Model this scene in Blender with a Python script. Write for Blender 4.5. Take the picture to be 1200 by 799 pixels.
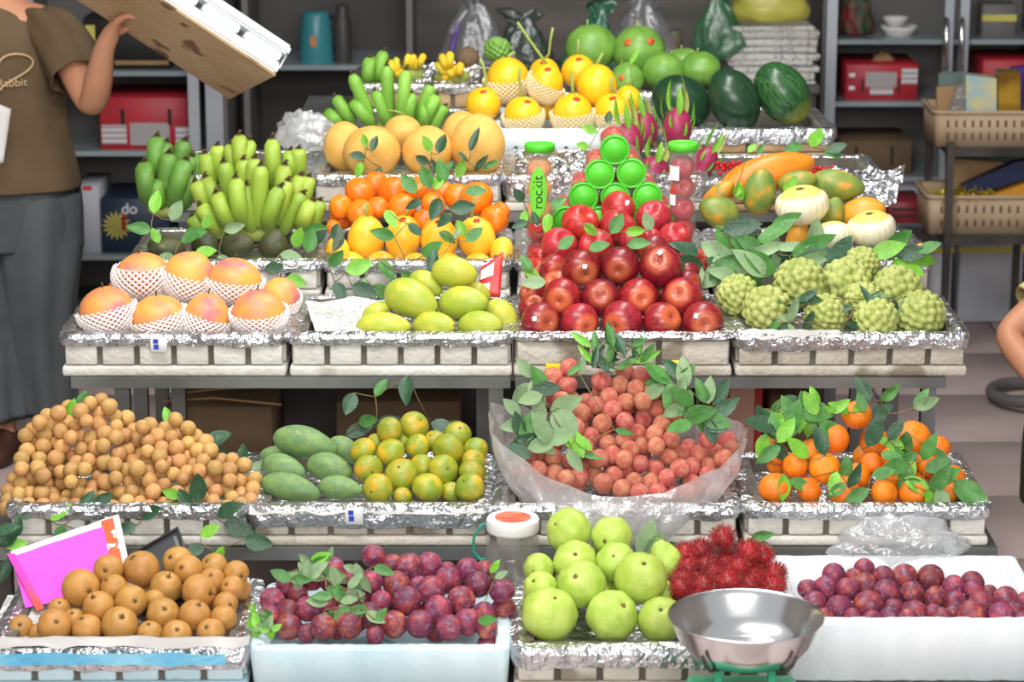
import bpy, bmesh, math, random
import numpy as np
from mathutils import Vector, Matrix, Quaternion, noise

for o in list(bpy.data.objects):
    bpy.data.objects.remove(o)
scene = bpy.context.scene
COL = scene.collection
random.seed(7)
PI = math.pi

# ---------------------------------------------------------------- camera
F, CX, CY = 3013.0, 600.0, 399.5          # focal length in pixels of the 1200x799 frame
PITCH, H = math.radians(14.0), 2.0
cam = bpy.data.cameras.new('camera')
cam.sensor_width = 36.0
cam.lens = F / 1200 * 36
cam.clip_end = 60
cam.dof.use_dof = True
cam.dof.focus_distance = 5.25
cam.dof.aperture_fstop = 5.2
camo = bpy.data.objects.new('camera', cam)
camo.location = (0, 0, H)
camo.rotation_euler = (PI / 2 - PITCH, 0, 0)
COL.objects.link(camo)
scene.camera = camo

# ---------------------------------------------------------------- light
w = bpy.data.worlds.new('world')
scene.world = w
w.use_nodes = True
bg = w.node_tree.nodes['Background']
bg.inputs[0].default_value = (0.95, 0.97, 1.0, 1)
bg.inputs[1].default_value = 0.52

def area(name, loc, target, sx, sy, power, colr):
    l = bpy.data.lights.new(name, 'AREA')
    l.shape = 'RECTANGLE'
    l.size, l.size_y, l.energy, l.color = sx, sy, power, colr
    o = bpy.data.objects.new(name, l)
    o.location = loc
    o.rotation_euler = (Vector(target) - Vector(loc)).to_track_quat('-Z', 'Y').to_euler()
    COL.objects.link(o)

area('stall_lamp_near', (-0.5, 3.9, 2.9), (0, 5.0, 0.6), 1.8, 0.5, 62, (1.0, 0.985, 0.96))
area('stall_lamp_far', (0.35, 5.7, 2.6), (0.1, 5.8, 0.7), 1.6, 0.3, 34, (1.0, 0.985, 0.96))
area('street_light', (0.5, -0.4, 2.6), (0, 5.6, 0.6), 3.2, 1.4, 185, (1.0, 0.98, 0.96))
vs = scene.view_settings
vs.view_transform = 'Standard'
vs.look = 'None'
vs.gamma = 1.0
vs.use_curve_mapping = False
vs.exposure = -0.1

# ---------------------------------------------------------------- helpers
def ray(px, py):
    a, b = (px - CX) / F, -(py - CY) / F
    return Vector((a, math.cos(PITCH) + b * math.sin(PITCH), -math.sin(PITCH) + b * math.cos(PITCH)))

def at_Y(px, py, Y):
    d = ray(px, py)
    return Vector((0, 0, H)) + d * (Y / d.y)

def at_Z(px, py, z):
    d = ray(px, py)
    return Vector((0, 0, H)) + d * ((z - H) / d.z)

def at_plane(px, py, Y0, z0, s):
    d = ray(px, py)
    t = (z0 - s * Y0 - H) / (d.z - s * d.y)
    return Vector((0, 0, H)) + d * t

def depth(p):
    return p[1] * math.cos(PITCH) + (H - p[2]) * math.sin(PITCH)

def mpp(p):
    return depth(p) / F                    # metres per pixel at that place

def S(h):
    h = h.lstrip('#')
    out = []
    for i in (0, 2, 4):
        c = int(h[i:i + 2], 16) / 255
        out.append(c / 12.92 if c <= 0.04045 else ((c + 0.055) / 1.055) ** 2.4)
    return tuple(out) + (1.0,)

# ---------------------------------------------------------------- materials
def mat(name, c1, c2=None, scale=3.0, rough=0.45, bump=0.0, bscale=20.0, metal=0.0, c3=None,
        grad=None, spec=0.5, var=0.06, ramp=(0.38, 0.62), coat=0.0, alpha=1.0, trans=0.0, sss=0.0,
        stretch=(1, 1, 1), speck=None, detail=3.0, hue=0.0):
    m = bpy.data.materials.new(name)
    m.use_nodes = True
    nt = m.node_tree
    N, L = nt.nodes, nt.links
    b = N['Principled BSDF']
    b.inputs['Roughness'].default_value = rough
    b.inputs['Metallic'].default_value = metal
    b.inputs['Specular IOR Level'].default_value = spec
    b.inputs['Coat Weight'].default_value = coat
    b.inputs['Coat Roughness'].default_value = 0.15
    b.inputs['Alpha'].default_value = alpha
    b.inputs['Transmission Weight'].default_value = trans
    if sss:
        b.inputs['Subsurface Weight'].default_value = sss
        b.inputs['Subsurface Radius'].default_value = (0.02, 0.01, 0.005)
        b.inputs['Subsurface Scale'].default_value = 0.5
    tc = N.new('ShaderNodeTexCoord')
    mp = N.new('ShaderNodeMapping')
    mp.inputs['Scale'].default_value = stretch
    L.new(tc.outputs['Object'], mp.inputs['Vector'])
    oi = N.new('ShaderNodeObjectInfo')
    add = N.new('ShaderNodeVectorMath'); add.operation = 'ADD'
    sc = N.new('ShaderNodeVectorMath'); sc.operation = 'SCALE'
    sc.inputs[0].default_value = (37, 19, 53)
    L.new(oi.outputs['Random'], sc.inputs['Scale'])
    L.new(mp.outputs['Vector'], add.inputs[0])
    L.new(sc.outputs['Vector'], add.inputs[1])
    P = add.outputs['Vector']
    colr = None
    if c2 is None:
        r = N.new('ShaderNodeRGB'); r.outputs[0].default_value = S(c1); colr = r.outputs[0]
    else:
        nz = N.new('ShaderNodeTexNoise'); nz.inputs['Scale'].default_value = scale
        nz.inputs['Detail'].default_value = detail
        L.new(P, nz.inputs['Vector'])
        cr = N.new('ShaderNodeValToRGB')
        cr.color_ramp.elements[0].position = ramp[0]; cr.color_ramp.elements[0].color = S(c1)
        cr.color_ramp.elements[1].position = ramp[1]; cr.color_ramp.elements[1].color = S(c2)
        if c3:
            e = cr.color_ramp.elements.new(min(0.98, ramp[1] + 0.14)); e.color = S(c3)
        L.new(nz.outputs['Fac'], cr.inputs['Fac']); colr = cr.outputs['Color']
    if grad:                                # (axis, lo, hi, colour): the skin's own colour towards one end
        ax, lo, hi, gc = grad
        sp = N.new('ShaderNodeSeparateXYZ'); L.new(tc.outputs['Object'], sp.inputs[0])
        mr = N.new('ShaderNodeMapRange')
        mr.inputs['From Min'].default_value = lo; mr.inputs['From Max'].default_value = hi
        L.new(sp.outputs['XYZ'.index(ax)], mr.inputs['Value'])
        mx = N.new('ShaderNodeMix'); mx.data_type = 'RGBA'
        L.new(mr.outputs['Result'], mx.inputs['Factor'])
        L.new(colr, mx.inputs['A']); mx.inputs['B'].default_value = S(gc)
        colr = mx.outputs['Result']
    if speck:                               # (scale, threshold, colour)
        n2 = N.new('ShaderNodeTexNoise'); n2.inputs['Scale'].default_value = speck[0]
        n2.inputs['Detail'].default_value = 2
        L.new(P, n2.inputs['Vector'])
        mr2 = N.new('ShaderNodeMapRange')
        mr2.inputs['From Min'].default_value = speck[1]; mr2.inputs['From Max'].default_value = speck[1] + 0.05
        L.new(n2.outputs['Fac'], mr2.inputs['Value'])
        mx2 = N.new('ShaderNodeMix'); mx2.data_type = 'RGBA'
        L.new(mr2.outputs['Result'], mx2.inputs['Factor'])
        L.new(colr, mx2.inputs['A']); mx2.inputs['B'].default_value = S(speck[2])
        colr = mx2.outputs['Result']
    if var:
        hs = N.new('ShaderNodeHueSaturation')
        mv = N.new('ShaderNodeMapRange')
        mv.inputs['To Min'].default_value = 1 - var; mv.inputs['To Max'].default_value = 1 + var
        L.new(oi.outputs['Random'], mv.inputs['Value'])
        L.new(mv.outputs['Result'], hs.inputs['Value'])
        if hue:
            mh = N.new('ShaderNodeMapRange')
            mh.inputs['To Min'].default_value = 0.5 - hue; mh.inputs['To Max'].default_value = 0.5 + hue
            fr = N.new('ShaderNodeMath'); fr.operation = 'FRACT'
            mu = N.new('ShaderNodeMath'); mu.operation = 'MULTIPLY'; mu.inputs[1].default_value = 13.7
            L.new(oi.outputs['Random'], mu.inputs[0]); L.new(mu.outputs[0], fr.inputs[0])
            L.new(fr.outputs[0], mh.inputs['Value']); L.new(mh.outputs['Result'], hs.inputs['Hue'])
        L.new(colr, hs.inputs['Color']); colr = hs.outputs['Color']
    L.new(colr, b.inputs['Base Color'])
    if bump:
        n3 = N.new('ShaderNodeTexNoise'); n3.inputs['Scale'].default_value = bscale
        n3.inputs['Detail'].default_value = 4
        L.new(P, n3.inputs['Vector'])
        bp = N.new('ShaderNodeBump'); bp.inputs['Strength'].default_value = bump
        bp.inputs['Distance'].default_value = 0.02
        L.new(n3.outputs['Fac'], bp.inputs['Height']); L.new(bp.outputs['Normal'], b.inputs['Normal'])
    return m

def stripes(name, ca, cb, axis, freq, width, rough=0.5, base_noise=0.0):
    m = mat(name, ca, rough=rough, var=0)
    nt = m.node_tree; N, L = nt.nodes, nt.links
    b = N['Principled BSDF']
    tc = N.new('ShaderNodeTexCoord'); sp = N.new('ShaderNodeSeparateXYZ')
    L.new(tc.outputs['Object'], sp.inputs[0])
    mu = N.new('ShaderNodeMath'); mu.operation = 'MULTIPLY'; mu.inputs[1].default_value = freq
    L.new(sp.outputs['XYZ'.index(axis)], mu.inputs[0])
    fr = N.new('ShaderNodeMath'); fr.operation = 'FRACT'; L.new(mu.outputs[0], fr.inputs[0])
    lt = N.new('ShaderNodeMath'); lt.operation = 'LESS_THAN'; lt.inputs[1].default_value = width
    L.new(fr.outputs[0], lt.inputs[0])
    mx = N.new('ShaderNodeMix'); mx.data_type = 'RGBA'
    mx.inputs['A'].default_value = S(ca); mx.inputs['B'].default_value = S(cb)
    L.new(lt.outputs[0], mx.inputs['Factor']); L.new(mx.outputs['Result'], b.inputs['Base Color'])
    return m

def newspaper(name):
    m = mat(name, '#d9d7d2', '#c4c1bb', scale=6, rough=0.8, var=0)
    nt = m.node_tree; N, L = nt.nodes, nt.links
    b = N['Principled BSDF']; src = b.inputs['Base Color'].links[0].from_socket
    tc = N.new('ShaderNodeTexCoord')
    mp = N.new('ShaderNodeMapping'); mp.inputs['Scale'].default_value = (90, 260, 90)
    L.new(tc.outputs['Object'], mp.inputs['Vector'])
    nz = N.new('ShaderNodeTexNoise'); nz.inputs['Scale'].default_value = 1.0
    L.new(mp.outputs['Vector'], nz.inputs['Vector'])
    gt = N.new('ShaderNodeMapRange'); gt.inputs['From Min'].default_value = 0.56; gt.inputs['From Max'].default_value = 0.6
    gt.inputs['To Max'].default_value = 0.6
    L.new(nz.outputs['Fac'], gt.inputs['Value'])
    mx = N.new('ShaderNodeMix'); mx.data_type = 'RGBA'; mx.inputs['B'].default_value = S('#4a4d5c')
    L.new(gt.outputs['Result'], mx.inputs['Factor']); L.new(src, mx.inputs['A'])
    L.new(mx.outputs['Result'], b.inputs['Base Color'])
    return m

def film(name, tint, op=0.35, rough=0.25, bump=0.6):
    """thin translucent plastic film"""
    m = bpy.data.materials.new(name); m.use_nodes = True
    nt = m.node_tree; N, L = nt.nodes, nt.links
    N.remove(N['Principled BSDF'])
    out = N['Material Output']
    tr = N.new('ShaderNodeBsdfTransparent')
    df = N.new('ShaderNodeBsdfDiffuse'); df.inputs[0].default_value = S(tint)
    tl = N.new('ShaderNodeBsdfTranslucent'); tl.inputs[0].default_value = S(tint)
    gl = N.new('ShaderNodeBsdfGlossy'); gl.inputs['Roughness'].default_value = rough
    gl.inputs[0].default_value = (0.9, 0.9, 0.9, 1)
    m1 = N.new('ShaderNodeMixShader'); m1.inputs[0].default_value = 0.45
    L.new(df.outputs[0], m1.inputs[1]); L.new(tl.outputs[0], m1.inputs[2])
    m2 = N.new('ShaderNodeMixShader'); m2.inputs[0].default_value = 0.22
    L.new(m1.outputs[0], m2.inputs[1]); L.new(gl.outputs[0], m2.inputs[2])
    m3 = N.new('ShaderNodeMixShader')
    tc = N.new('ShaderNodeTexCoord')
    nz = N.new('ShaderNodeTexNoise'); nz.inputs['Scale'].default_value = 14; nz.inputs['Detail'].default_value = 4
    L.new(tc.outputs['Object'], nz.inputs['Vector'])
    mr = N.new('ShaderNodeMapRange')
    mr.inputs['From Min'].default_value = 0.3; mr.inputs['From Max'].default_value = 0.7
    mr.inputs['To Min'].default_value = max(0, op - 0.15); mr.inputs['To Max'].default_value = min(1, op + 0.15)
    L.new(nz.outputs['Fac'], mr.inputs['Value']); L.new(mr.outputs['Result'], m3.inputs[0])
    L.new(tr.outputs[0], m3.inputs[1]); L.new(m2.outputs[0], m3.inputs[2])
    n3 = N.new('ShaderNodeTexNoise'); n3.inputs['Scale'].default_value = 40; n3.inputs['Detail'].default_value = 3
    L.new(tc.outputs['Object'], n3.inputs['Vector'])
    bp = N.new('ShaderNodeBump'); bp.inputs['Strength'].default_value = bump; bp.inputs['Distance'].default_value = 0.01
    L.new(n3.outputs['Fac'], bp.inputs['Height'])
    for s in (df, gl, tl):
        L.new(bp.outputs['Normal'], s.inputs['Normal'])
    L.new(m3.outputs[0], out.inputs['Surface'])
    return m

M = {}
M['foil'] = mat('foil', '#e4e6e8', '#c9cbce', scale=30, rough=0.24, metal=0.95, bump=0.8, bscale=38, var=0)
M['foil_dull'] = mat('foil_dull', '#d9d8d4', '#a8a6a0', scale=14, rough=0.25, metal=0.9, bump=0.8, bscale=38, var=0)
M['foam'] = mat('foam', '#dedbd3', '#cfcabf', scale=8, rough=0.75, bump=0.25, bscale=90, var=0.03, speck=(5, 0.66, '#a89f90'))
M['foam_old'] = mat('foam_old', '#cfc9bd', '#b9af9e', scale=9, rough=0.8, bump=0.3, bscale=90, var=0.05, speck=(6, 0.6, '#8f8472'))
M['foam_white'] = mat('foam_white', '#e9edee', '#dfe5e8', scale=5, rough=0.75, bump=0.06, bscale=90, var=0, speck=(7, 0.70, '#c5ccd0'))
M['foam_blue'] = mat('foam_blue', '#cfe2e6', '#b6d2da', scale=5, rough=0.7, bump=0.08, bscale=90, var=0.02, speck=(8, 0.66, '#8a8f88'))
M['gap'] = mat('gap', '#6e675c', '#554f46', scale=9, rough=0.9, var=0)
M['tape_blue'] = mat('tape_blue', '#5fb2d6', '#8fd0e6', scale=8, rough=0.25, var=0)
M['brown_foam'] = mat('brown_foam', '#c9ad84', '#b0906a', scale=5, rough=0.75, bump=0.3, bscale=60, var=0, speck=(9, 0.62, '#8a6c4e'))
M['wood_crate'] = mat('wood_crate', '#c9b196', '#a89078', scale=6, rough=0.7, bump=0.4, bscale=40, var=0.03)
M['steel'] = mat('steel', '#8b8d8a', '#6f716e', scale=4, rough=0.45, metal=0.7, var=0)
M['steel_dark'] = mat('steel_dark', '#55504b', '#3c3835', scale=5, rough=0.5, metal=0.5, var=0)
M['inox'] = mat('inox', '#f2f2f2', '#e6e6e6', scale=2, rough=0.2, metal=1.0, var=0, bump=0.03, bscale=8)
M['alu'] = mat('alu', '#b9bfc6', '#a8afb8', scale=2, rough=0.4, metal=0.4, var=0)
M['green_paint'] = mat('green_paint', '#3fb488', '#2f9e76', scale=6, rough=0.4, var=0)
M['newspaper'] = newspaper('newspaper')
M['white_paper'] = mat('white_paper', '#eae9e6', '#dcdad6', scale=4, rough=0.8, var=0)
M['pink_paper'] = mat('pink_paper', '#ff5fe6', '#f552dc', scale=3, rough=0.7, var=0)
M['orange_print'] = mat('orange_print', '#ea5f35', '#f0e6de', scale=60, rough=0.7, var=0, ramp=(0.58, 0.62))
M['dark_plastic'] = mat('dark_plastic', '#3a3b3d', '#2c2d2f', scale=3, rough=0.35, var=0)
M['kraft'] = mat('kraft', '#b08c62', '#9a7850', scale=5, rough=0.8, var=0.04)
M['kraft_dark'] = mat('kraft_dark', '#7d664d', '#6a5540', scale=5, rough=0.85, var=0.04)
M['black'] = mat('black', '#1c1b1a', rough=0.6, var=0)
M['leaf_a'] = mat('leaf_a', '#7fbf38', '#6cae30', scale=3, rough=0.42, var=0.14, bump=0.15, bscale=12)
M['leaf_b'] = mat('leaf_b', '#4f8a3a', '#3f7632', scale=3, rough=0.42, var=0.16, bump=0.15, bscale=12)
M['leaf_c'] = mat('leaf_c', '#355c3e', '#2a4e32', scale=3, rough=0.38, var=0.16, bump=0.15, bscale=12)
M['leaf_d'] = mat('leaf_d', '#87a273', '#78956a', scale=3, rough=0.55, var=0.12, bump=0.15, bscale=12)
M['twig'] = mat('twig', '#8a7448', '#6b5a35', scale=9, rough=0.7, var=0.1)
M['stalk'] = mat('stalk', '#a8b45a', '#8f9e48', scale=9, rough=0.6, var=0.08)
M['stalk_dark'] = mat('stalk_dark', '#5b4a2e', '#45371f', scale=9, rough=0.8, var=0.1)
M['sticker_red'] = mat('sticker_red', '#c8201c', '#e84a3a', scale=9, rough=0.4, var=0)
M['sticker_white'] = mat('sticker_white', '#e8ecee', '#8fb0b4', scale=14, rough=0.4, var=0, ramp=(0.55, 0.6))
M['sticker_orange'] = mat('sticker_orange', '#f08a3a', '#e03a2a', scale=6, rough=0.4, var=0)
M['net'] = mat('net', '#f3e9e4', rough=0.8, var=0.02)
M['net_cream'] = mat('net_cream', '#ecdcb0', rough=0.8, var=0.02)

# ---------------------------------------------------------------- geometry helpers
def mesh(name, v, f, smooth=True):
    me = bpy.data.meshes.new(name)
    me.from_pydata([tuple(p) for p in v], [], f)
    me.validate()
    if smooth:
        me.polygons.foreach_set('use_smooth', [True] * len(me.polygons))
    me.update()
    return me

def obj(name, me, m=None, parent=None, loc=(0, 0, 0), rot=None, scale=None):
    o = bpy.data.objects.new(name, me)
    COL.objects.link(o)
    if m is not None and me is not None:
        mm = M[m] if isinstance(m, str) else m
        if len(me.materials) == 0:
            me.materials.append(mm)
        elif me.materials[0] != mm:
            o.material_slots[0].link = 'OBJECT'
            o.material_slots[0].material = mm
    o.location = loc
    if rot is not None:
        if isinstance(rot, Quaternion):
            o.rotation_mode = 'QUATERNION'; o.rotation_quaternion = rot
        else:
            o.rotation_euler = rot
    if scale is not None:
        o.scale = (scale,) * 3 if isinstance(scale, (int, float)) else scale
    if parent is not None:
        o.parent = parent
    return o

def T(o, label, cat, group=None):
    o['label'] = label; o['category'] = cat
    if group:
        o['group'] = group
    return o

def thing(name, label, cat, loc=(0, 0, 0), rz=0.0, group=None):
    o = bpy.data.objects.new(name, None)
    COL.objects.link(o)
    o.empty_display_size = 0.02
    o.location = loc; o.rotation_euler = (0, 0, rz)
    return T(o, label, cat, group)

def struct(o):
    o['kind'] = 'structure'
    return o

def grid(nu, nv, fn, wrap=True):
    v = [fn(i / nu, j / nv) for i in range(nu + 1) for j in range(nv if wrap else nv + 1)]
    k = nv if wrap else nv + 1
    f = []
    for i in range(nu):
        for j in range(nv):
            a, b = i * k + j, i * k + (j + 1) % k
            f.append((a, b, b + k, a + k))
    return v, f

def ball(fn, nu=14, nv=20):
    """closed surface: fn(theta 0..pi from +Z, phi) -> point"""
    v = [fn(0.0, 0.0)]
    for i in range(1, nu):
        for j in range(nv):
            v.append(fn(PI * i / nu, 2 * PI * j / nv))
    v.append(fn(PI, 0.0))
    f = [(0, 1 + j, 1 + (j + 1) % nv) for j in range(nv)]
    for i in range(nu - 2):
        for j in range(nv):
            a, b = 1 + i * nv + j, 1 + i * nv + (j + 1) % nv
            f.append((a, a + nv, b + nv, b))
    last = len(v) - 1
    base = 1 + (nu - 2) * nv
    f += [(base + j, last, base + (j + 1) % nv) for j in range(nv)]
    return v, f

def tube(pts, rad, n=8, cap=True):
    pts = [Vector(p) for p in pts]
    if isinstance(rad, (int, float)):
        rad = [rad] * len(pts)
    v, f = [], []
    up = Vector((0.13, 0.21, 0.97))
    for i, p in enumerate(pts):
        t = (pts[min(i + 1, len(pts) - 1)] - pts[max(i - 1, 0)]).normalized()
        if abs(t.dot(up)) > 0.98:
            up = Vector((0.9, 0.3, 0.1))
        a = t.cross(up).normalized(); b = t.cross(a)
        up = (up - t * up.dot(t)).normalized()
        for k in range(n):
            an = 2 * PI * k / n
            v.append(p + (a * math.cos(an) + b * math.sin(an)) * rad[i])
    for i in range(len(pts) - 1):
        for k in range(n):
            f.append((i * n + k, i * n + (k + 1) % n, (i + 1) * n + (k + 1) % n, (i + 1) * n + k))
    if cap:
        f.append(tuple(range(n - 1, -1, -1)))
        f.append(tuple((len(pts) - 1) * n + k for k in range(n)))
    return v, f

class MB:
    def __init__(s):
        s.v, s.f = [], []
    def add(s, vf, mtx=None):
        k = len(s.v)
        s.v += [(mtx @ Vector(p)) if mtx else Vector(p) for p in vf[0]]
        s.f += [tuple(i + k for i in q) for q in vf[1]]
        return s
    def box(s, c, d, mtx=None):
        x, y, z = d[0] / 2, d[1] / 2, d[2] / 2
        v = [(c[0] + a * x, c[1] + b * y, c[2] + e * z) for a in (-1, 1) for b in (-1, 1) for e in (-1, 1)]
        f = [(0, 1, 3, 2), (4, 6, 7, 5), (0, 4, 5, 1), (2, 3, 7, 6), (0, 2, 6, 4), (1, 5, 7, 3)]
        return s.add((v, f), mtx)
    def mesh(s, name, smooth=False):
        return mesh(name, s.v, s.f, smooth)
    def build(s, name, m, parent=None, smooth=False, **k):
        return obj(name, s.mesh(name, smooth), m, parent, **k)

def rbox(name, d, bev=0.004, seg=2, jit=0.0):
    bm = bmesh.new()
    bmesh.ops.create_cube(bm, size=1.0)
    for v in bm.verts:
        v.co = Vector((v.co.x * d[0], v.co.y * d[1], v.co.z * d[2]))
    bmesh.ops.bevel(bm, geom=list(bm.edges), offset=min(bev, min(d) * 0.45), segments=seg, affect='EDGES', profile=0.5)
    if jit:
        for v in bm.verts:
            v.co += Vector((random.uniform(-jit, jit) for _ in range(3)))
    me = bpy.data.meshes.new(name)
    bm.to_mesh(me); bm.free()
    me.polygons.foreach_set('use_smooth', [True] * len(me.polygons))
    return me

def rr_loop(W, D, r, n=6, seg=1):
    """rounded rectangle, counter-clockwise; list of (point, outward normal)"""
    out = []
    r = min(r, W * 0.49, D * 0.49)
    for (sx, sy, a0) in ((1, -1, -PI / 2), (1, 1, 0), (-1, 1, PI / 2), (-1, -1, PI)):
        c = Vector((sx * (W / 2 - r), sy * (D / 2 - r)))
        for k in range(n + 1):
            a = a0 + PI / 2 * k / n
            nn = Vector((math.cos(a), math.sin(a)))
            out.append((c + nn * r, nn))
    if seg > 1:                              # subdivide the straight runs
        res = []
        for i, (p, q) in enumerate(out):
            res.append((p, q))
            p2, q2 = out[(i + 1) % len(out)]
            L = (p2 - p).length
            k = int(L / seg_len) if L > seg_len * 1.5 else 0
            for j in range(1, k):
                t = j / k
                res.append((p.lerp(p2, t), q.lerp(q2, t).normalized()))
        out = res
    return out
seg_len = 0.012

def loft(W, D, r, sec, n=5, cap0=True, cap1=True, fine=False, jit=0.0, taper=0.0):
    """sections (outward offset, z) swept round a rounded rectangle"""
    lp = rr_loop(W, D, r, n, 2 if fine else 1)
    m = len(lp); v, f = [], []
    for (o, z) in sec:
        for (p, q) in lp:
            j = Vector((random.uniform(-jit, jit), random.uniform(-jit, jit), random.uniform(-jit, jit))) if jit else Vector((0, 0, 0))
            v.append(Vector((p.x + q.x * o, p.y + q.y * o, z)) + j)
    for i in range(len(sec) - 1):
        for k in range(m):
            a, b = i * m + k, i * m + (k + 1) % m
            f.append((a, b, b + m, a + m))
    if cap0:
        f.append(tuple(range(m - 1, -1, -1)))
    if cap1:
        f.append(tuple((len(sec) - 1) * m + k for k in range(m)))
    return v, f

def qz(d, roll=0.0):
    """rotation taking +Z to d"""
    d = Vector(d).normalized()
    return Vector((0, 0, 1)).rotation_difference(d) @ Quaternion((0, 0, 1), roll)

def qx(d, roll=0.0):
    d = Vector(d).normalized()
    return Vector((1, 0, 0)).rotation_difference(d) @ Quaternion((1, 0, 0), roll)

def rq(rng=random):
    return qz((rng.gauss(0, 1), rng.gauss(0, 1), rng.gauss(0, 1)), rng.uniform(0, 6.28))

TOCAM = Vector((0, -math.cos(PITCH), math.sin(PITCH)))
UPV = Vector((0, math.sin(PITCH), math.cos(PITCH)))
def img_dir(ang, out=0.0):
    """direction with image angle (deg, counter-clockwise from right), leaning 'out' towards the camera"""
    a = math.radians(ang)
    return (Vector((1, 0, 0)) * math.cos(a) + UPV * math.sin(a) + TOCAM * out).normalized()

def text_mesh(txt, size, extr=0.0004):
    cu = bpy.data.curves.new('text', 'FONT')
    cu.body = txt; cu.size = size; cu.extrude = extr
    cu.align_x = 'CENTER'; cu.align_y = 'CENTER'
    o = bpy.data.objects.new('text', cu)
    COL.objects.link(o)
    bpy.context.view_layer.update()
    dg = bpy.context.evaluated_depsgraph_get()
    me = bpy.data.meshes.new_from_object(o.evaluated_get(dg))
    bpy.data.objects.remove(o)
    me.materials.clear()
    return me

# ---------------------------------------------------------------- heaps
def relax(P, R, floor=None, it=140, back=0.012, ov=0.975, ymin=None):
    P = np.array(P, float); R = np.array(R, float)
    n = len(P); P0 = P.copy()
    Vd = P - np.array([0, 0, H]); Vd /= np.linalg.norm(Vd, axis=1)[:, None]
    for _ in range(it):
        D = P[:, None, :] - P[None, :, :]
        d = np.linalg.norm(D, axis=2) + np.eye(n)
        O = ov * (R[:, None] + R[None, :]) - d
        np.fill_diagonal(O, 0)
        O[O < 0] = 0
        dv = np.einsum('ijk,ik->ij', D, Vd)
        sg = np.sign(dv + 1e-9 * (np.arange(n)[:, None] - np.arange(n)[None, :]))
        tv = (O * np.where(sg > 0, 1.5, -0.4)).sum(1)      # the hidden one gives way
        nl = (O / d)[:, :, None] * D
        P = P + 0.30 * tv[:, None] * Vd + 0.045 * nl.sum(1)
        P += back * (P0 - P)
        if floor is not None:
            P[:, 2] = np.maximum(P[:, 2], floor + R * 0.9)
        if ymin is not None:
            P[:, 1] = np.maximum(P[:, 1], ymin + R * 0.9)
    return [Vector(p) for p in P], list(R)

def heap(items, Y0, z0, s, floor, ov=0.975, fill=1, jit=0.0, Yback=None, it=200, k=1.06, ymin=None):
    P, R = [], []
    rm_ = float(np.median([q[2] for q in items]))
    for (px, py, r) in items:
        p = at_plane(px, py, Y0, z0, s)
        # fruit that shows small is tucked in behind its neighbours
        p = p + (p - Vector((0, 0, H))).normalized() * (random.uniform(-jit, jit) + 3.2 * max(0.0, rm_ * .9 - r) * mpp(p))
        P.append(p); R.append(r * k * mpp(p))
    P, R = relax(P, R, floor, it=it, ov=ov, ymin=ymin)
    nrm = Vector((0, s, -1)).normalized()
    ex = []
    allp = [(p, r) for p, r in zip(P, R)]
    for lay in range(fill):
        for p, r in zip(P, R):
            q = p + nrm * (1.9 * r * (lay + 1)) + Vector((random.uniform(-.2, .2), 0, random.uniform(-.1, .1))) * r
            rr = r * 0.97
            if q.z - rr < floor - 0.002 or (Yback and q.y + rr > Yback):
                continue
            if all((q - a).length > 0.96 * (rr + b) for a, b in allp):
                allp.append((q, rr)); ex.append((q, rr))
    return list(zip(P, R)), ex

# ---------------------------------------------------------------- leaves
def leaf_mesh(wid=0.42, droop=0.25, fold=0.16, tip=1.0, wave=0.0):
    nu, nv = 7, 4
    v, f = [], []
    for i in range(nu + 1):
        t = i / nu
        hw = wid * 0.5 * (math.sin(PI * t ** (0.82 * tip)) ** 0.8 if 0 < t < 1 else 0.015)
        for j in range(nv + 1):
            q = (j / nv - 0.5) * 2
            v.append((t, q * hw, fold * abs(q) * hw * 1.2 - droop * t * t * 0.5 + 0.02 + wave * math.sin(9 * t + 2 * q)))
    for i in range(nu):
        for j in range(nv):
            a = i * (nv + 1) + j
            f.append((a, a + 1, a + nv + 2, a + nv + 1))
    return mesh('leaf', v, f)

LEAF = {'oval': [leaf_mesh(0.56, 0.15, 0.15), leaf_mesh(0.52, 0.35, 0.3, wave=0.01), leaf_mesh(0.6, -0.1, 0.2)],
        'long': [leaf_mesh(0.32, 0.3, 0.3), leaf_mesh(0.34, 0.1, 0.15, wave=0.015), leaf_mesh(0.3, 0.5, 0.4)],
        'wide': [leaf_mesh(0.5, 0.2, 0.2, wave=0.01), leaf_mesh(0.46, 0.4, 0.25, wave=0.02), leaf_mesh(0.52, 0.0, 0.1)]}
SH = {'a': 'leaf_a', 'b': 'leaf_b', 'c': 'leaf_c', 'd': 'leaf_d'}

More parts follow.
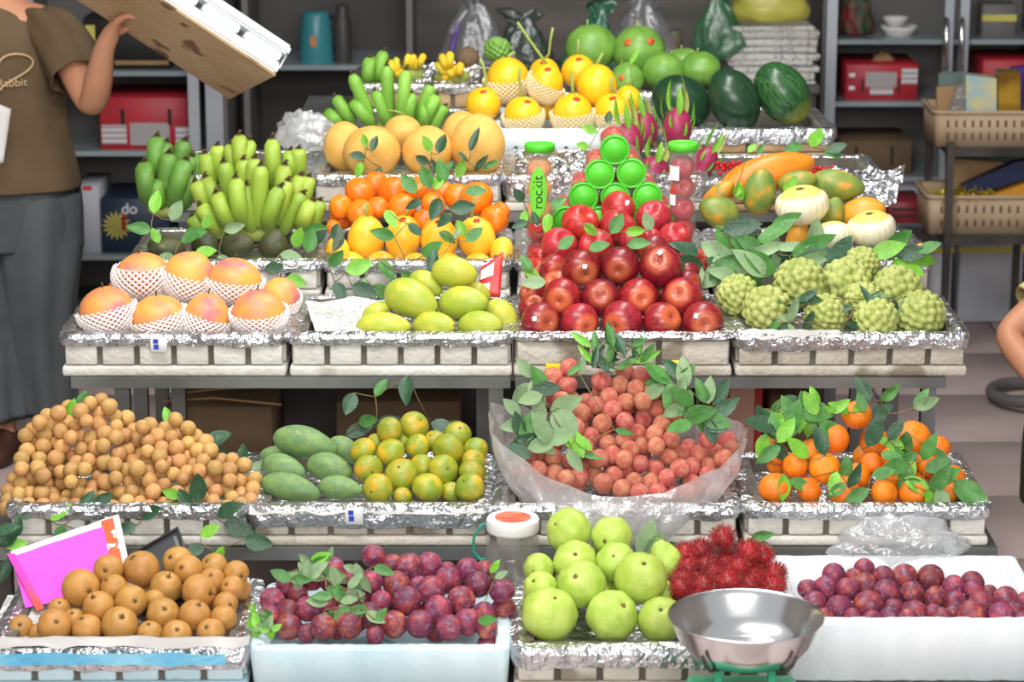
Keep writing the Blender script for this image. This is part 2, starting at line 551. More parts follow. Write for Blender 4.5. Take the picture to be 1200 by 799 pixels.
def sprig(label, place, leaves, kind='oval', twig=True, group=None, tw='twig', out=0.0, name='leaf_sprig', trad=0.0011):
    """leaves: (px, py, length px, image angle, shade); place: function (px,py)->point"""
    pts = [place(l[0], l[1]) for l in leaves]
    base = pts[0].copy()
    root = thing(name, label, 'leaves', (base.x, base.y, base.z), 0, group)
    for p, l in zip(pts, leaves):
        L = l[2] * mpp(p)
        d = img_dir(l[3], random.uniform(-0.25, 0.35) + out)
        nrm = TOCAM + Vector((random.uniform(-.45, .45), random.uniform(-.2, .2), random.uniform(-.1, .6)))
        nrm = (nrm - d * nrm.dot(d)).normalized()
        side = nrm.cross(d)
        mt = Matrix((d, side, nrm)).transposed()
        obj('leaf', random.choice(LEAF[kind]), SH[l[4]], root, p - base, mt.to_quaternion(), L)
    if twig:
        mb = MB()
        done, rest = [pts[0]], pts[1:]
        while rest:                          # each leaf joins the nearest point of the twig so far
            p, hub = min(((p, q) for p in rest for q in done), key=lambda t: (t[0] - t[1]).length)
            midp = (hub + p) / 2 + Vector((random.uniform(-.004, .004), -0.003, random.uniform(-.004, .004)))
            mb.add(tube([hub - base, midp - base, p - base], trad, 5))
            rest.remove(p); done.append(p)
        if not mb.v:
            mb.add(tube([(0, 0, 0), (0, 0.006, -0.012)], trad, 5))
        mb.build('twig', tw, root, smooth=True)
    return root

def rand_leaves(poly, n, lmin, lmax, shades, angc=None, spread=180):
    out = []
    xs = [p[0] for p in poly]; ys = [p[1] for p in poly]
    def inside(x, y):
        c = False; k = len(poly); j = k - 1
        for i in range(k):
            if (poly[i][1] > y) != (poly[j][1] > y) and x < (poly[j][0] - poly[i][0]) * (y - poly[i][1]) / (poly[j][1] - poly[i][1]) + poly[i][0]:
                c = not c
            j = i
        return c
    while len(out) < n:
        x, y = random.uniform(min(xs), max(xs)), random.uniform(min(ys), max(ys))
        if inside(x, y):
            a = random.uniform(0, 360) if angc is None else angc + random.uniform(-spread, spread)
            out.append((x, y, random.uniform(lmin, lmax), a, random.choice(shades)))
    return out

def poly_fill(poly, r, k, tries=6000, jit=0.12):
    """darts: centres at least k*r apart inside the outline"""
    out = []
    for (x, y, *_r) in rand_leaves(poly, tries, 1, 1, 'a'):
        rr = r * random.uniform(1 - jit, 1 + jit)
        if all((x - a) ** 2 + (y - b) ** 2 > (k * r) ** 2 for a, b, _ in out):
            out.append((x, y, rr))
    return out
# ---------------------------------------------------------------- room shell
M['tile'] = mat('tile', '#d6c2bf', '#c4afac', scale=3, rough=0.5, var=0.05, bump=0.05, bscale=6)
M['grout'] = mat('grout', '#5e504d', rough=0.9, var=0)
M['wall_grey'] = mat('wall_grey', '#8f8984', '#7a7570', scale=2, rough=0.8, var=0, stretch=(1, 1, 6))
fl = struct(MB().box((0, 6.0, -0.02), (7.0, 8.0, 0.032)).build('floor', 'grout'))
tile_me = rbox('tile', (0.492, 0.492, 0.008), 0.002, 1)
for i in range(-6, 6):
    for j in range(1, 18):
        X_, Y_ = i * 0.5 + 0.33, 1.5 + j * 0.5 + 0.12
        if abs(X_) < 3.0 and 2.6 < Y_ < 9.6:
            obj('tile', tile_me, 'tile', fl, (X_, Y_, -0.004))
struct(MB().box((0, 9.9, 1.5), (7.0, 0.1, 3.0)).build('wall_back', 'wall_grey'))
struct(MB().box((-2.9, 6.5, 1.5), (0.1, 6.8, 3.0)).build('wall_left', 'wall_grey'))
struct(MB().box((2.9, 6.5, 1.5), (0.1, 6.8, 3.0)).build('wall_right', 'wall_grey'))
M['ceil'] = mat('ceil', '#8c8985', '#7c7975', scale=2, rough=0.9, var=0)
struct(MB().box((0, 8.1, 3.05), (7.0, 3.6, 0.1)).build('ceiling', 'ceil'))

# ---------------------------------------------------------------- stands
def stand(name, label, boards, legs, rails, mleg='steel'):
    t = thing(name, label, 'stand', (0, 0, 0))
    for (x0, x1, y0, y1, z, th) in boards:
        MB().box(((x0 + x1) / 2, (y0 + y1) / 2, z - th / 2), (x1 - x0, y1 - y0, th)).build('shelf_board', 'steel', t)
    for (x, y, z) in legs:
        MB().box((x, y, z / 2), (0.03, 0.03, z)).build('leg', mleg, t)
    for (a, b, th) in rails:
        a, b = Vector(a), Vector(b)
        d = b - a
        c = (a + b) / 2
        MB().box(c, (abs(d.x) + th, abs(d.y) + th, th)).build('rail', mleg, t)
    return t

Y3, Z3 = 5.13, 0.645
R4 = (5.53, 0.715); R5 = (5.93, 0.834); R6 = (6.31, 0.885); R7 = (6.69, 0.94)
xL = at_Y(84, 445, Y3).x; xM = at_Y(601, 445, Y3).x; xR = at_Y(1108, 445, Y3).x
for (nm, lab, x0, x1, y0, y1, z) in (
        ('display_table', 'steel table under the netted mangoes and ripe mangoes', xL, xM - .005, Y3 - .01, 5.50, Z3),
        ('display_table', 'steel table under the apples and custard apples', xM + .005, xR, Y3 - .01, 5.50, Z3),
        ('riser_bench', 'steel riser bench hidden under the avocados, oranges and papayas', xL + .05, xR - .02, 5.51, 5.91, R4[1]),
        ('riser_bench', 'steel riser bench hidden under the cantaloupes and dragon fruits', -.80, .86, 5.92, 6.29, R5[1]),
        ('riser_bench', 'steel riser bench hidden under the yellow melons and watermelons', -.56, .82, 6.30, 6.67, R6[1]),
        ('riser_bench', 'steel riser bench hidden under the pomelos and finger bananas', -.56, .62, 6.68, 7.05, R7[1])):
    front = nm == 'display_table'
    stand(nm, lab, [(x0, x1, y0, y1, z, .022)],
          [(x0 + (.10 if front and x0 < -.5 else .03), y0 + .04, z - .022), (x1 - .03, y0 + .04, z - .022), (x0 + (.175 if front and x0 < -.5 else .03), y1 - .03, z - .022), (x1 - .06, y1 - .03, z - .022)],
          [((x0 + .05, y1 - .03, z - .045), (x1 - .05, y1 - .03, z - .045), .02)] + ([((x0 + .12, y0 + .04, .12), (x1 - .04, y0 + .04, .12), .02)] if front else []))
Y2, Z2 = 4.69, 0.425
Y1, Z1 = 4.235, 0.305
stand('low_bench', 'low dark steel bench under the longans, green oranges, lychees and mandarins',
      [(-1.02, 0.93, Y2 - 0.01, Y2 + 0.38, Z2, 0.025)],
      [(-0.98, Y2 + .02, Z2 - .025), (-0.98, Y2 + .35, Z2 - .025), (-0.06, Y2 + .02, Z2 - .025), (0.80, Y2 + .02, Z2 - .025), (0.90, Y2 + .35, Z2 - .025)], [], 'steel_dark')
stand('front_bench', 'low dark steel bench under the pears, plums and guavas',
      [(-1.0, 1.02, Y1 - 0.02, Y1 + 0.40, Z1, 0.03)],
      [(-0.95, Y1 + .02, Z1 - .03), (-0.95, Y1 + .36, Z1 - .03), (0, Y1 + .02, Z1 - .03), (0.97, Y1 + .02, Z1 - .03), (0.97, Y1 + .36, Z1 - .03)], [], 'steel_dark')

# ---------------------------------------------------------------- crates
def foil_rim(W, D, h, t=0.026, drop=0.034, amp=0.0036, rag=0.008, inner=0.032):
    sec = [(0.004, h - drop), (0.008, h - drop * 0.6), (0.009, h - drop * 0.25), (0.005, h + 0.003), (-t * 0.35, h + 0.006),
           (-t * 0.8, h + 0.003), (-t - 0.003, h - 0.008), (-t - 0.005, h - inner)]
    lp = rr_loop(W, D, 0.022, 4, 2)
    m = len(lp); v, f = [], []
    sd = random.uniform(0, 99)
    for i, (o, z) in enumerate(sec):
        for k, (p, q) in enumerate(lp):
            n1 = noise.noise(Vector((p.x * 60 + sd, p.y * 60, i * 1.7)))
            n2 = noise.noise(Vector((p.x * 25, p.y * 25 + sd, i * 0.9)))
            oo = o + amp * n1 + amp * 0.9 * abs(n2)
            zz = z + amp * 0.8 * noise.noise(Vector((p.x * 45, p.y * 45, sd + i)))
            if i == 0:
                zz += rag * noise.noise(Vector((p.x * 18 + sd, p.y * 18, 3.0)))
            v.append((p.x + q.x * oo, p.y + q.y * oo, zz))
    for i in range(len(sec) - 1):
        for k in range(m):
            a, b = i * m + k, i * m + (k + 1) % m
            f.append((a, b, b + m, a + m))
    return v, f

def tray(label, pxl, pxr, py, Yf, D, zb, h, nb=6, mbody='foam', foil='foil', recess=0.03, rz=0.0, liner='foil', drop=0.023, slab=True, name='foam_crate', mgap='gap'):
    x0, x1 = at_Y(pxl, py, Yf).x, at_Y(pxr, py, Yf).x
    W = x1 - x0
    t = thing(name, label, 'crate', ((x0 + x1) / 2, Yf + D / 2, zb), rz)
    hs = h * 0.25 if slab else 0.0
    if slab:
        obj('base_slab', rbox('base_slab', (W, D, hs), 0.006, 2), mbody, t, (0, 0, hs / 2))
    th = 0.026
    v, f = loft(W - 0.02, D - 0.02, 0.02, [(0, hs + .0005), (0, h - 0.004), (-0.004, h), (-th, h), (-th - .002, h - recess)], fine=False)
    obj('tub', mesh('tub', v, f, False), mgap, t)
    zb_, zt = hs + 0.002, h - 0.014
    wb = (W - 0.004) / nb
    me = rbox('foam_block', (wb - 0.011, 0.020, zt - zb_), 0.004, 2)
    for i in range(nb):
        for sy in (-1, 1):
            obj('foam_block', me, mbody, t, (-W / 2 + 0.002 + wb * (i + 0.5), sy * (D / 2 - 0.0125), (zb_ + zt) / 2))
    ns = 4
    ws = (D - 0.05) / ns
    me2 = rbox('foam_block', (0.020, ws - 0.011, zt - zb_), 0.004, 2)
    for i in range(ns):
        for sx in (-1, 1):
            obj('foam_block', me2, mbody, t, (sx * (W / 2 - 0.0125), -D / 2 + 0.025 + ws * (i + 0.5), (zb_ + zt) / 2))
    if foil:
        v, f = foil_rim(W - 0.004, D - 0.004, h, drop=drop, t=th, inner=recess)
        obj('foil_wrap', mesh('foil_wrap', v, f, False), foil, t)
    if liner:
        nu, nv = 26, 18
        iw, idp = W - 2 * th - 0.03, D - 2 * th - 0.03
        sd = random.uniform(0, 50)
        v, f = grid(nu, nv, lambda a, b: ((a - .5) * iw, (b - .5) * idp,
                    h - recess + 0.004 + 0.004 * noise.noise(Vector((a * 14 + sd, b * 11, 0)))), wrap=False)
        obj('liner', mesh('liner', v, f, False), liner, t)
    t['_W'] = W
    return t

# row 3 (the upper stand's front row)
H3 = 0.088
tray('white foam crate wrapped in foil under the netted pink mangoes', 72, 335, 420, Y3, 0.36, Z3, H3, 6)
tray('white foam crate wrapped in foil under the yellow-green mangoes', 339, 600, 420, Y3, 0.36, Z3, H3, 6)
tray('worn white foam crate under the dark red apples', 602, 858, 420, Y3, 0.36, Z3, H3, 3, mbody='foam_old', drop=0.012, foil='foil')
tray('yellowed foam crate wrapped in torn foil under the custard apples', 862, 1134, 420, Y3, 0.36, Z3, H3, 6, mbody='foam_old', drop=0.031)
# row 4
H4 = 0.085
tray('foil-wrapped foam crate under the avocados and front bananas', 150, 375, 310, R4[0], 0.36, R4[1], H4, 6)
tray('foil-wrapped foam crate under the small yellow melons and oranges', 380, 598, 310, R4[0], 0.36, R4[1], H4, 5)
tray('foil-wrapped foam crate under the pyramid of green-capped tubes', 606, 832, 310, R4[0], 0.36, R4[1], H4, 5)
tray('yellowed foam crate under the papayas and carved pale gourds', 838, 1092, 310, R4[0], 0.36, R4[1], H4, 5, mbody='foam_old')
# row 5
tray('old foam crate behind the dark green banana bunch', 196, 362, 215, R5[0], 0.34, R5[1] , H4, 4, mbody='foam_old')
tray('white foam crate under the pale orange cantaloupes', 366, 588, 210, R5[0], 0.36, R5[1], H4, 5)
tray('foil-covered foam crate under the pink dragon fruits', 592, 828, 210, R5[0], 0.36, R5[1], H4, 5, drop=0.05)
tray('brown foam crate wrapped in foil behind the papayas', 833, 1040, 208, R5[0], 0.36, R5[1], 0.07, 5, mbody='brown_foam', drop=0.03)
# row 6
tray('foam crate under the upper green bananas', 372, 560, 150, R6[0], 0.36, R6[1], 0.075, 5)
def plain_box(label, pxl, pxr, py, Yf, D, zb, h, m, t=0.025, deep=0.05, rz=0.0, name='foam_box', slots=0):
    x0, x1 = at_Y(pxl, py, Yf).x, at_Y(pxr, py, Yf).x
    W = x1 - x0
    v, f = loft(W, D, 0.018, [(-0.012, 0), (-0.006, 0.004), (0, h - 0.006), (-0.003, h - .001), (-0.007, h), (-t + .004, h), (-t, h - 0.004), (-t - .004, h - deep)],
                n=4, fine=True, jit=0.0011)
    o = obj(name, mesh(name, v, f, True), m, None, ((x0 + x1) / 2, Yf + D / 2, zb), (0, 0, rz))
    T(o, label, 'box')
    for k in range(slots):
        obj('slot', rbox('slot', (0.010, 0.004, 0.022), 0.002, 1), 'black', o, (-W / 2 + W * (k + .5) / slots, -D / 2 + 0.001, h * .35))
    return o
plain_box('white foam box with slots under the bright yellow melons', 575, 752, 160, R6[0], 0.36, R6[1], 0.082, 'foam_white', slots=3, deep=.03)
tray('brown cardboard-like crate with foil edge under the watermelons', 770, 976, 158, R6[0] + .01, 0.36, R6[1], 0.078, 4, mbody='brown_foam', drop=0.035, rz=math.radians(3))
# row 7
tray('brown crate under the small yellow finger bananas', 412, 590, 100, R7[0], 0.34, R7[1], 0.082, 3, mbody='brown_foam', foil='foil_dull', drop=0.02)
tray('foil-lined crate under the green pomelos', 640, 850, 100, R7[0], 0.34, R7[1], 0.06, 4, mbody='foam_old')
# row 2
H2 = 0.078
tray('foil-lined foam crate under the longan heap', 8, 288, 600, Y2, 0.36, Z2, H2, 6)
tray('foam crate wrapped in foil with a blue tape mark under green mangoes and oranges', 293, 574, 600, Y2, 0.36, Z2, H2, 6, drop=0.04, mbody='foam_old')
tray('foam crate with foil edge beneath the plastic bag of lychees', 582, 866, 600, Y2, 0.36, Z2, H2, 6)
tray('white foam crate wrapped in foil under the leafy mandarins', 873, 1160, 600, Y2, 0.36, Z2, H2, 6)
# row 1
H1 = 0.085
tray('foil-wrapped foam crate with blue tape under the brown pears', -14, 287, 755, Y1, 0.36, Z1, H1, 6, mbody='foam_blue', drop=0.04, rz=math.radians(0.6))
plain_box('pale blue-white foam box full of leafy plums', 291, 598, 750, Y1, 0.35, Z1, H1, 'foam_blue')
tray('old foam crate wrapped in foil under the guavas and rambutans', 602, 905, 755, Y1, 0.36, Z1, H1, 6, mbody='foam_old', drop=0.038)
plain_box('big clean white foam box of plums beside the weighing pan', 921, 1236, 735, Y1 + .05, 0.37, Z1, 0.115, 'foam_white', deep=0.075, t=0.03)
# blue tape marks on two foil wraps
for (label, px, py, Yf, m) in (('blue printed tape strip on the foil below the netted mangoes', 186, 404, Y3, None),
                               ('blue printed tape strip on the foil below the green mangoes', 415, 605, Y2, None)):
    c = at_Y(px, py, Yf - 0.011)
    tp = T(obj('tape_strip', rbox('tape_strip', (0.034, 0.003, 0.032), 0.001, 1), 'white_paper', None, c), label, 'tape')
    MB().box((-0.006, -0.002, 0.008), (0.010, 0.002, 0.009)).box((-0.005, -0.002, -0.004), (0.010, 0.002, 0.010)).build('blue_print', mat('blue_print', '#2f46b8', rough=0.4, var=0), tp)
c = at_Y(130, 772, Y1 - 0.012)
T(obj('tape_strip', grid and mesh('tape_strip', *grid(30, 3, lambda a, b: ((a - .5) * 0.40, -0.002 + 0.002 * noise.noise(Vector((a * 20, b * 3, 0))), (b - .5) * (0.022 + 0.008 * noise.noise(Vector((a * 6, 5, b))))), wrap=False), smooth=False), 'tape_blue', None, c),
  'long light blue tape along the pear crate', 'tape')
# ---------------------------------------------------------------- fruit meshes (unit radius)
def sp(t, p):
    return Vector((math.sin(t) * math.cos(p), math.sin(t) * math.sin(p), math.cos(t)))

def m_round(amp=0.02, fr=1.5, sx=1, sy=1, sz=1, seed=0, nu=14, nv=20, name='fruit'):
    def fn(t, p):
        d = sp(t, p)
        k = 1 + amp * noise.noise(d * fr + Vector((seed, 0, 0)))
        return Vector((d.x * sx, d.y * sy, d.z * sz)) * k
    return mesh(name, *ball(fn, nu, nv))

def m_apple(seed=0, sq=0.93):
    def fn(t, p):
        d = sp(t, p)
        k = 1 + 0.025 * noise.noise(d * 1.2 + Vector((seed, 3, 0)))
        z = d.z * sq - 0.30 * math.exp(-(t / 0.33) ** 2) + 0.22 * math.exp(-((PI - t) / 0.30) ** 2)
        w = 1 - 0.07 * max(0, -d.z) + 0.025 * math.cos(5 * p) * max(0, -d.z) ** 2
        return Vector((d.x * w, d.y * w, z)) * k
    return mesh('apple', *ball(fn, 20, 24))

def m_mandarin(seed=0):
    def fn(t, p):
        d = sp(t, p)
        k = 1 + 0.03 * noise.noise(d * 1.6 + Vector((seed, 3, 0)))
        z = d.z * 0.84 - 0.07 * math.exp(-(t / 0.25) ** 2) + 0.06 * math.exp(-((PI - t) / 0.25) ** 2)
        return Vector((d.x, d.y, z)) * k
    return mesh('mandarin', *ball(fn, 16, 22))

def m_plum(seed=0):
    def fn(t, p):
        d = sp(t, p)
        k = 1 + 0.03 * noise.noise(d * 1.3 + Vector((seed, 3, 0)))
        s = 1 - 0.045 * math.exp(-((p - PI) / 0.16) ** 2) * math.sin(t)
        z = d.z * 0.97 - 0.12 * math.exp(-(t / 0.22) ** 2)
        return Vector((d.x * s, d.y * s, z)) * k
    return mesh('plum', *ball(fn, 18, 24))

def m_guava(seed=0, pear=0.0):
    def fn(t, p):
        d = sp(t, p)
        k = 1 + 0.05 * noise.noise(d * 2.2 + Vector((seed, 3, 0))) + 0.02 * math.cos(7 * p + seed) * math.sin(t)
        z = d.z * (0.95 + pear * 0.35) - 0.10 * math.exp(-(t / 0.16) ** 2)
        w = 1 - pear * 0.40 * max(0, d.z) ** 1.0
        return Vector((d.x * w, d.y * w, z)) * k
    return mesh('guava', *ball(fn, 20, 24))

def m_mango(seed=0, el=1.4, beak=0.12, taper=0.2):
    """long axis X; the narrow, slightly hooked end at +X"""
    def fn(t, p):
        d = sp(t, p)                        # pole along +Z -> becomes +X
        k = 1 + 0.03 * noise.noise(d * 1.3 + Vector((seed, 1, 0)))
        w = 1 - taper * (d.z * 0.5 + 0.5) ** 2
        return Vector((d.z * el, d.x * w * 0.92, d.y * w - beak * d.z * d.z)) * k
    return mesh('mango', *ball(fn, 20, 24))

def fib(n):
    g = PI * (3 - math.sqrt(5))
    return [Vector((math.sqrt(1 - (1 - 2 * (i + .5) / n) ** 2) * math.cos(g * i), math.sqrt(1 - (1 - 2 * (i + .5) / n) ** 2) * math.sin(g * i), 1 - 2 * (i + .5) / n)) for i in range(n)]

def m_custard(seed=0, n=95):
    pts = np.array([list(v) for v in fib(n)])
    rs = np.random.RandomState(seed)
    pts += rs.normal(0, 0.03, pts.shape); pts /= np.linalg.norm(pts, axis=1)[:, None]
    rad = 1.95 / math.sqrt(n)
    def fn(t, p):
        d = sp(t, p)
        a = np.arccos(np.clip(pts @ np.array(d), -1, 1)).min()
        b = max(0.0, 1 - (a / rad) ** 2)
        k = 0.83 + 0.20 * math.sqrt(b) + 0.02 * noise.noise(d * 1.5)
        return Vector((d.x, d.y, d.z * 0.93)) * k
    return mesh('custard_apple', *ball(fn, 52, 76))

def m_rambutan(seed=0):
    rnd = random.Random(seed)
    v, f = ball(lambda t, p: sp(t, p) * 0.86, 10, 14)
    v = list(v)
    for d in fib(330):
        d = (d + Vector((rnd.gauss(0, .06), rnd.gauss(0, .06), rnd.gauss(0, .06)))).normalized()
        a = d.orthogonal().normalized(); b = d.cross(a)
        bend = (a * rnd.uniform(-.30, .30) + b * rnd.uniform(-.30, .30))
        r = 0.034; k = len(v)
        for c in range(3):
            v.append(d * 0.82 + (a * math.cos(2.09 * c) + b * math.sin(2.09 * c)) * r)
        for c in range(3):
            v.append(d * 1.12 + bend * .4 + (a * math.cos(2.09 * c) + b * math.sin(2.09 * c)) * r * .7)
        v.append(d * (1.34 + rnd.uniform(-.06, .08)) + bend)
        for c in range(3):
            e = (c + 1) % 3
            f.append((k + c, k + e, k + 3 + e, k + 3 + c)); f.append((k + 3 + c, k + 3 + e, k + 6))
    return mesh('rambutan', v, f)

def m_carved(seed=0):
    def fn(t, p):
        d = sp(t, p)
        rib = 0.075 * abs(math.cos(11 * p)) ** 1.5 * (1 if d.z < 0.55 else 0.2) * math.sin(t)
        z = d.z * 0.78 - 0.14 * math.exp(-(t / 0.3) ** 2)
        return Vector((d.x, d.y, z)) * (1 + rib) * (1.0 if d.z < 0.55 else 0.985)
    return mesh('carved_gourd', *ball(fn, 26, 66))

def m_banana(curve=0.16, r=0.085):
    n, k = 16, 7
    v, f = [], []
    for i in range(n + 1):
        t = i / n
        w = r * (0.52 + 0.48 * min(1, (t / 0.22)) ** .8)
        if t > 0.86:
            w *= max(0.30, 1 - ((t - 0.86) / 0.14) ** 1.6 * 0.72)
        c = Vector((0, -curve * math.sin(PI * t * 0.9) * 1.0, t))
        for j in range(k):
            a = 2 * PI * j / k
            q = 1 + 0.05 * math.cos(5 * a)
            v.append(c + Vector((math.cos(a), math.sin(a), 0)) * w * q)
    for i in range(n):
        for j in range(k):
            a, b = i * k + j, i * k + (j + 1) % k
            f.append((a, b, b + k, a + k))
    f.append(tuple(range(k - 1, -1, -1))); f.append(tuple(n * k + j for j in range(k)))
    return mesh('banana', v, f)

# skins
M['longan'] = mat('longan', '#cb9c60', '#b98b50', scale=1.6, rough=0.62, var=0.2, hue=0.014, bump=0.1, bscale=14, c3='#ad9248')
M['lychee'] = mat('lychee', '#d66d5c', '#e19478', scale=1.6, rough=0.6, var=0.13, hue=0.012, bump=0.55, bscale=16, c3='#cfa060', ramp=(0.42, 0.6))
M['pear'] = mat('pear', '#c28d48', '#b07e3c', scale=1.6, rough=0.5, var=0.08, hue=0.006, speck=(42, 0.63, '#d9a765'), c3='#a98a42')
M['green_mango'] = mat('green_mango', '#7d9c56', '#64875a', scale=1.8, rough=0.55, var=0.08, c3='#9aa850', speck=(5, 0.63, '#76804a'), detail=6)
M['green_orange'] = mat('green_orange', '#87992a', '#a9a02c', scale=1.1, rough=0.36, var=0.10, hue=0.012, c3='#d4a628', bump=0.12, bscale=40, ramp=(0.40, 0.56))
M['plum'] = mat('plum', '#6a3048', '#943642', scale=1.3, rough=0.5, var=0.22, hue=0.02, c3='#bf6448', ramp=(0.38, 0.56), speck=(3.2, 0.57, '#87607a'), detail=6)
M['guava'] = mat('guava', '#bcd063', '#a6c248', scale=1.6, rough=0.45, var=0.06, hue=0.006, bump=0.15, bscale=10)
M['calyx'] = mat('calyx', '#7a6134', '#4c3a1e', scale=7, rough=0.85, var=0.1)
M['rambutan'] = mat('rambutan', '#b92430', '#8f2030', scale=1.4, rough=0.5, var=0.12, c3='#a8582c', detail=2, speck=(3.6, 0.60, '#9a6f38'))
M['apple_dark'] = mat('apple_dark', '#7e1622', '#a02430', scale=1.1, rough=0.34, var=0.25, coat=0.1, hue=0.006, stretch=(4, 4, 1), speck=(46, 0.68, '#c86a50'), grad=('Z', -0.60, -0.85, '#c9603a'))
M['apple_light'] = mat('apple_light', '#c23430', '#a8242c', scale=1.0, rough=0.36, var=0.10, coat=0.08, hue=0.008, stretch=(3, 3, 1), c3='#dd7a3a', grad=('Z', -0.55, -0.95, '#e0784a'))
M['mandarin'] = mat('mandarin', '#f28a14', '#ee7a10', scale=1.5, rough=0.38, var=0.06, hue=0.008, bump=0.2, bscale=30)
M['orange'] = mat('orange', '#f4831a', '#ef7212', scale=1.5, rough=0.3, var=0.06, hue=0.006, bump=0.08, bscale=34)
M['custard'] = mat('custard', '#b4ba6c', '#9ca854', scale=2.0, rough=0.6, var=0.07, speck=(9, 0.66, '#8d8a4a'))
M['papaya_orange'] = mat('papaya_orange', '#ef8f26', '#e97f1c', scale=1.5, rough=0.4, var=0.03)
M['papaya_green'] = mat('papaya_green', '#6f8c42', '#93983c', scale=1.4, rough=0.45, var=0.06, c3='#dd9830', ramp=(0.34, 0.58), detail=1.5)
M['papaya_yellow'] = mat('papaya_yellow', '#e0a034', '#d3952e', scale=1.3, rough=0.42, var=0.06, c3='#8f9440', ramp=(0.36, 0.60), detail=1.5)
M['ripe_mango'] = mat('ripe_mango', '#c4c244', '#a8b83e', scale=1.0, rough=0.42, var=0.07, hue=0.016, c3='#dcc24a')
M['netted'] = mat('netted', '#f0a650', '#ec9460', scale=1.0, rough=0.45, var=0.05, hue=0.012, c3='#e2707a', ramp=(0.40, 0.56), speck=(26, 0.7, '#f2b070'))
M['yellow_melon'] = mat('yellow_melon', '#ffca28', '#fdc01e', scale=1.6, rough=0.33, var=0.03, bump=0.05, bscale=9)
M['small_melon'] = mat('small_melon', '#ffd347', '#fbbd2c', scale=1.2, rough=0.33, var=0.04, bump=0.05, bscale=9, grad=('Z', -0.3, -1.3, '#f6a524'))
M['cantaloupe'] = mat('cantaloupe', '#ebba62', '#e2ab4e', scale=1.6, rough=0.6, var=0.03, bump=0.15, bscale=40)
M['pomelo'] = mat('pomelo', '#7fae4a', '#6a9a3e', scale=1.3, rough=0.38, var=0.08, bump=0.08, bscale=40)
M['watermelon'] = mat('watermelon', '#1d3a28', '#28482c', scale=2.2, rough=0.28, var=0.05, stretch=(4, 4, 1))
M['watermelon_b'] = mat('watermelon_b', '#1f4028', '#3a6a34', scale=2.4, rough=0.28, var=0.0, stretch=(4, 4, .7), grad=('Z', -0.45, -1.0, '#9a9a30'))
M['avocado'] = mat('avocado', '#4c4a2a', '#3f4a2a', scale=1.6, rough=0.42, var=0.12, c3='#6a7034', bump=0.2, bscale=24)
M['dragon'] = mat('dragon', '#a32a54', '#8f2448', scale=1.6, rough=0.42, var=0.08, c3='#cf4a6a')
M['banana'] = mat('banana', '#a3bd44', '#8fae3a', scale=1.2, rough=0.48, var=0.08, hue=0.008, grad=('Z', 0.955, 0.985, '#4a3a20'))
M['banana_dark'] = mat('banana_dark', '#6b9a3c', '#5a8834', scale=1.2, rough=0.5, var=0.12, grad=('Z', 0.955, 0.985, '#3a2f1c'))
M['banana_up'] = mat('banana_up', '#8dc24c', '#79b03e', scale=1.2, rough=0.48, var=0.08, grad=('Z', 0.965, 0.99, '#4a4020'))
M['banana_yellow'] = mat('banana_yellow', '#f5c422', '#e2c832', scale=1.5, rough=0.5, var=0.08, c3='#a8bf34')
M['carved'] = mat('carved', '#f1e6bd', '#f6efd2', scale=2, rough=0.5, var=0.03, grad=('Z', 0.38, 0.52, '#efcf6a'))

def disc(r=0.2, rise=0.02, n=12, asp=0.7):
    v = [Vector((0, 0, rise))] + [Vector((r * math.cos(2 * PI * k / n), asp * r * math.sin(2 * PI * k / n), 0)) for k in range(n)]
    f = [(0, 1 + k, 1 + (k + 1) % n) for k in range(n)]
    v2 = [p - Vector((0, 0, 0.012)) for p in v[1:]]
    b = len(v)
    f += [(1 + k, b + k, b + (k + 1) % n, 1 + (k + 1) % n) for k in range(n)]
    return mesh('sticker', v + v2, f)
STK = disc()
STK_S = disc(0.17, 0.006, 4, 1.0)
CAL = mesh('calyx', *ball(lambda t, p: Vector((sp(t, p).x * 0.15 * (1 + .35 * math.cos(5 * p)), sp(t, p).y * 0.15 * (1 + .35 * math.cos(5 * p)), sp(t, p).z * 0.045)), 6, 20))
STEM = mesh('stem', *tube([(0, 0, -0.06), (0.01, 0, 0.12), (0.05, 0.02, 0.30)], [0.04, 0.03, 0.045], 6))
DIMPLE = mesh('dimple', *ball(lambda t, p: Vector((sp(t, p).x * 0.11 * (1 + .2 * math.cos(5 * p)), sp(t, p).y * 0.11 * (1 + .2 * math.cos(5 * p)), sp(t, p).z * 0.03)), 5, 15))

def sticker(o, wdir, m='sticker_red', me=STK, k=1.0):
    """a label on the skin, on the side that looks towards wdir"""
    q = o.rotation_quaternion if o.rotation_mode == 'QUATERNION' else o.rotation_euler.to_quaternion()
    d = (q.inverted() @ Vector(wdir))
    s = o.scale
    d = Vector((d.x / s[0], d.y / s[1], d.z / s[2])).normalized()
    return obj('sticker', me, m, o, d * k, qz(d, 0.4))

def put(name, me, m, p, scale, rot, label, cat, group=None):
    return T(obj(name, me, m, None, p, rot, scale), label, cat, group)

def cam_axis(up=0.3, spread=0.5):
    return (TOCAM + UPV * up + Vector((random.uniform(-spread, spread), random.uniform(-spread, spread) * .5, random.uniform(-spread, spread)))).normalized()

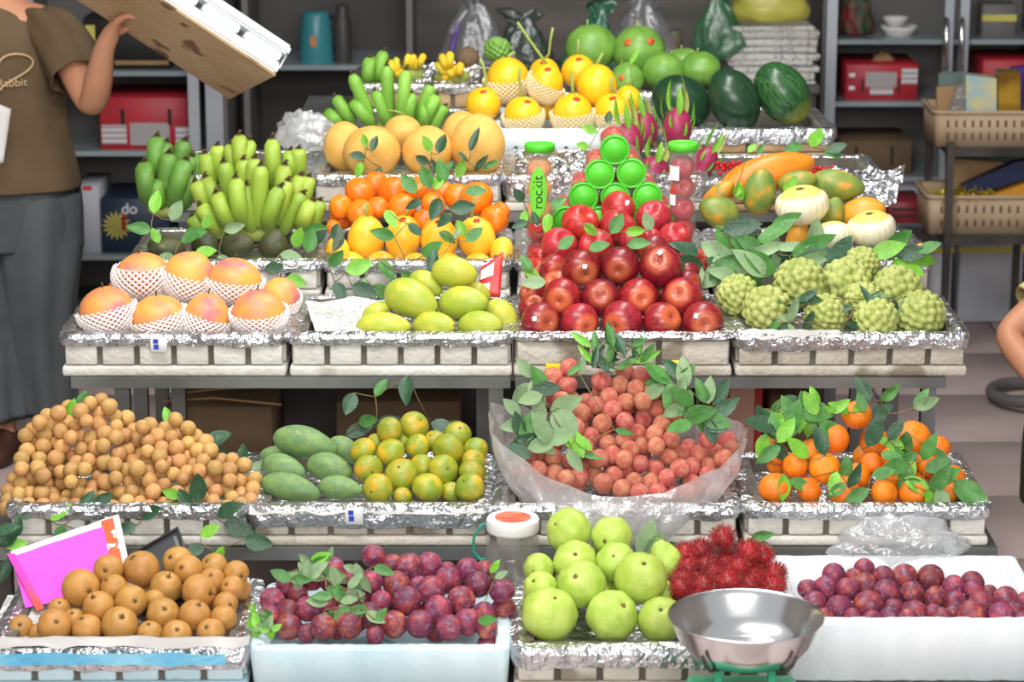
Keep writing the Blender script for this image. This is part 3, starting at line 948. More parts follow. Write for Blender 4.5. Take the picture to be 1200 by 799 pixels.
# ---- longans
poly = [(8, 600), (10, 565), (28, 515), (40, 498), (62, 482), (95, 474), (118, 468), (140, 480), (168, 494), (190, 506), (207, 492), (228, 506), (240, 520), (262, 535), (292, 548), (303, 558), (300, 588), (268, 594), (240, 584), (214, 600), (150, 600), (100, 594), (45, 603)]
me_l = [m_round(0.04, 1.3, 1, 1, 0.95, s, 10, 14, 'longan') for s in range(3)]
its = poly_fill(poly, 9.2, 1.17) + [(98, 608, 9), (80, 614, 9), (186, 597, 9), (198, 602, 9), (183, 615, 9.5), (200, 616, 7)]
E, X = heap(its, Y2 + 0.05, Z2 + H2 + 0.01, 1.0, Z2 + H2 - .028, fill=1, jit=0.004, Yback=Y2 + .42, k=1.05, ymin=Y2 + .0)
LG = 'small round tan longan fruit in the heap behind the pink paper'
ns = len(E) - 6
for i, (p, r) in enumerate(E + X):
    loose = ns <= i < len(E)
    put('longan', random.choice(me_l), 'longan', p, r, rq(), 'tan longan dangling below the heap among leaves over the pink paper' if loose else LG, 'longan', 'loose longans' if loose else 'longans in the heap')
LONG = E

# ---- brown pears
its = [(94, 690, 22), (127, 668, 17), (133, 688, 15), (115, 711, 18), (71, 713, 13), (86, 727, 14.5), (26, 735, 14), (63, 733, 19), (102, 736, 17), (140, 731, 20.5), (155, 704, 18),
       (167, 668, 21), (194, 686, 18.5), (210, 660, 18), (217, 669, 17), (234.5, 693, 19.5), (248, 665.5, 16), (247.5, 681, 15.5), (276, 673, 14.5), (272, 689, 14), (265, 707, 14), (228.6, 720, 18.5),
       (191.5, 719, 18.5), (260.5, 723.5, 15), (247.5, 740, 16), (207, 743.5, 17), (175.5, 742, 14.5), (45, 741, 12), (181, 701, 13)]
me_p = [m_plum(s) for s in (11, 12)] + [m_round(0.03, 1.2, 1, 1, 0.95, 5, 16, 22, 'pear')]
E, X = heap(its, Y1 + 0.07, Z1 + H1 + 0.004, 0.62, Z1 + H1 - .028, fill=1, ymin=Y1 + .026)
for i, (p, r) in enumerate(E + X):
    ax = cam_axis(0.5, 0.9)
    lab = ('largest brown russet pear leaning on the pink paper' if i == 0 else 'brown russet pear in the lowest row along the paper rim' if i in (6, 7, 8, 9, 24, 25, 26, 27) else 'brown russet pear on top of the pile by the dark tray' if i in (11, 13, 14) else 'brown russet pear in the middle of the pear pile')
    o = put('brown_pear', me_p[i % 3], 'pear', p, r, qz(ax), lab, 'pear', 'brown pears: ' + lab[:40])
    if i < len(E):
        obj('calyx', CAL, 'calyx', o, (0, 0, 0.90 if i % 3 < 2 else 0.95))
        if i % 3 == 0:
            obj('stem', STEM, 'stalk_dark', o, (0, 0, 0.9))

# ---- green mangoes
mg = [m_mango(s, 1.45, 0.10, 0.28) for s in (1, 2)]
def long_fruit(name, me, m, px, py, Y, hl, hw, ang, out, el, label, cat, group=None, roll=0.0, z=None):
    p = at_Y(px, py, Y)
    k = mpp(p)
    # hl, hw: half length and half width in pixels
    s = hw * k
    sx = hl * k / el
    return put(name, me, m, p, (sx, s, s), qx(img_dir(ang, out), roll), label, cat, group)
gmi = [(358, 518, 39, 20, -12, .1, 'large green mango lying on top of the other green mangoes', 4.93), (333, 548, 28, 17, -15, .3, 'dull green mango tucked under the topmost green mango', 4.88),
       (387, 548, 29, 18.5, -14, .3, 'plump green mango leaning on the green-yellow oranges', 4.865), (341, 571, 37, 18, -12, .2, 'green mango with yellow blotches against the foil rim', 4.775), (399, 571, 27, 15, -6, .2, 'blue-green mango beside the lowest green orange', 4.775),
       (405, 527, 22, 15, -35, .0, 'small green mango half hidden behind the orange pile', 4.965), (330, 533, 26, 12, 0, 0, 'hidden green mango at the back of the tray', 4.97)]
for i, (px, py, hl, hw, a, out, lab, Y) in enumerate(gmi):
    o = long_fruit('green_mango', mg[i % 2], 'green_mango', px, py, Y, hl, hw, a, out, 1.45, lab, 'mango', 'green mangoes')
    obj('stem', DIMPLE, 'stalk_dark', o, (-1.42, 0, -0.10), qz((-1, 0, 0)))

# ---- green oranges
its = [(488, 501, 17), (456, 509, 15), (537, 511, 15.5), (490, 525, 14.5), (525, 527, 19), (457, 529, 16.5), (471, 555, 19), (492, 545, 14.5), (520, 550, 17), (556, 527, 14), (554, 539, 14), (553, 552, 14.5),
       (550, 570, 17), (502, 571, 18), (528, 574, 12), (472, 580, 11), (443, 572, 17.5), (427, 528, 15.5), (432, 550, 16.5), (441, 518, 11), (508, 516, 13), (470, 518, 10)]
E, X = heap(its, Y2 + 0.075, Z2 + H2 + 0.012, 0.9, Z2 + H2 - .028, fill=1, Yback=Y2 + .40, ymin=Y2 + .026)
me_o = [m_mandarin(s) for s in range(3)]
for i, (p, r) in enumerate(E + X):
    lab = ('green-yellow orange crowning the pile of green oranges' if i == 0 else 'green-yellow orange in the lowest row on the paper rim' if i in (12, 13, 14, 15, 16)
           else 'green-yellow orange stacked along the plastic bag side' if i in (9, 10, 11) else 'green-yellow orange touching the green mangoes' if i in (17, 18) else 'green-yellow orange in the middle of the pile')
    o = put('green_orange', me_o[i % 3], 'green_orange', p, r, qz(cam_axis(0.6, 1.1)), lab, 'orange', 'green oranges: ' + lab[21:])
    if i < len(E) and i % 2 == 0:
        obj('stem_scar', DIMPLE, 'stalk_dark', o, (0, 0, 0.78), None, 0.7)

# ---- plums
me_pl = [m_plum(s) for s in range(4)]
P1 = [(337, 687, 13), (365, 677, 15), (390, 667, 13), (388, 681, 13), (412, 678, 15), (439, 652, 13), (436, 681, 12), (322, 704, 14), (336, 716, 15), (348, 697, 11), (361, 714, 14), (380, 708, 14.5), (413, 704, 15), (434, 721, 15), (408, 732, 15), (378, 735, 14.5), (341, 732, 15), (358, 740, 11), (440, 743, 10),
      (460, 661, 12), (482, 666, 15), (503, 664, 15), (526, 678, 14), (549, 669, 14), (560, 685, 14.5), (588, 692, 14), (464, 685, 15), (504, 691, 16), (541, 703, 15.5), (478, 704, 16.5), (514, 714, 15.5), (462, 731, 15), (491, 731, 15.5), (527, 735, 14.5), (548, 728, 15), (570, 736, 12), (566, 718, 12), (490, 684, 11), (520, 668, 11), (566, 668, 11), (318, 722, 12), (395, 722, 11), (447, 704, 12)]
P2 = [(976.7, 674, 13), (967, 689, 14), (947, 690, 11), (1012, 667, 11.5), (1001.5, 676, 10), (992.6, 690, 13), (1015, 684, 13), (1036, 675, 11.5), (1060, 676, 14.5), (1038, 694, 14.5), (983.6, 714.5, 16), (1018, 709.6, 16.5), (955, 706, 13), (966, 723, 11), (1000.5, 724.5, 10), (1021, 728, 12), (1047, 712.6, 11), (1045, 722.5, 12.5), (1068, 697.6, 14), (1067, 715.5, 12), (1066, 731, 11),
      (1090, 677, 15), (1118.6, 688, 13), (1142, 685, 13.5), (1096, 700, 12), (1140, 692, 11), (1118.6, 708, 14), (1151, 707.6, 14.5), (1179, 701.6, 14.5), (1160, 695, 10), (1072, 719.5, 14), (1094.7, 718.5, 11.5), (1113.6, 718.5, 12), (1141.5, 724.5, 17), (1107, 730.5, 12), (1187, 716.5, 13), (1177, 729.5, 14.5), (1198, 706, 12), (1199, 727, 11), (1169, 720, 10), (1213, 714, 14), (1217, 696, 13)]
for (pl, Y0, z0, s, fz, lab, g) in ((P1, Y1 + 0.06, Z1 + H1 + 0.002, 0.50, Z1 + .036, 'purple-red plum among leaves in the pale blue foam box', 'plums in the pale blue box'),
                                     (P2, Y1 + 0.115, Z1 + 0.113, 0.22, Z1 + .04, 'purple-red plum in the clean white foam box', 'plums in the white box')):
    E, X = heap(pl, Y0, z0, s, fz, fill=1, k=1.1, ymin=Y0 - .035)
    for i, (p, r) in enumerate(E + X):
        put('plum', random.choice(me_pl), 'plum', p, r, rq(), 'plum resting highest on the leaves of the pale blue box' if pl is P1 and i == 5 else lab, 'plum', None if pl is P1 and i == 5 else g)
    if pl is P1:
        PLUM1 = E

# ---- guavas
its = [(667, 625.5, 26), (717.5, 632.5, 23.5), (674, 657, 25), (723, 660.5, 23), (681, 683, 27), (749, 678, 29.5), (644, 718, 31), (717.5, 720, 29), (773.5, 725, 26), (632, 667.5, 17.5), (633.5, 688.5, 19.5), (777, 697, 17), (709, 690, 16)]
E, X = heap(its, Y1 + 0.085, Z1 + H1 + 0.022, 1.05, Z1 + H1 - .028, fill=1, Yback=Y1 + .37, k=1.06, ymin=Y1 + .026)
me_g = [m_guava(s) for s in range(3)]
for i, (p, r) in enumerate(E + X):
    lab = ('light green guava at the very top of the guava pile' if i == 0 else 'light green guava second from the top of the pile' if i == 1 else 'large light green guava in the lowest row on the foil' if i in (6, 7, 8) else 'small light green guava next to the jar' if i in (9, 10) else 'light green guava in the middle tiers of the pile' if i < 6 else 'small light green guava squeezed behind bigger ones')
    o = put('guava', me_g[i % 3], 'guava', p, r, qz(cam_axis(0.35, 0.75)), lab, 'guava', lab)
    if i < len(E):
        obj('calyx', CAL, 'calyx', o, (0, 0, 0.84), None, 1.1)
GUA = E
p = at_Y(781, 658, Y1 + 0.245)
o = put('guava', m_guava(9, 1.0), 'guava', p, 21.5 * mpp(p), qz(img_dir(112, 0.1)), 'pear-shaped light green guava beside the rambutans', 'guava', 'guavas')
obj('stem', STEM, 'stalk', o, (0, 0, 1.12))

# ---- rambutans
its = [(847, 630, 13.5), (878, 649, 14), (820, 646.6, 13.5), (805, 651, 12.5), (823.6, 663, 14.5), (850.7, 659, 13), (891, 651, 13), (884, 674, 13.5), (854, 680, 14.5), (823.6, 686, 13.5), (906, 672, 12.5), (906, 687, 12.5), (802, 678, 13.5), (807, 665, 12), (793, 699, 10), (798, 689, 12), (878, 684, 12), (838, 671, 12), (866, 664, 12), (840, 700, 13), (870, 702, 13), (900, 702, 12), (815, 704, 12)]
E, X = heap(its, Y1 + 0.085, Z1 + H1 + 0.004, 0.95, Z1 + H1 - .026, fill=1, Yback=Y1 + .36, ymin=Y1 + .026)
me_r = [m_rambutan(s) for s in range(2)]
for i, (p, r) in enumerate(E + X):
    lab = 'hairy red rambutan at the top of the rambutan heap' if i == 0 else 'hairy red rambutan in the heap behind the weighing pan'
    put('rambutan', me_r[i % 2], 'rambutan', p, r * 0.98, rq(), lab, 'rambutan', 'rambutans')

# ---- lychees
its = [(650, 442), (663.6, 452), (666, 432), (657, 469), (672, 469), (686, 471.6), (705.4, 448), (725, 452), (734.6, 436), (748, 442.4), (745, 455), (733, 470), (754, 470), (713, 464), (715, 479.6), (706, 495.6), (732.4, 493.6), (754, 492.4), (700, 474), (680, 484), (675, 500.6), (692.4, 512),
       (714, 520.6), (731, 516), (746, 507), (751, 522), (720, 532), (731, 538), (750, 543.4), (733.6, 553), (632, 530), (650, 537), (669, 541.6), (684, 545), (630, 550), (649, 521), (619, 536), (613, 549), (650, 555), (685, 524), (702, 537), (695, 557), (646, 457), (767, 458), (775.6, 497), (772, 479), (785, 471),
       (790.6, 481.4), (769, 522), (787, 514), (808, 526), (830, 514), (784, 536), (824, 534), (840, 529), (796.6, 549), (769.6, 548), (810, 549), (830, 545), (849, 537), (854, 528), (856, 547), (833, 558), (812, 565.6), (782, 559.6), (761.6, 562.4), (750, 578), (771, 577), (788, 578), (808, 578), (820, 573), (744, 564), (851, 520),
       (707, 566), (679, 558), (730, 572), (720, 557), (768, 508), (797, 533), (738, 527), (665, 560), (835, 571), (845, 560)]
its = [(a, b, 10.4 * random.uniform(.93, 1.05)) for a, b in its]
E, X = heap(its, Y2 + 0.075, Z2 + H2 - 0.005, 1.15, Z2 + H2 - .026, fill=2, Yback=Y2 + .36, k=1.1)
me_ly = [m_round(0.05, 1.3, 1, 1, 1.04, s + 20, 12, 16, 'lychee') for s in range(3)]
for p, r in E + X:
    put('lychee', random.choice(me_ly), 'lychee', p, r, rq(), 'pink-red lychee in the mound inside the clear plastic bag', 'lychee', 'lychees in the bag')
LYC = E

# ---- mandarins
its = [(978, 514.4, 17), (1004, 486, 17), (931, 545, 15), (966, 548, 18), (908.5, 572, 19), (989.6, 576, 18), (948, 574, 15), (1006.5, 556, 14), (905, 521, 13), (912, 532, 12), (1027, 520, 18), (1071, 516.6, 21), (1089, 545, 16), (1050.5, 552.6, 17), (1069.7, 575, 18), (1037, 577, 16), (1098, 523, 13), (1118, 560, 14), (1020, 543.6, 13), (950, 528, 14), (1047, 535, 14), (1113, 575, 12)]
E, X = heap(its, Y2 + 0.08, Z2 + H2 + 0.012, 0.95, Z2 + H2 - .028, fill=1, Yback=Y2 + .38, ymin=Y2 + .026)
for i, (p, r) in enumerate(E + X):
    lab = 'bright orange mandarin topping the leafy mandarin pile' if i == 1 else 'bright orange mandarin among leaves in the foil tray'
    o = put('mandarin', me_o[i % 3], 'mandarin', p, r, qz(cam_axis(0.9, 1.0)), lab, 'mandarin', 'leafy mandarins')
    if i < len(E):
        obj('stem', STEM, 'stalk', o, (0, 0, 0.78), None, 0.6)
MAN = E

# ---- apples
its = [(634, 379, 22), (679, 381.5, 21.5), (729.5, 378.5, 23), (776.5, 377.7, 22), (823, 377, 22.5), (657, 350, 21.5), (703, 349, 21.5), (748, 349, 21.5), (799.7, 347.6, 23), (681.4, 316.5, 22), (726.5, 312, 21.5), (774, 311.6, 23.5), (649.5, 316.5, 16), (649.5, 331, 17), (627, 345, 15), (627, 358, 16), (766, 294, 18), (805, 318, 16), (806, 331, 15)]
E, X = heap(its, Y3 + 0.078, Z3 + H3 + 0.016, 0.95, Z3 + H3 - .026, fill=1, Yback=Y3 + .36, k=1.08, ymin=Y3 + .028)
me_a = [m_apple(s) for s in range(3)]
stk = {0: (-.35, .15), 9: (.15, .1), 11: (-.1, .75), 4: (-.45, .3)}
for i, (p, r) in enumerate(E + X):
    lab = ('dark red apple in the lowest row of the apple stack' if i < 5 else 'dark red apple in the second row of the apple stack' if i < 9 else 'dark red apple in the top row of the front apple stack' if i < 12
           else 'small dark red apple wedged at the side of the apple stack' if i < len(E) else 'dark red apple buried inside the apple stack')
    if i in stk:
        lab = 'dark red apple with a small square sticker in the front stack'
    o = put('dark_red_apple', me_a[i % 3], 'apple_dark', p, r, qz(-cam_axis(-0.05, 0.75)), lab, 'apple', 'dark red apples with stickers' if i in stk else lab)
    if i < len(E):
        obj('calyx', DIMPLE, 'stalk_dark', o, (0, 0, -0.70))
    if i in stk:
        a, b = stk[i]
        sticker(o, TOCAM + Vector((1, 0, 0)) * a + UPV * b, 'sticker_white', STK_S)
APP = E
its = [(724.6, 247, 20.5), (680.6, 262, 21.5), (724.6, 266, 21.5), (766, 256.4, 20), (698, 288, 20), (655, 288, 20.5), (790, 279, 18), (741.5, 281, 16), (629, 316.5, 14), (826, 305, 13), (632, 303, 13), (762, 279, 14)]
E, X = heap(its, Y3 + 0.275, Z3 + H3 + 0.045, 1.15, Z3 + H3 - .026, fill=1, k=1.07, Yback=5.60)
for i, (p, r) in enumerate(E + X):
    lab = 'bright red apple with a white sticker topping the apple pile' if i == 0 else 'bright orange-red apple behind the dark red apple stack'
    o = put('bright_red_apple', me_a[i % 3], 'apple_light', p, r, qz(cam_axis(0.9, 1.2)), lab, 'apple', 'bright red apples')
    if i == 0:
        sticker(o, TOCAM + Vector((.55, 0, 0)) + UPV * .35, 'sticker_white', STK)

# ---- netted mangoes
def net_mesh(lo=-0.95, hi=0.15, rows=11, cols=26, rr=1.06):
    bm = bmesh.new()
    R_ = []
    for i in range(rows + 1):
        z = lo + (hi - lo) * i / rows
        t = math.acos(max(-1, min(1, z)))
        r_ = math.sin(t) * rr + 0.01
        R_.append([bm.verts.new((r_ * math.cos(2 * PI * (j + 0.5 * (i % 2)) / cols), r_ * math.sin(2 * PI * (j + 0.5 * (i % 2)) / cols), z * rr)) for j in range(cols)])
    for i in range(0, rows - 1):
        for j in range(cols):
            k = j if i % 2 else (j - 1) % cols
            a = R_[i][j]; b = R_[i + 1][j if not i % 2 else (j + 1) % cols]; c = R_[i + 2][j]; d = R_[i + 1][(j - 1) % cols if not i % 2 else j]
            bm.faces.new((a, b, c, d))
    me = bpy.data.meshes.new('foam_net')
    bm.to_mesh(me); bm.free()
    return me
NET = net_mesh()
ni = [(168, 322, 32, 24, 0.05, 'pink netted mango at the back left, sleeved almost to its stem'), (221, 323, 30, 27, -.25, 'golden netted mango in the middle of the upper pair row'), (274, 329, 31, 25, -.1, 'orange netted mango with a dark stem beside the avocados'),
      (125, 364, 32, 26, -.3, 'pink-red netted mango at the crate corner nearest the person'), (186, 373, 32, 24, -.45, 'green-gold blushed netted mango in the lower row'), (242, 372, 27, 27, -.5, 'peach-gold netted mango standing upright in the lower row'), (303, 366, 31, 25, -.5, 'green and pink netted mango at the inner crate corner'),
      (329, 348, 22, 22, -.4, 'small pink netted mango half hidden by its neighbours'), (146, 346, 22, 20, -.4, 'pink netted mango peeping out behind the lower row')]
me_n = [m_round(0.04, 1.2, 1, 1, 1, s + 40, 18, 24, 'netted_mango') for s in range(3)]
for i, (px, py, rx, rz_, hi, lab) in enumerate(ni):
    rx, rz_ = rx * 1.0, rz_ * 1.08
    Yn = (Y3 + 0.088 if i in (3, 4, 5, 6) else (Y3 + 0.20 if i < 3 else Y3 + 0.19 + 0.09 * (i == 8)))
    p = at_Y(px, py, Yn)
    k = mpp(p)
    q = qz(img_dir(90 + random.uniform(-8, 8), 0.28), random.uniform(0, 6))
    o = put('netted_mango', me_n[i % 3], 'netted', p, (rx * k, rx * k, rz_ * k), q, lab, 'mango', 'netted mangoes')
    nt = obj('foam_net', NET if hi < 0 else net_mesh(hi=0.45), 'net', o, (0, 0, 0), (0.22 * (-1 if i == 0 else 1) * random.uniform(.2, 1), 0.25 * random.uniform(-1, 1), 0), (1.04, 1.04, 1.04))
    wf = nt.modifiers.new('strands', 'WIREFRAME'); wf.thickness = 0.125; wf.use_even_offset = False
    obj('stem', STEM, 'stalk_dark', o, (0, 0, 0.96), None, 0.9)

# ---- ripe mangoes
rm = [m_mango(s, 1.3, 0.08, 0.22) for s in (5, 6)]
rmi = [(533, 319, 28, 20, -8, .25, 'lime green mango on top of the yellow-green mangoes', 5.27), (482, 350, 35, 24, -22, .35, 'large yellow-green mango leaning left below the topmost mango', 5.235), (543, 354, 32, 21, 4, .45, 'broad yellow-green mango right under the topmost mango', 5.235),
       (587, 368, 22, 18, -30, .3, 'green mango at the foil side of the mango pile', 5.25), (449, 383, 33, 17, 0, .2, 'flat green mango resting on the empty paper corner', 5.17), (508, 384, 29, 18, 3, .6, 'golden yellow mango in the lowest mango row', 5.165), (562, 383, 29, 18, 5, .5, 'pale green mango in the lowest mango row', 5.165),
       (441, 365, 19, 11, 30, 0, 'green mango end showing behind the flat mango', 5.245), (500, 332, 22, 15, -30, .2, 'yellow mango half hidden under the topmost mango', 5.30), (560, 344, 16, 14, -20, .0, 'green mango mostly hidden beside the red package', 5.30), (536, 364, 24, 13, 0, .2, 'mango buried inside the mango pile', 5.285)]
for i, (px, py, hl, hw, a, out, lab, Y) in enumerate(rmi):
    o = long_fruit('ripe_mango', rm[i % 2], 'ripe_mango', px, py, Y, hl, hw, a, out, 1.3, lab, 'mango', 'yellow-green mangoes')
    obj('stem', DIMPLE, 'stalk_dark', o, (1.27, 0, -0.08), qz((1, 0, 0)))

# ---- custard apples
its = [(866, 346, 23), (898, 362, 26), (938, 332, 28), (996, 333, 29), (1008, 312, 20), (1050, 340, 27), (968, 368, 23), (1026, 372, 24), (1078, 370, 27), (1012, 350, 20)]
E, X = heap(its, Y3 + 0.085, Z3 + H3 + 0.015, 0.8, Z3 + H3 - .028, fill=0, k=1.14, ymin=Y3 + .022)
me_c = [m_custard(1), m_custard(2, 80)]
clab = ['pale green knobbly custard apple against the apple tray', 'knobbly custard apple in the front beside the apple tray', 'round custard apple under the drooping leaves', 'largest custard apple in the middle of the heap', 'small custard apple perched on the largest one', 'custard apple below the leafy twig on the carved gourd', 'low custard apple in front of the green leaves', 'low custard apple with spaced knobs in the front row', 'custard apple in the foil corner of the tray', 'custard apple wedged beneath the largest one']
for i, (p, r) in enumerate(E):
    put('custard_apple', me_c[i % 2], 'custard', p, r, qz(cam_axis(1.5, 0.8)), clab[i], 'custard apple', 'custard apples')

# ---- papayas and carved gourds
pm = [m_mango(s, 1.35, 0.04, 0.18) for s in (8, 9)]
pap = [('papaya_orange', 900, 204, 52, 21, 17, -.1, 'long ripe orange papaya lying behind the green papayas', 5.77), ('papaya_green', 890, 225, 26, 19, 85, .5, 'green papaya with orange blush in front of the ripe papaya', 5.68), ('papaya_green', 843, 249, 23, 18, 160, .3, 'yellow-green papaya beside the tube with red apples', 5.63),
       ('papaya_green', 934, 214, 21, 13, 12, .3, 'orange and green papaya between two bigger green papayas', 5.72), ('papaya_green', 981, 218, 29, 18, -8, .2, 'large dark green papaya by the crate with foil', 5.74), ('papaya_yellow', 1010, 250, 26, 19, 12, .5, 'rounded golden papaya beside the carved gourds', 5.68),
       ('papaya_green', 977, 250, 18, 13, 80, .4, 'green papaya tip squeezed between carved gourd and golden papaya', 5.69), ('papaya_green', 987, 238, 14, 10, 20, .4, 'small green papaya behind the golden papaya', 5.75), ('papaya_yellow', 842, 228, 20, 12, 40, .2, 'dull yellow papaya behind the yellow-green one', 5.73),
       ('papaya_yellow', 1076, 304, 18, 12, 75, .3, 'small orange papaya at the foil edge behind the custard apples', 5.60), ('papaya_yellow', 935, 284, 26, 14, 85, .4, 'golden papaya under the carved gourds', 5.62), ('papaya_orange', 862, 285, 22, 16, 30, .3, 'orange papaya covered by the big leaves', 5.64)]
for i, (m, px, py, hl, hw, a, out, lab, Y) in enumerate(pap):
    long_fruit('papaya', pm[i % 2], m, px, py, Y, hl * 1.12, hw * 1.14, a, out, 1.35, lab, 'papaya', 'papayas', roll=i)
cg = m_carved()
for (px, py, r, tl, lab, Y) in ((940, 240, 30, .35, 'carved pale gourd with a yellow cap on top of the papayas', 5.625), (974, 279, 26, -.2, 'smooth pale yellow gourd below the highest carved gourd', 5.59), (1021, 267, 27, .35, 'carved pale gourd at the leafy twig near the foil edge', 5.61)):
    p = at_Y(px, py, Y)
    o = put('carved_gourd', cg, 'carved', p, r * mpp(p), qz(img_dir(100, tl)), lab, 'gourd', 'carved gourds')
    obj('stem_end', CAL, 'stalk_dark', o, (0, 0, 0.64), None, 1.2)

# ---- oranges and small yellow melons (row 4)
its = [(421.7, 225, 17), (460, 223, 17), (443, 217, 15), (401, 242, 14), (422.5, 248, 15.5), (441, 243, 13), (471, 243, 16), (488, 222, 14), (556, 233, 20), (536, 230, 16), (506, 240, 15), (578, 256, 16), (498, 257, 13), (391, 266, 9), (585, 249, 12), (520, 226, 14)]
E, X = heap(its, R4[0] + 0.17, R4[1] + H4 + 0.055, 1.3, R4[1] + H4 - .028, fill=1, Yback=R4[0] + .37)
for i, (p, r) in enumerate(E + X):
    o = put('orange', me_o[i % 3], 'orange', p, r, qz(cam_axis(0.6, 0.9)), 'glossy orange in the pile behind the small yellow melons', 'orange', 'oranges')
me_m = [m_round(0.03, 1.2, 1, 1, 1, s + 60, 18, 24, 'melon') for s in range(3)]
smi = [(430, 279, 22, 27), (472, 279, 21, 28), (514, 281, 22, 27), (559, 279, 22, 26), (408, 314, 22, 20), (396, 295, 15, 18), (446, 314, 19, 20), (487, 314, 17, 18), (588, 295, 14, 18), (525, 314, 18, 18), (560, 314, 18, 18)]
for i, (px, py, a, b) in enumerate(smi):
    p = at_Y(px, py, R4[0] + (0.125 if i < 4 else 0.06 if i not in (5, 8) else 0.10)); k = mpp(p)
    o = put('small_yellow_melon', me_m[i % 3], 'small_melon', p, (a * k, a * k, b * k), qz(img_dir(90 + random.uniform(-14, 14), 0.35)),
            'small yellow melon with a cut stalk in front of the oranges' if i < 4 else 'small yellow melon in the low row behind the mangoes', 'melon', 'upper small yellow melons' if i < 4 else 'lower small yellow melons')
    if i < 4:
        v, f = tube([(0, 0, .95), (0.05, 0, 1.15), (0.25, 0.05, 1.5), (.32, .1, 1.75)] if i in (1, 3) else [(0, 0, .95), (-0.1, 0, 1.2), (-0.05, 0.05, 1.6)], [0.1, 0.07, .07, .09][:4 if i in (1, 3) else 3], 6)
        obj('stalk', mesh('stalk', v, f), 'stalk', o)
        if i > 0:
            sticker(o, TOCAM * .7 + UPV * .9, 'sticker_red', STK)

# ---- cantaloupes
ci = [(405, 172, 25, 30, 6.02, 'pale cantaloupe at the outer end of the cantaloupe row'), (434, 178, 34, 31, 6.00, 'broad pale cantaloupe with a leaf twig beside the outer end'), (472, 156, 23, 21, 6.16, 'small cantaloupe behind the row with a dry stalk'), (501, 178, 30, 31, 6.00, 'pale cantaloupe in the middle with upright leaves'),
      (560, 170, 32, 37, 6.00, 'tall pale cantaloupe with a dark leaf at the inner end'), (541, 160, 24, 30, 6.12, 'cantaloupe half hidden behind the tall one')]
for i, (px, py, a, b, Y, lab) in enumerate(ci):
    p = at_Y(px, py, Y); k = mpp(p)
    o = put('cantaloupe', me_m[i % 3], 'cantaloupe', p, (a * k, a * k, b * k), qz(img_dir(90 + random.uniform(-6, 6), 0.1)), lab, 'melon', 'cantaloupes')
    if i == 2:
        v, f = tube([(0, 0, .95), (0, -.1, 1.15), (-.5, -.1, 1.25), (-.9, -.1, 1.28)], [0.06, .05, .04, .04], 6)
        obj('stalk', mesh('stalk', v, f), 'stalk', o)

# ---- bright yellow melons
yi = [(595, 92, 25, 25, 6.50, 0), (640, 97, 20, 22, 6.46, 1), (638, 86, 18, 18, 6.56, 1), (678, 84, 20, 20, 6.54, 2), (699, 100, 24, 25, 6.47, 0), (613, 134, 22, 21, 6.40, 1), (671, 132, 23, 23, 6.40, 1), (566, 122, 21, 20, 6.44, 1), (718, 130, 22, 21, 6.42, 1), (736, 118, 16, 18, 6.48, 0), (642, 122, 17, 18, 6.48, 0)]
stalks = {0: [(0, 0, .95), (.05, 0, 1.1), (.3, 0, 1.25)], 5: [(0, 0, .95), (-.05, 0, 1.4), (-.15, -.1, 2.0), (-.08, -.1, 2.6)], 6: [(0, 0, .95), (-.1, 0, 1.3), (-.18, -.1, 2.1)], 1: [(0, 0, .95), (-.3, 0, 1.4), (-1.1, 0, 2.4), (-1.7, 0, 3.2)],
          2: [(0, 0, .95), (.25, 0, 1.3), (.3, 0, 2.2), (.42, 0, 3.0)], 3: [(0, 0, .95), (0, 0, 1.5), (0.02, 0, 1.9)], 4: [(0, 0, .95), (.1, 0, 1.1), (.35, 0, 1.5)], 7: [(0, 0, .95), (.15, 0, 1.4), (0, 0, 2.2), (-.2, 0, 2.7)], 8: [(0, 0, .95), (-.1, 0, 1.4), (-.12, 0, 1.9)], 9: [(0, 0, .95), (.1, 0, 1.4)]}
for i, (px, py, a, b, Y, st) in enumerate(yi):
    p = at_Y(px, py, Y); k = mpp(p)
    o = put('yellow_melon', me_m[i % 3], 'yellow_melon', p, (a * k, a * k, b * k), qz(img_dir(90 + random.uniform(-4, 4), 0.25)),
            'bright yellow melon with a red sticker in the white slotted box' if st else 'plain bright yellow melon in the white slotted box', 'melon', 'stickered yellow melons' if st else 'plain yellow melons')
    if i in stalks:
        v, f = tube(stalks[i], [0.12] + [0.085] * (len(stalks[i]) - 1), 6)
        obj('stalk', mesh('stalk', v, f), 'stalk', o)
    if st:
        sticker(o, TOCAM * .9 + UPV * .75 + Vector((random.uniform(-.3, .3), 0, 0)), 'sticker_red', STK)
    if i in (0, 1, 5, 6, 8):
        nt = obj('foam_net', NET, 'net_cream', o, (0, 0, -0.06), (0.12, 0.45 if i == 1 else -.12, 0), (1.05, 1.05, 1.05))
        if not nt.modifiers:
            wf = nt.modifiers.new('strands', 'WIREFRAME'); wf.thickness = 0.13; wf.use_even_offset = False

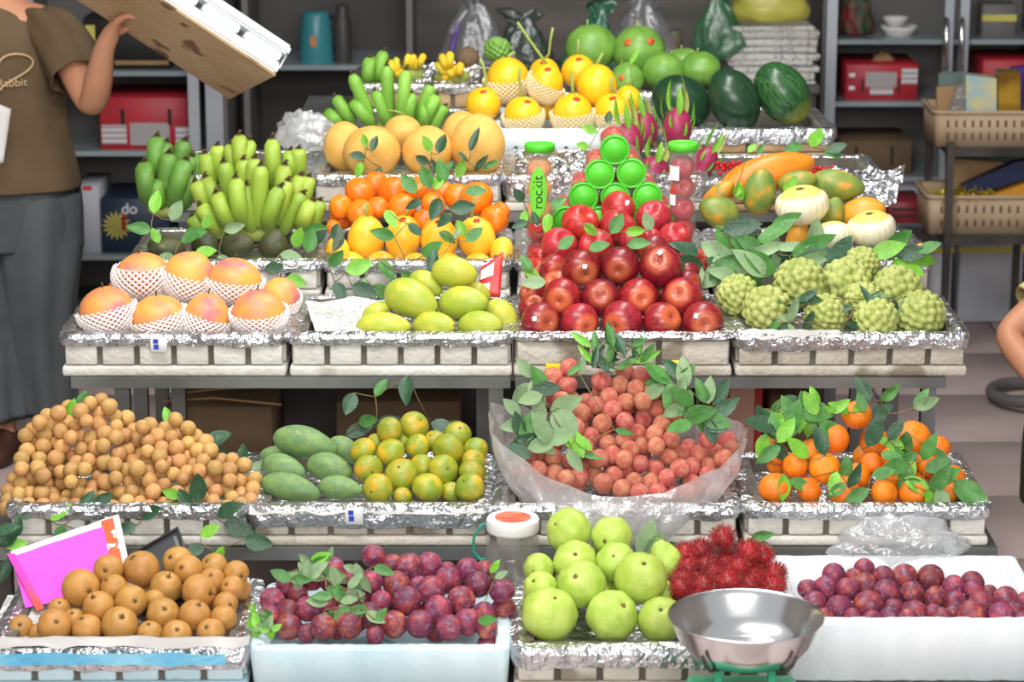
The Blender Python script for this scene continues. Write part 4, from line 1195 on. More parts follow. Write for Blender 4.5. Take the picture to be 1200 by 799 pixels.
# ---- pomelos and watermelons
po = [(749, 61, 32, 31, 6.84, 'large pomelo with two orange stickers'), (692, 56, 31, 28, 6.86, 'large plain pomelo behind the yellow melons'), (778, 84, 26, 23, 6.76, 'low pomelo beneath the stickered pomelo'), (820, 81, 25, 21, 6.78, 'light green pomelo next to the watermelons'), (800, 72, 22, 16, 6.90, 'light green pomelo at the back of the crate'), (735, 93, 20, 20, 6.74, 'small pomelo with a sticker behind the yellow melons')]
for i, (px, py, a, b, Y, lab) in enumerate(po):
    p = at_Y(px, py, Y); k = mpp(p)
    o = put('pomelo', m_guava(30 + i, 0.15), 'pomelo', p, (a * k, a * k, b * k), qz(img_dir(90 + random.uniform(-20, 20), 0.2)), lab, 'pomelo', 'pomelos')
    if i == 0:
        sticker(o, TOCAM + UPV * .35 + Vector((.45, 0, 0)), 'sticker_orange', STK_S); sticker(o, TOCAM + UPV * .3 - Vector((.55, 0, 0)), 'sticker_orange', STK_S)
    if i == 5:
        sticker(o, TOCAM - Vector((.4, 0, 0)), 'sticker_orange', STK)
    obj('stem', STEM, 'stalk', o, (0, 0, 0.88))
wi = [('watermelon', 860, 117, 39, 29, 118, 6.45, 'dark green watermelon between the other two watermelons'), ('watermelon_b', 917, 109, 40, 30, 128, 6.47, 'striped green watermelon with a yellow ground spot'), ('watermelon', 798, 120, 36, 31, 150, 6.52, 'dark watermelon half hidden by dragon fruit tops')]
for i, (m, px, py, hl, hw, a, Y, lab) in enumerate(wi):
    p = at_Y(px, py, Y); k = mpp(p)
    put('watermelon', me_m[i], m, p, (hw * k, hw * k, hl * k), qz(img_dir(a, 0.15)), lab, 'watermelon', 'watermelons')

# ---- avocados
av = [(278, 287.5, 21, 16.5, 10, 'olive green avocado under the front bananas'), (320.5, 287.5, 20, 18, 80, 'dark brown round avocado under the front bananas'), (240, 288, 19, 17, 100, 'avocado half covered by the leafy twig'), (301, 309, 18, 11, 0, 'low avocado behind the orange netted mango'), (341, 308, 24, 12, 5, 'long green avocado next to the foil edge'), (195, 291, 23, 17, 170, 'brown avocado at the outer end of the avocado row'), (260, 309, 14, 9, 0, 'small avocado behind the golden netted mango'), (222, 305, 16, 12, 20, 'avocado hidden behind the netted mangoes')]
for i, (px, py, hl, hw, a, lab) in enumerate(av):
    Y = R4[0] + (0.11 if py < 300 else 0.055)
    long_fruit('avocado', pm[i % 2], 'avocado', px, py, Y, hl, hw, a, .3, 1.35, lab, 'avocado', 'avocados')

# ---- bananas
bme = [m_banana(0.16, 0.088), m_banana(0.10, 0.085), m_banana(0.05, 0.088)]
TIPS = [mesh('blossom_tip', *tube([(0, -cv * math.sin(PI * .9), .985), (.004, -cv * math.sin(PI * .9), 1.03), (.02, -cv * math.sin(PI * .9) - .01, 1.07)], [.026, .016, .022], 6)) for cv in (.16, .10, .05)]
def bunch(label, fingers, m, Yb, lean, wpx, name='banana_bunch', dY=0.0, group=None):
    """fingers: (tip px, tip py, base px, base py); the tips lean towards the camera by 'lean' x length"""
    pts = [(at_Y(b[2], b[3], Yb + dY * random.uniform(-1, 1)), b) for b in fingers]
    c = sum((p for p, _ in pts), Vector()) / len(pts)
    root = thing(name, label, 'bananas', c, 0, group)
    for i, (p, b) in enumerate(pts):
        k = mpp(p)
        tip = at_Y(b[0], b[1], p.y - lean * abs(b[3] - b[1]) * k * random.uniform(.7, 1.2))
        d = tip - p
        L = d.length
        z = d.normalized()
        x = z.cross(TOCAM).normalized(); y = z.cross(x)
        if y.dot(TOCAM) > 0:
            x, y = -x, -y
        w = wpx * k / 0.088
        q = Matrix((x, y, z)).transposed().to_quaternion()
        o = obj('banana', bme[i % 3], m, root, p - c, q, (w, w, L))
        obj('blossom_tip', TIPS[i % 3], 'stalk_dark', o)
    v, f = ball(lambda t, p: Vector((sp(t, p).x * 0.05, sp(t, p).y * 0.022, sp(t, p).z * 0.022)), 8, 12)
    obj('stem', mesh('stem', v, f), 'stalk', root, (0, 0.012, -0.005))
    return root
cf = lambda L, ox, oy, s: [(ox + a / s, oy + b / s, ox + c / s, oy + d / s) for a, b, c, d in L]
back = [(750, 85, 770, 380), (845, 148, 850, 330), (888, 142, 890, 320), (632, 92, 625, 300), (535, 115, 560, 330), (465, 125, 480, 330), (580, 66, 600, 300), (400, 165, 440, 360)]
mid = [(820, 220, 800, 470), (660, 188, 650, 450), (600, 198, 605, 430), (905, 275, 855, 500), (945, 285, 905, 490), (495, 212, 560, 500), (400, 285, 500, 520), (345, 312, 430, 500)]
frt = [(560, 285, 600, 560), (615, 330, 650, 600), (692, 228, 680, 560), (455, 365, 540, 580), (370, 435, 490, 610), (330, 495, 400, 600), (800, 335, 720, 580), (835, 305, 780, 550), (915, 375, 800, 590), (970, 408, 900, 580), (1003, 408, 960, 570)]
bunch('rear hand of green bananas in the biggest banana bunch', cf(back, 150, 140, 4.44), 'banana', 5.86, 0.1, 9.4, dY=.01, group='hands of the big banana bunch')
bunch('middle hand of green bananas in the biggest banana bunch', cf(mid, 150, 140, 4.44), 'banana', 5.80, 0.12, 9.6, dY=.01, group='hands of the big banana bunch')
bunch('front hand of yellow-green bananas standing over the avocados', cf(frt, 150, 140, 4.44), 'banana', 5.735, 0.15, 9.8, dY=.01, group='hands of the big banana bunch')
dk1 = [(155, 72, 150, 330), (205, 105, 160, 360), (300, 100, 230, 380), (260, 170, 225, 400), (335, 180, 270, 400), (390, 175, 300, 380)]
dk2 = [(85, 205, 120, 450), (150, 295, 165, 465), (215, 165, 195, 440), (310, 195, 240, 460), (330, 270, 280, 465), (255, 280, 225, 460)]
bunch('back hand of dark green bananas beside the person', cf(dk1, 150, 140, 4.44), 'banana_dark', 5.99, 0.05, 10.5, dY=.01, group='dark green banana hands')
bunch('front hand of dark green bananas beside the person', cf(dk2, 150, 140, 4.44), 'banana_dark', 5.94, 0.05, 11, dY=.01, group='dark green banana hands')
up = [(45, 465, 150, 560), (100, 385, 210, 540), (195, 262, 310, 530), (190, 405, 320, 560), (322, 350, 400, 550), (390, 212, 405, 530), (500, 232, 470, 530), (528, 362, 505, 530), (640, 322, 560, 520), (672, 372, 600, 540), (608, 425, 590, 560), (715, 435, 640, 570)]
bunch('fan of light green bananas behind the cantaloupes', cf(up, 370, 30, 4.7), 'banana_up', 6.40, 0.1, 7.6, dY=.012)
up2 = [(300, 165, 285, 330), (375, 130, 340, 330), (340, 165, 310, 340), (395, 215, 370, 330)]
bunch('small hand of green bananas above the light green fan', cf(up2, 370, 30, 4.7), 'banana_up', 6.77, 0.1, 7.6, dY=.01)
yb1 = [(405, 185, 440, 275), (440, 170, 455, 275), (470, 230, 455, 280), (515, 150, 500, 235), (545, 155, 520, 240), (565, 180, 540, 240), (600, 150, 570, 230), (430, 235, 460, 285)]
bunch('little yellow finger bananas beside the green fan', cf(yb1, 370, 30, 4.7), 'banana_yellow', 6.78, 0.3, 4.2)
yb2 = [(690, 150, 720, 250), (720, 230, 760, 290), (760, 215, 780, 280), (800, 195, 790, 280), (660, 200, 720, 280), (690, 275, 740, 290), (740, 135, 740, 240)]
bunch('yellow and green finger bananas on crumpled paper', cf(yb2, 370, 30, 4.7), 'banana_yellow', 6.78, 0.3, 4.8)

# ---- dragon fruits
def dragon(px, py, hw, hh, Y, tilt, label):
    p = at_Y(px, py, Y); k = mpp(p)
    o = put('dragon_fruit', me_m[0], 'dragon', p, (hw * k, hw * k, hh * k), qz(img_dir(90 + tilt, 0.15)), label, 'dragon fruit', 'dragon fruits')
    me = LEAF['long'][0]
    for j in range(15):
        d = fib(15)[j]
        if d.z < -0.75:
            continue
        ln = 0.8 + 0.95 * max(0, d.z)
        out = (d * 0.6 + Vector((0, 0, 1)) * 0.9).normalized()
        n_ = (d - out * d.dot(out)).normalized()
        mt = Matrix((out, n_.cross(out), n_)).transposed().to_quaternion()
        obj('scale', LEAF['long'][2], 'leaf_a' if j % 3 else 'stalk', o, d * 0.96, mt, (ln, ln * 1.1, ln))
    return o
dragon(737, 166, 17, 23, 6.04, 8, 'dragon fruit directly above the green cap pyramid')
dragon(766, 201, 19, 18, 5.99, -10, 'low dragon fruit between cap pyramid and tall tube')
dragon(794, 150, 17, 24, 6.12, 0, 'dragon fruit with tall green tips behind the tall tube')
dragon(826, 190, 14, 20, 6.02, -28, 'dragon fruit leaning over the red berries')
dragon(757, 150, 14, 20, 6.18, 15, 'dragon fruit hidden behind its neighbours')
# red berry sprays
M['berry'] = mat('berry', '#d8202a', '#c01a22', scale=3, rough=0.4, var=0.1)
def berries(label, cx, cy, Y, w, h, n):
    c = at_Y(cx, cy, Y); k = mpp(c)
    t = thing('berry_spray', label, 'berries', c)
    bm_ = m_round(0, 1, nu=6, nv=8, name='berry')
    mb = MB()
    for i in range(n):
        p = Vector((random.uniform(-w, w), random.uniform(-6, 6), random.uniform(-h, h))) * k
        obj('berry', bm_, 'berry', t, p, None, 2.2 * k)
        mb.add(tube([p, p * 0.5 + Vector((0, .006, .004)), (0, .01, 0)], 0.0012, 4))
    mb.build('stalks', 'berry', t)
berries('spray of small red berries in front of the leaning dragon fruit', 852, 197, 5.90, 15, 8, 26)
berries('spray of small red berries between papaya and foil crate', 962, 200, 5.90, 16, 5, 18)

# ---- let the hand-placed fruit settle so that neighbours touch instead of sinking into each other
def settle(kinds, ov=0.93, floor=None, ymin=None, it=80):
    os_ = [o for o in COL.objects if o.parent is None and o.name.split('.')[0] in kinds]
    R = []
    for o in os_:
        s = o.scale
        el = max(v.co.x for v in o.data.vertices) if o.name.split('.')[0] in ('papaya', 'ripe_mango', 'green_mango', 'avocado') else 1.0
        R.append((s[0] * s[1] * s[2] * el) ** (1 / 3))
    P, _ = relax([tuple(o.location) for o in os_], R, floor, it=it, back=0.03, ov=ov, ymin=ymin)
    for o, p in zip(os_, P):
        o.location = p
settle(('netted_mango',), 0.95, Z3 + H3 - .03, Y3 + .02)
settle(('ripe_mango',), 0.9, Z3 + H3 - .03, Y3 + .02)
settle(('green_mango', ), 0.9, Z2 + H2 - .03, Y2 + .02)
settle(('cantaloupe',), 0.93)
settle(('yellow_melon',), 0.93)
settle(('pomelo', 'watermelon'), 0.9)
settle(('papaya', 'carved_gourd'), 0.88)
settle(('small_yellow_melon',), 0.93)
settle(('avocado',), 0.9)
# ---------------------------------------------------------------- tubes of small apples
M['cap_green'] = mat('cap_green', '#5fd83a', '#55cf32', scale=3, rough=0.4, var=0.03)
M['cap_rim'] = mat('cap_rim', '#3fae28', rough=0.4, var=0.03)
M['clear'] = film('clear', '#e8ecea', 0.2, 0.12, 0.05)
M['tube_label'] = mat('tube_label', '#74d83c', rough=0.5, var=0)
M['white_print'] = mat('white_print', '#f0f2f2', rough=0.5, var=0)
M['red_print'] = mat('red_print', '#d83a30', rough=0.5, var=0)
M['dark_print'] = mat('dark_print', '#1f2a20', rough=0.5, var=0)
def lathe(prof, n=28):
    v, f = [], []
    for (r, z) in prof:
        for k in range(n):
            v.append((r * math.cos(2 * PI * k / n), r * math.sin(2 * PI * k / n), z))
    for i in range(len(prof) - 1):
        for k in range(n):
            f.append((i * n + k, i * n + (k + 1) % n, (i + 1) * n + (k + 1) % n, (i + 1) * n + k))
    return v, f
TR = 0.0325
cap_me = mesh('cap', *lathe([(0.0001, 0.016), (TR * .80, 0.016), (TR * .83, 0.0135), (TR * .90, 0.0135), (TR * .93, 0.018), (TR * 1.0, 0.017), (TR * 1.03, 0.013), (TR * 1.03, 0), (TR * .97, 0)]))
ring_me = mesh('cap_groove', *lathe([(TR * .82, 0.0142), (TR * .905, 0.0142)]))
def fruit_tube(label, base, axis, L, group=None, front=None, apples=True, marks=0):
    q = qz(axis)
    t = thing('apple_tube', label, 'tube', base, 0, group)
    t.rotation_mode = 'QUATERNION'; t.rotation_quaternion = q
    obj('body', mesh('body', *lathe([(0.0001, 0), (TR * .93, 0), (TR * .95, 0.004), (TR * .95, L)])), 'clear', t)
    obj('cap', cap_me, 'cap_green', t, (0, 0, L - 0.003))
    obj('cap_groove', ring_me, 'cap_rim', t, (0, 0, L - 0.003))
    return t, q
def small_apple(label, group, p, q, m='apple_light'):
    put('small_apple', me_a[random.randrange(3)], m, p, 0.0275, q, label, 'apple', group)
# pyramid of lying tubes, caps to the front
YT = R4[0] + 0.115
for i, (px, py) in enumerate(((720.6, 175.7), (703, 204), (740, 203), (683.7, 231), (721, 231), (758.7, 231), (664, 259), (702, 259), (740, 259), (778, 258))):
    lab = ['clear tube with green cap at the top of the tube pyramid', 'clear tube with green cap in the second tier of the pyramid', 'clear tube with green cap in the third tier of the pyramid', 'clear tube with green cap in the lowest tier of the pyramid'][0 if i == 0 else 1 if i < 3 else 2 if i < 6 else 3]
    c = at_Y(px, py, YT)
    g = None if i == 0 else 'tubes in tier %d of the pyramid' % (1 + (i > 0) + (i > 2) + (i > 5))
    t, q = fruit_tube(lab, c + Vector((0, 0.215, 0)), (0, -1, 0), 0.205, g)
    for k in range(3):
        small_apple('small red apple packed inside a lying green-capped tube', 'apples inside the lying tubes', c + Vector((0, 0.06 + k * 0.057, 0)), rq())
# two standing tubes
for (px, yb, side) in ((632, 275, 0), (799, 266, 1)):
    c = at_Y(px, yb, R4[0] + 0.06) if side == 0 else at_Y(px, yb, R4[0] + 0.07)
    L = 0.262
    c.z = R4[1] + H4 - 0.022
    lab = 'standing clear tube with a green oval label beside the melons' if side == 0 else 'standing clear tube with a white label in front of dragon fruits'
    t, q = fruit_tube(lab, c, (0, 0, 1), L)
    for k in range(5):
        small_apple('small orange apple inside the tube with green label' if side == 0 else 'small red apple inside the tube with white label', 'apples in the tube with green label' if side == 0 else 'apples in the tube with white label',
                    c + Vector((0, 0, 0.034 + k * 0.047)), qz((random.uniform(-.4, .4), -1, .3)), 'netted' if side == 0 and k > 1 else 'apple_light')
    def on_tube(name, w_, h_, zc, ang, m, oval=False, rr=TR * .975):
        n1, n2 = 8, 10
        def fn(a, b):
            yy = (b - .5) * h_
            ww = w_ * (math.sqrt(max(0.02, 1 - (2 * b - 1) ** 2)) if oval else 1)
            an = ang + (a - .5) * ww / rr
            return (rr * math.cos(an), rr * math.sin(an), zc + yy)
        v, f = grid(n1, n2, fn, wrap=False)
        return obj(name, mesh(name, v, f), m, t)
    if side == 0:
        ob = on_tube('oval_label', 0.040, 0.112, 0.172, -PI / 2 - 0.1, 'tube_label', True)
        tm = text_mesh('rockit', 0.031)
        for v in tm.vertices:
            x, y, z = v.co
            an = -PI / 2 - 0.1 - 0.0 + (-y) / TR
            v.co = Vector(((TR * .985 + z) * math.cos(an), (TR * .985 + z) * math.sin(an), 0.172 + x))
        obj('lettering', tm, 'dark_print', t)
        on_tube('round_mark', 0.026, 0.028, 0.097, -PI / 2 - .15, 'red_print', True)
        on_tube('round_mark_centre', 0.014, 0.010, 0.101, -PI / 2 - .15, 'white_print', True, TR * .985)
    else:
        on_tube('white_label', 0.028, 0.032, 0.212, -PI / 2 - .75, 'white_print')
        on_tube('red_stripe', 0.016, 0.010, 0.172, -PI / 2 - .8, 'red_print')
        on_tube('white_stripe', 0.018, 0.024, 0.152, -PI / 2 - .85, 'white_print')

# ---------------------------------------------------------------- foil sheets on the crates behind the tubes, crumpled paper
def sheet(name, label, cat, c, w_, d_, m, amp=0.012, fr=18, rx=0.0, rz=0.0, ry=0.0, n=(34, 24), curl=0.0, smooth=False):
    sd = random.uniform(0, 99)
    v, f = grid(n[0], n[1], lambda a, b: ((a - .5) * w_, (b - .5) * d_, amp * noise.noise(Vector((a * w_ * fr + sd, b * d_ * fr, 0))) + amp * .5 * noise.noise(Vector((a * w_ * fr * 2.3, b * d_ * fr * 2.3 + sd, 2))) + curl * (2 * a - 1) ** 2), wrap=False)
    return T(obj(name, mesh(name, v, f, smooth), m, None, c, (rx, ry, rz)), label, cat)
sheet('foil_sheet', 'crumpled foil sheet draped over the crate under the dragon fruits', 'foil', at_Y(665, 196, 5.985) + Vector((0, 0.05, 0.0)), 0.24, 0.20, 'foil', 0.010, 30, rx=0.12)
sheet('newspaper', 'printed newspaper lining the empty corner of the mango tray', 'paper', at_Y(412, 372, 5.24), 0.17, 0.20, 'newspaper', 0.008, 14, rx=0.16, rz=0.2)
sheet('newspaper', 'newspaper lining the pear crate under the pink paper', 'paper', at_Y(60, 722, Y1 + .17) - Vector((0, 0, .006)), 0.20, 0.22, 'newspaper', 0.004, 14, rx=0.06)
# paper edging that folds over the front rims
M['rim_paper'] = mat('rim_paper', '#c9c6c2', '#b4b0ab', scale=9, rough=.8, var=0)
def paper_edge(label, pxl, pxr, py, Yf, m='rim_paper', up=0.012):
    a, b = at_Y(pxl, py, Yf), at_Y(pxr, py, Yf)
    W = b.x - a.x
    sd = random.uniform(0, 99)
    def fn(s, t):
        k = noise.noise(Vector((s * 7 + sd, 0, 0)))
        x = a.x + W * s
        z = a.z + up * (0.6 + 0.5 * k) * (1 - abs(2 * t - 1)) - 0.004 * (t < .5) * (1 - 2 * t) * (1 + 2 * noise.noise(Vector((s * 11, 4, sd)))) - 0.02 * max(0, 2 * t - 1)
        return (x, Yf - 0.008 + 0.045 * t + 0.003 * noise.noise(Vector((s * 20, t * 4, sd))), z)
    v, f = grid(46, 8, fn, wrap=False)
    return T(obj('paper_lining', mesh('paper_lining', v, f), m), label, 'paper')
paper_edge('grey-white paper folded over the front rim of the pear crate', -6, 292, 754, Y1 - .004)
paper_edge('grey-white paper folded over the rim below the green mangoes', 292, 566, 598, Y2 - .004)
paper_edge('torn white paper on the rim below the custard apples', 866, 985, 392, Y3 - .004)

# ---------------------------------------------------------------- pink paper and dark tray in the pear crate
c0 = [at_Y(12, 646, 4.56), at_Y(30, 712, 4.44), at_Y(152, 688, 4.44), at_Y(134, 604, 4.58)]
def quad_sheet(cs, n1, n2, bow=0.0, amp=0.002, fr=6, sd=3.0, off=(0, 0, 0), a0=0, a1=1, b0=0, b1=1):
    A, B, C, D = cs                           # A top-left, B bottom-left, C bottom-right, D top-right
    nr = (B - A).cross(D - A).normalized()
    if nr.dot(TOCAM) < 0:
        nr = -nr
    def fn(a, b):
        a, b = a0 + (a1 - a0) * a, b0 + (b1 - b0) * b
        p = (A.lerp(B, b)).lerp(D.lerp(C, b), a)
        return p + nr * (bow * math.sin(PI * b) * math.sin(PI * a) + amp * noise.noise(Vector((a * fr, b * fr, sd)))) + Vector(off)
    return grid(n1, n2, fn, wrap=False)
base = sum(c0, Vector()) / 4
pk = thing('pink_paper', 'bright pink paper sheet with white back and orange printed edge', 'paper', base)
def local(vf):
    return [Vector(p) - base for p in vf[0]], vf[1]
obj('pink_face', mesh('pink_face', *local(quad_sheet(c0, 20, 14, 0.006, a0=0.0, a1=0.88, b0=.10, off=TOCAM * .002))), 'pink_paper', pk)
obj('white_backing', mesh('white_backing', *local(quad_sheet(c0, 22, 14, 0.006, a1=1.04, off=TOCAM * -.001))), 'white_paper', pk)
obj('printed_strip', mesh('printed_strip', *local(quad_sheet(c0, 8, 14, 0.006, a0=.87, a1=.985, b0=0.02, off=TOCAM * .0015))), 'orange_print', pk)
c1 = [at_Y(8, 648, 4.55), at_Y(44, 716, 4.425), at_Y(52, 712, 4.43), at_Y(18, 648, 4.555)]
obj('folded_edge', mesh('folded_edge', *local(quad_sheet(c1, 4, 12, 0.002, off=TOCAM * .004))), mat('pink_fold', '#d83ab8', '#e0573a', scale=8, rough=.7, var=0), pk)
c2 = [at_Y(146, 656, 4.555), at_Y(152, 690, 4.50), at_Y(224, 664, 4.52), at_Y(208, 619, 4.58)]
v, f = quad_sheet(c2, 8, 6, 0.0, 0)
tr_ = thing('dark_tray', 'dark grey plastic tray lid propped behind the pears', 'tray', c2[0])
v = [Vector(p) - c2[0] for p in v]
o = obj('panel', mesh('panel', v, f), 'dark_plastic', tr_)
sol = o.modifiers.new('thick', 'SOLIDIFY'); sol.thickness = 0.004
obj('rim', mesh('rim', *tube([c2[0] - c2[0], c2[3] - c2[0], c2[2] - c2[0]], 0.004, 8)), 'dark_plastic', tr_)

# ---------------------------------------------------------------- plastic bag round the lychees
M['bag_film'] = film('bag_film', '#eae8ea', 0.70, 0.25, 0.9)
M['bag_clear'] = film('bag_clear', '#eef0f2', 0.48, 0.18, 1.0)
bc = at_Y(722, 560, Y2 + 0.17); bz = Z2 + H2 - 0.012
def bag_fn(a, b):
    ph = 2 * PI * b
    cx, sy = math.cos(ph), math.sin(ph)             # sy = -1 at the front
    rx = 0.252 + 0.012 * noise.noise(Vector((cx * 3, sy * 3, a * 2)))
    ry = 0.178 + 0.012 * noise.noise(Vector((cx * 3, sy * 3, 7 + a * 2)))
    k = 1 - (1 - a) ** 2.2 * 0.34
    rim = 0.035 + 0.105 * max(0, -cx) ** 2.2 + 0.065 * max(0, cx) ** 2.0 + 0.045 * max(0, sy) - 0.006 * max(0, -sy)
    rim += 0.010 * noise.noise(Vector((cx * 4, sy * 4, 1)))
    z = bz - 0.078 * max(0, -sy) * (1 - a) ** 1.0 - 0.0 + (rim + 0.012) * a ** 1.2
    fold = 0.013 * noise.noise(Vector((cx * 9 + 2 * a, sy * 9, a * 3))) * min(1, 2 * a + .3)
    out = 0.055 * max(0, -sy) ** .7 * (1 - a)
    return Vector((bc.x + cx * (rx * k + fold), bc.y + sy * (ry * k + fold + out) - 0.018 * max(0, -sy), z + 0.4 * fold))
v, f = grid(22, 110, bag_fn)
f.append(tuple(range(109, -1, -1)))
T(obj('plastic_bag', mesh('plastic_bag', v, f), 'bag_film'), 'open translucent white plastic bag holding the lychee mound', 'bag')

def crumpled(name, label, px, py, Y, w_, h_, m, seed, d_=None, fr=2.2, amp=0.35):
    c = at_Y(px, py, Y); k = mpp(c)
    def fn(t, p):
        d = sp(t, p)
        n1 = noise.noise(d * fr + Vector((seed, 0, 0))); n2 = noise.noise(d * fr * 2.7 + Vector((0, seed, 0)))
        q = d * (1 + amp * n1 + amp * .45 * n2)
        return Vector((q.x * w_ * k, q.y * (d_ or w_ * .6) * k, max(q.z, -0.55) * h_ * k))
    return T(obj(name, mesh(name, *ball(fn, 26, 40)), m, None, c), label, 'bag')
crumpled('plastic_bag', 'crumpled clear plastic bag behind the white plum box', 1052, 642, Y1 + 0.425, 74, 36, 'bag_clear', 3, 22)

# ---------------------------------------------------------------- jar
M['jar'] = film('jar', '#d8cfc6', 0.33, 0.08, 0.1)
M['jar_lid'] = mat('jar_lid', '#efece6', '#e4dfd6', scale=5, rough=0.35, var=0)
M['lid_label'] = mat('lid_label', '#d8583c', '#e88a6a', scale=30, rough=0.5, var=0, ramp=(0.5, 0.6), stretch=(1, 5, 1))
M['cord'] = mat('cord', '#1f9a80', rough=0.5, var=0)
jb = at_Y(601, 672, Y1 + 0.40)
jk = mpp(jb); jz0 = jb.z
j = thing('jar', 'clear plastic jar with white lid and red label beside the plums', 'jar', jb)
R_ = 32 * jk
obj('glass_body', mesh('glass_body', *lathe([(0.0001, 0.0), (R_ * .86, 0), (R_ * .96, .006), (R_, .016), (R_ * .98, .070), (R_ * .86, .082), (R_ * .84, .094)], 36)), 'jar', j)
lid = obj('lid', mesh('lid', *lathe([(R_ * .80, .086), (R_ * .95, .086), (R_ * .97, .090), (R_ * .97, .108), (R_ * .92, .113), (R_ * .80, .1125), (0.0001, .1125)], 36)), 'jar_lid', j)
obj('lid_label', mesh('lid_label', *lathe([(R_ * .66, .1134), (0.0001, .1134)], 30)), 'lid_label', lid)
hp = [(-R_ * .55, -R_ * .2, .100), (-R_ * 1.1, -R_ * .1, .100), (-R_ * 1.42, 0, .075), (-R_ * 1.45, 0, .045), (-R_ * 1.2, 0, .028), (-R_ * .98, 0, .030)]
obj('carry_cord', mesh('carry_cord', *tube(hp, 0.0028, 8)), 'cord', j)

# ---------------------------------------------------------------- weighing scale with pan
Ysc = 4.06
pc = at_Y(874, 722, Ysc)
k = mpp(pc)
R_ = 91 * k
zr = pc.z
pan = [(0.0001, -.070), (R_ * .62, -.070), (R_ * .70, -.066), (R_ * .86, -.040), (R_ * .97, -.006), (R_ * 1.0, 0), (R_ * 1.008, .0015), (R_ * 1.0, .003), (R_ * .985, .001), (R_ * .955, -.006), (R_ * .845, -.039), (R_ * .69, -.0645), (R_ * .60, -.0672), (0.0001, -.0672)]
sc_ = thing('kitchen_scale', 'green market scale carrying the steel weighing pan', 'scale', (pc.x, Ysc, 0.20))
o = T(obj('weighing_pan', mesh('weighing_pan', *lathe(pan, 72)), 'inox', None, (pc.x, Ysc, zr)), 'round shiny steel weighing pan in front of the white plum box', 'pan')
zt = zr - .0705 - 0.2
MB().box((0, 0, zt - 0.004), (0.15, 0.03, 0.006)).box((0, 0, zt - 0.004), (0.03, 0.14, 0.006)).build('cradle', 'steel_dark', sc_)
for a in (0.4, 2.74, 4.0, 5.4):
    ca, sa = math.cos(a), math.sin(a)
    obj('cradle_arm', mesh('cradle_arm', *tube([(0.06 * ca, 0.06 * sa, zt - 0.004), (R_ * .74 * ca, R_ * .74 * sa, zt + .001), (R_ * .86 * ca, R_ * .86 * sa, zt + .016), (R_ * .915 * ca, R_ * .915 * sa, zt + .034)], 0.003, 6)), 'steel_dark', sc_)
for sx in (-1, 1):
    MB().box((sx * 0.045, 0, zt - .035), (0.012, 0.022, 0.06)).build('post', 'green_paint', sc_)
obj('housing', rbox('housing', (0.19, 0.15, zt - .06), 0.014, 3), 'green_paint', sc_, (0, 0, (zt - .06) / 2))
obj('dial', mesh('dial', *lathe([(0.0001, 0), (0.05, 0), (0.052, .003), (0.048, .006), (0.0001, .006)], 30)), 'white_paper', sc_, (0, -0.075, (zt - .06) / 2), (PI / 2, 0, 0))
# the stool under it
st = thing('low_stool', 'low wooden stool under the green market scale', 'stool', (pc.x, Ysc, 0))
MB().box((0, 0, 0.19), (0.26, 0.24, 0.02)).build('seat', 'kraft_dark', st)
for sx in (-1, 1):
    for sy in (-1, 1):
        MB().box((sx * .10, sy * .09, 0.09), (0.025, 0.025, 0.18)).build('leg', 'kraft_dark', st)

# ---------------------------------------------------------------- red package on the mangoes, yellow tape marks
M['pack_red'] = mat('pack_red', '#c8202c', '#e04a3c', scale=6, rough=0.35, var=0)
c0 = [at_Y(563, 314, 5.335), at_Y(560, 346, 5.315), at_Y(586, 349, 5.31), at_Y(590, 294, 5.345)]
base = c0[1]
pg = thing('snack_package', 'red glossy package with white and teal panels beside the mangoes', 'package', base)
def pl(cs, name, m, off, bow=.004):
    v, f = quad_sheet(cs, 8, 8, bow, 0.0015, off=off)
    return obj(name, mesh(name, [Vector(p) - base for p in v], f), m, pg)
o = pl(c0, 'wrapper', 'pack_red', (0, 0, 0))
o.modifiers.new('thick', 'SOLIDIFY').thickness = 0.006
mixl = lambda a, b: [c0[0].lerp(c0[1], b0).lerp(c0[3].lerp(c0[2], b0), a0) for a0, b0 in ((a[0], b[0]), (a[0], b[1]), (a[1], b[1]), (a[1], b[0]))]
pl(mixl((.05, .62), (.12, .45)), 'white_panel', 'white_print', TOCAM * .005, .005)
pl(mixl((.05, .5), (.62, .98)), 'teal_panel', mat('teal_panel', '#2a8a9a', '#d8e8e8', scale=12, rough=.4, var=0, ramp=(.5, .55)), TOCAM * .005, .005)
for (px, py, lab) in ((650, 432, 'yellow sticker on the apple crate above the lychee leaves'), (795, 428, 'yellow sticker on the apple crate near the custard apples')):
    c = at_Y(px, py, Y3 - .004)
    o = T(obj('yellow_sticker', rbox('yellow_sticker', (0.036, 0.0024, 0.022), 0.001, 1, jit=0.0006), mat('yellow_stk', '#f2dc1e', rough=.5, var=0), None, c), lab, 'sticker')

# ---------------------------------------------------------------- leaves
def on(Y0, z0, s, lift=0.02):
    def f(px, py):
        p = at_plane(px, py, Y0, z0, s)
        return p - (p - Vector((0, 0, H))).normalized() * (lift + random.uniform(0, 0.012))
    return f
def flat(Y, j=0.012):
    return lambda px, py: at_Y(px, py, Y + random.uniform(-j, j))
def cluster(label, place, poly, n, per, lmin, lmax, shades, kind, angc=None, spread=180, group=None, **k):
    L = rand_leaves(poly, n, lmin, lmax, shades, angc, spread)
    if L:
        cx = [sum(l[i] for l in L) / len(L) for i in (0, 1)]
        L.sort(key=lambda l: math.atan2(l[1] - cx[1], l[0] - cx[0]))
    for i in range(0, n, per):
        sprig(label, place, L[i:i + per], kind, group=group, **k)

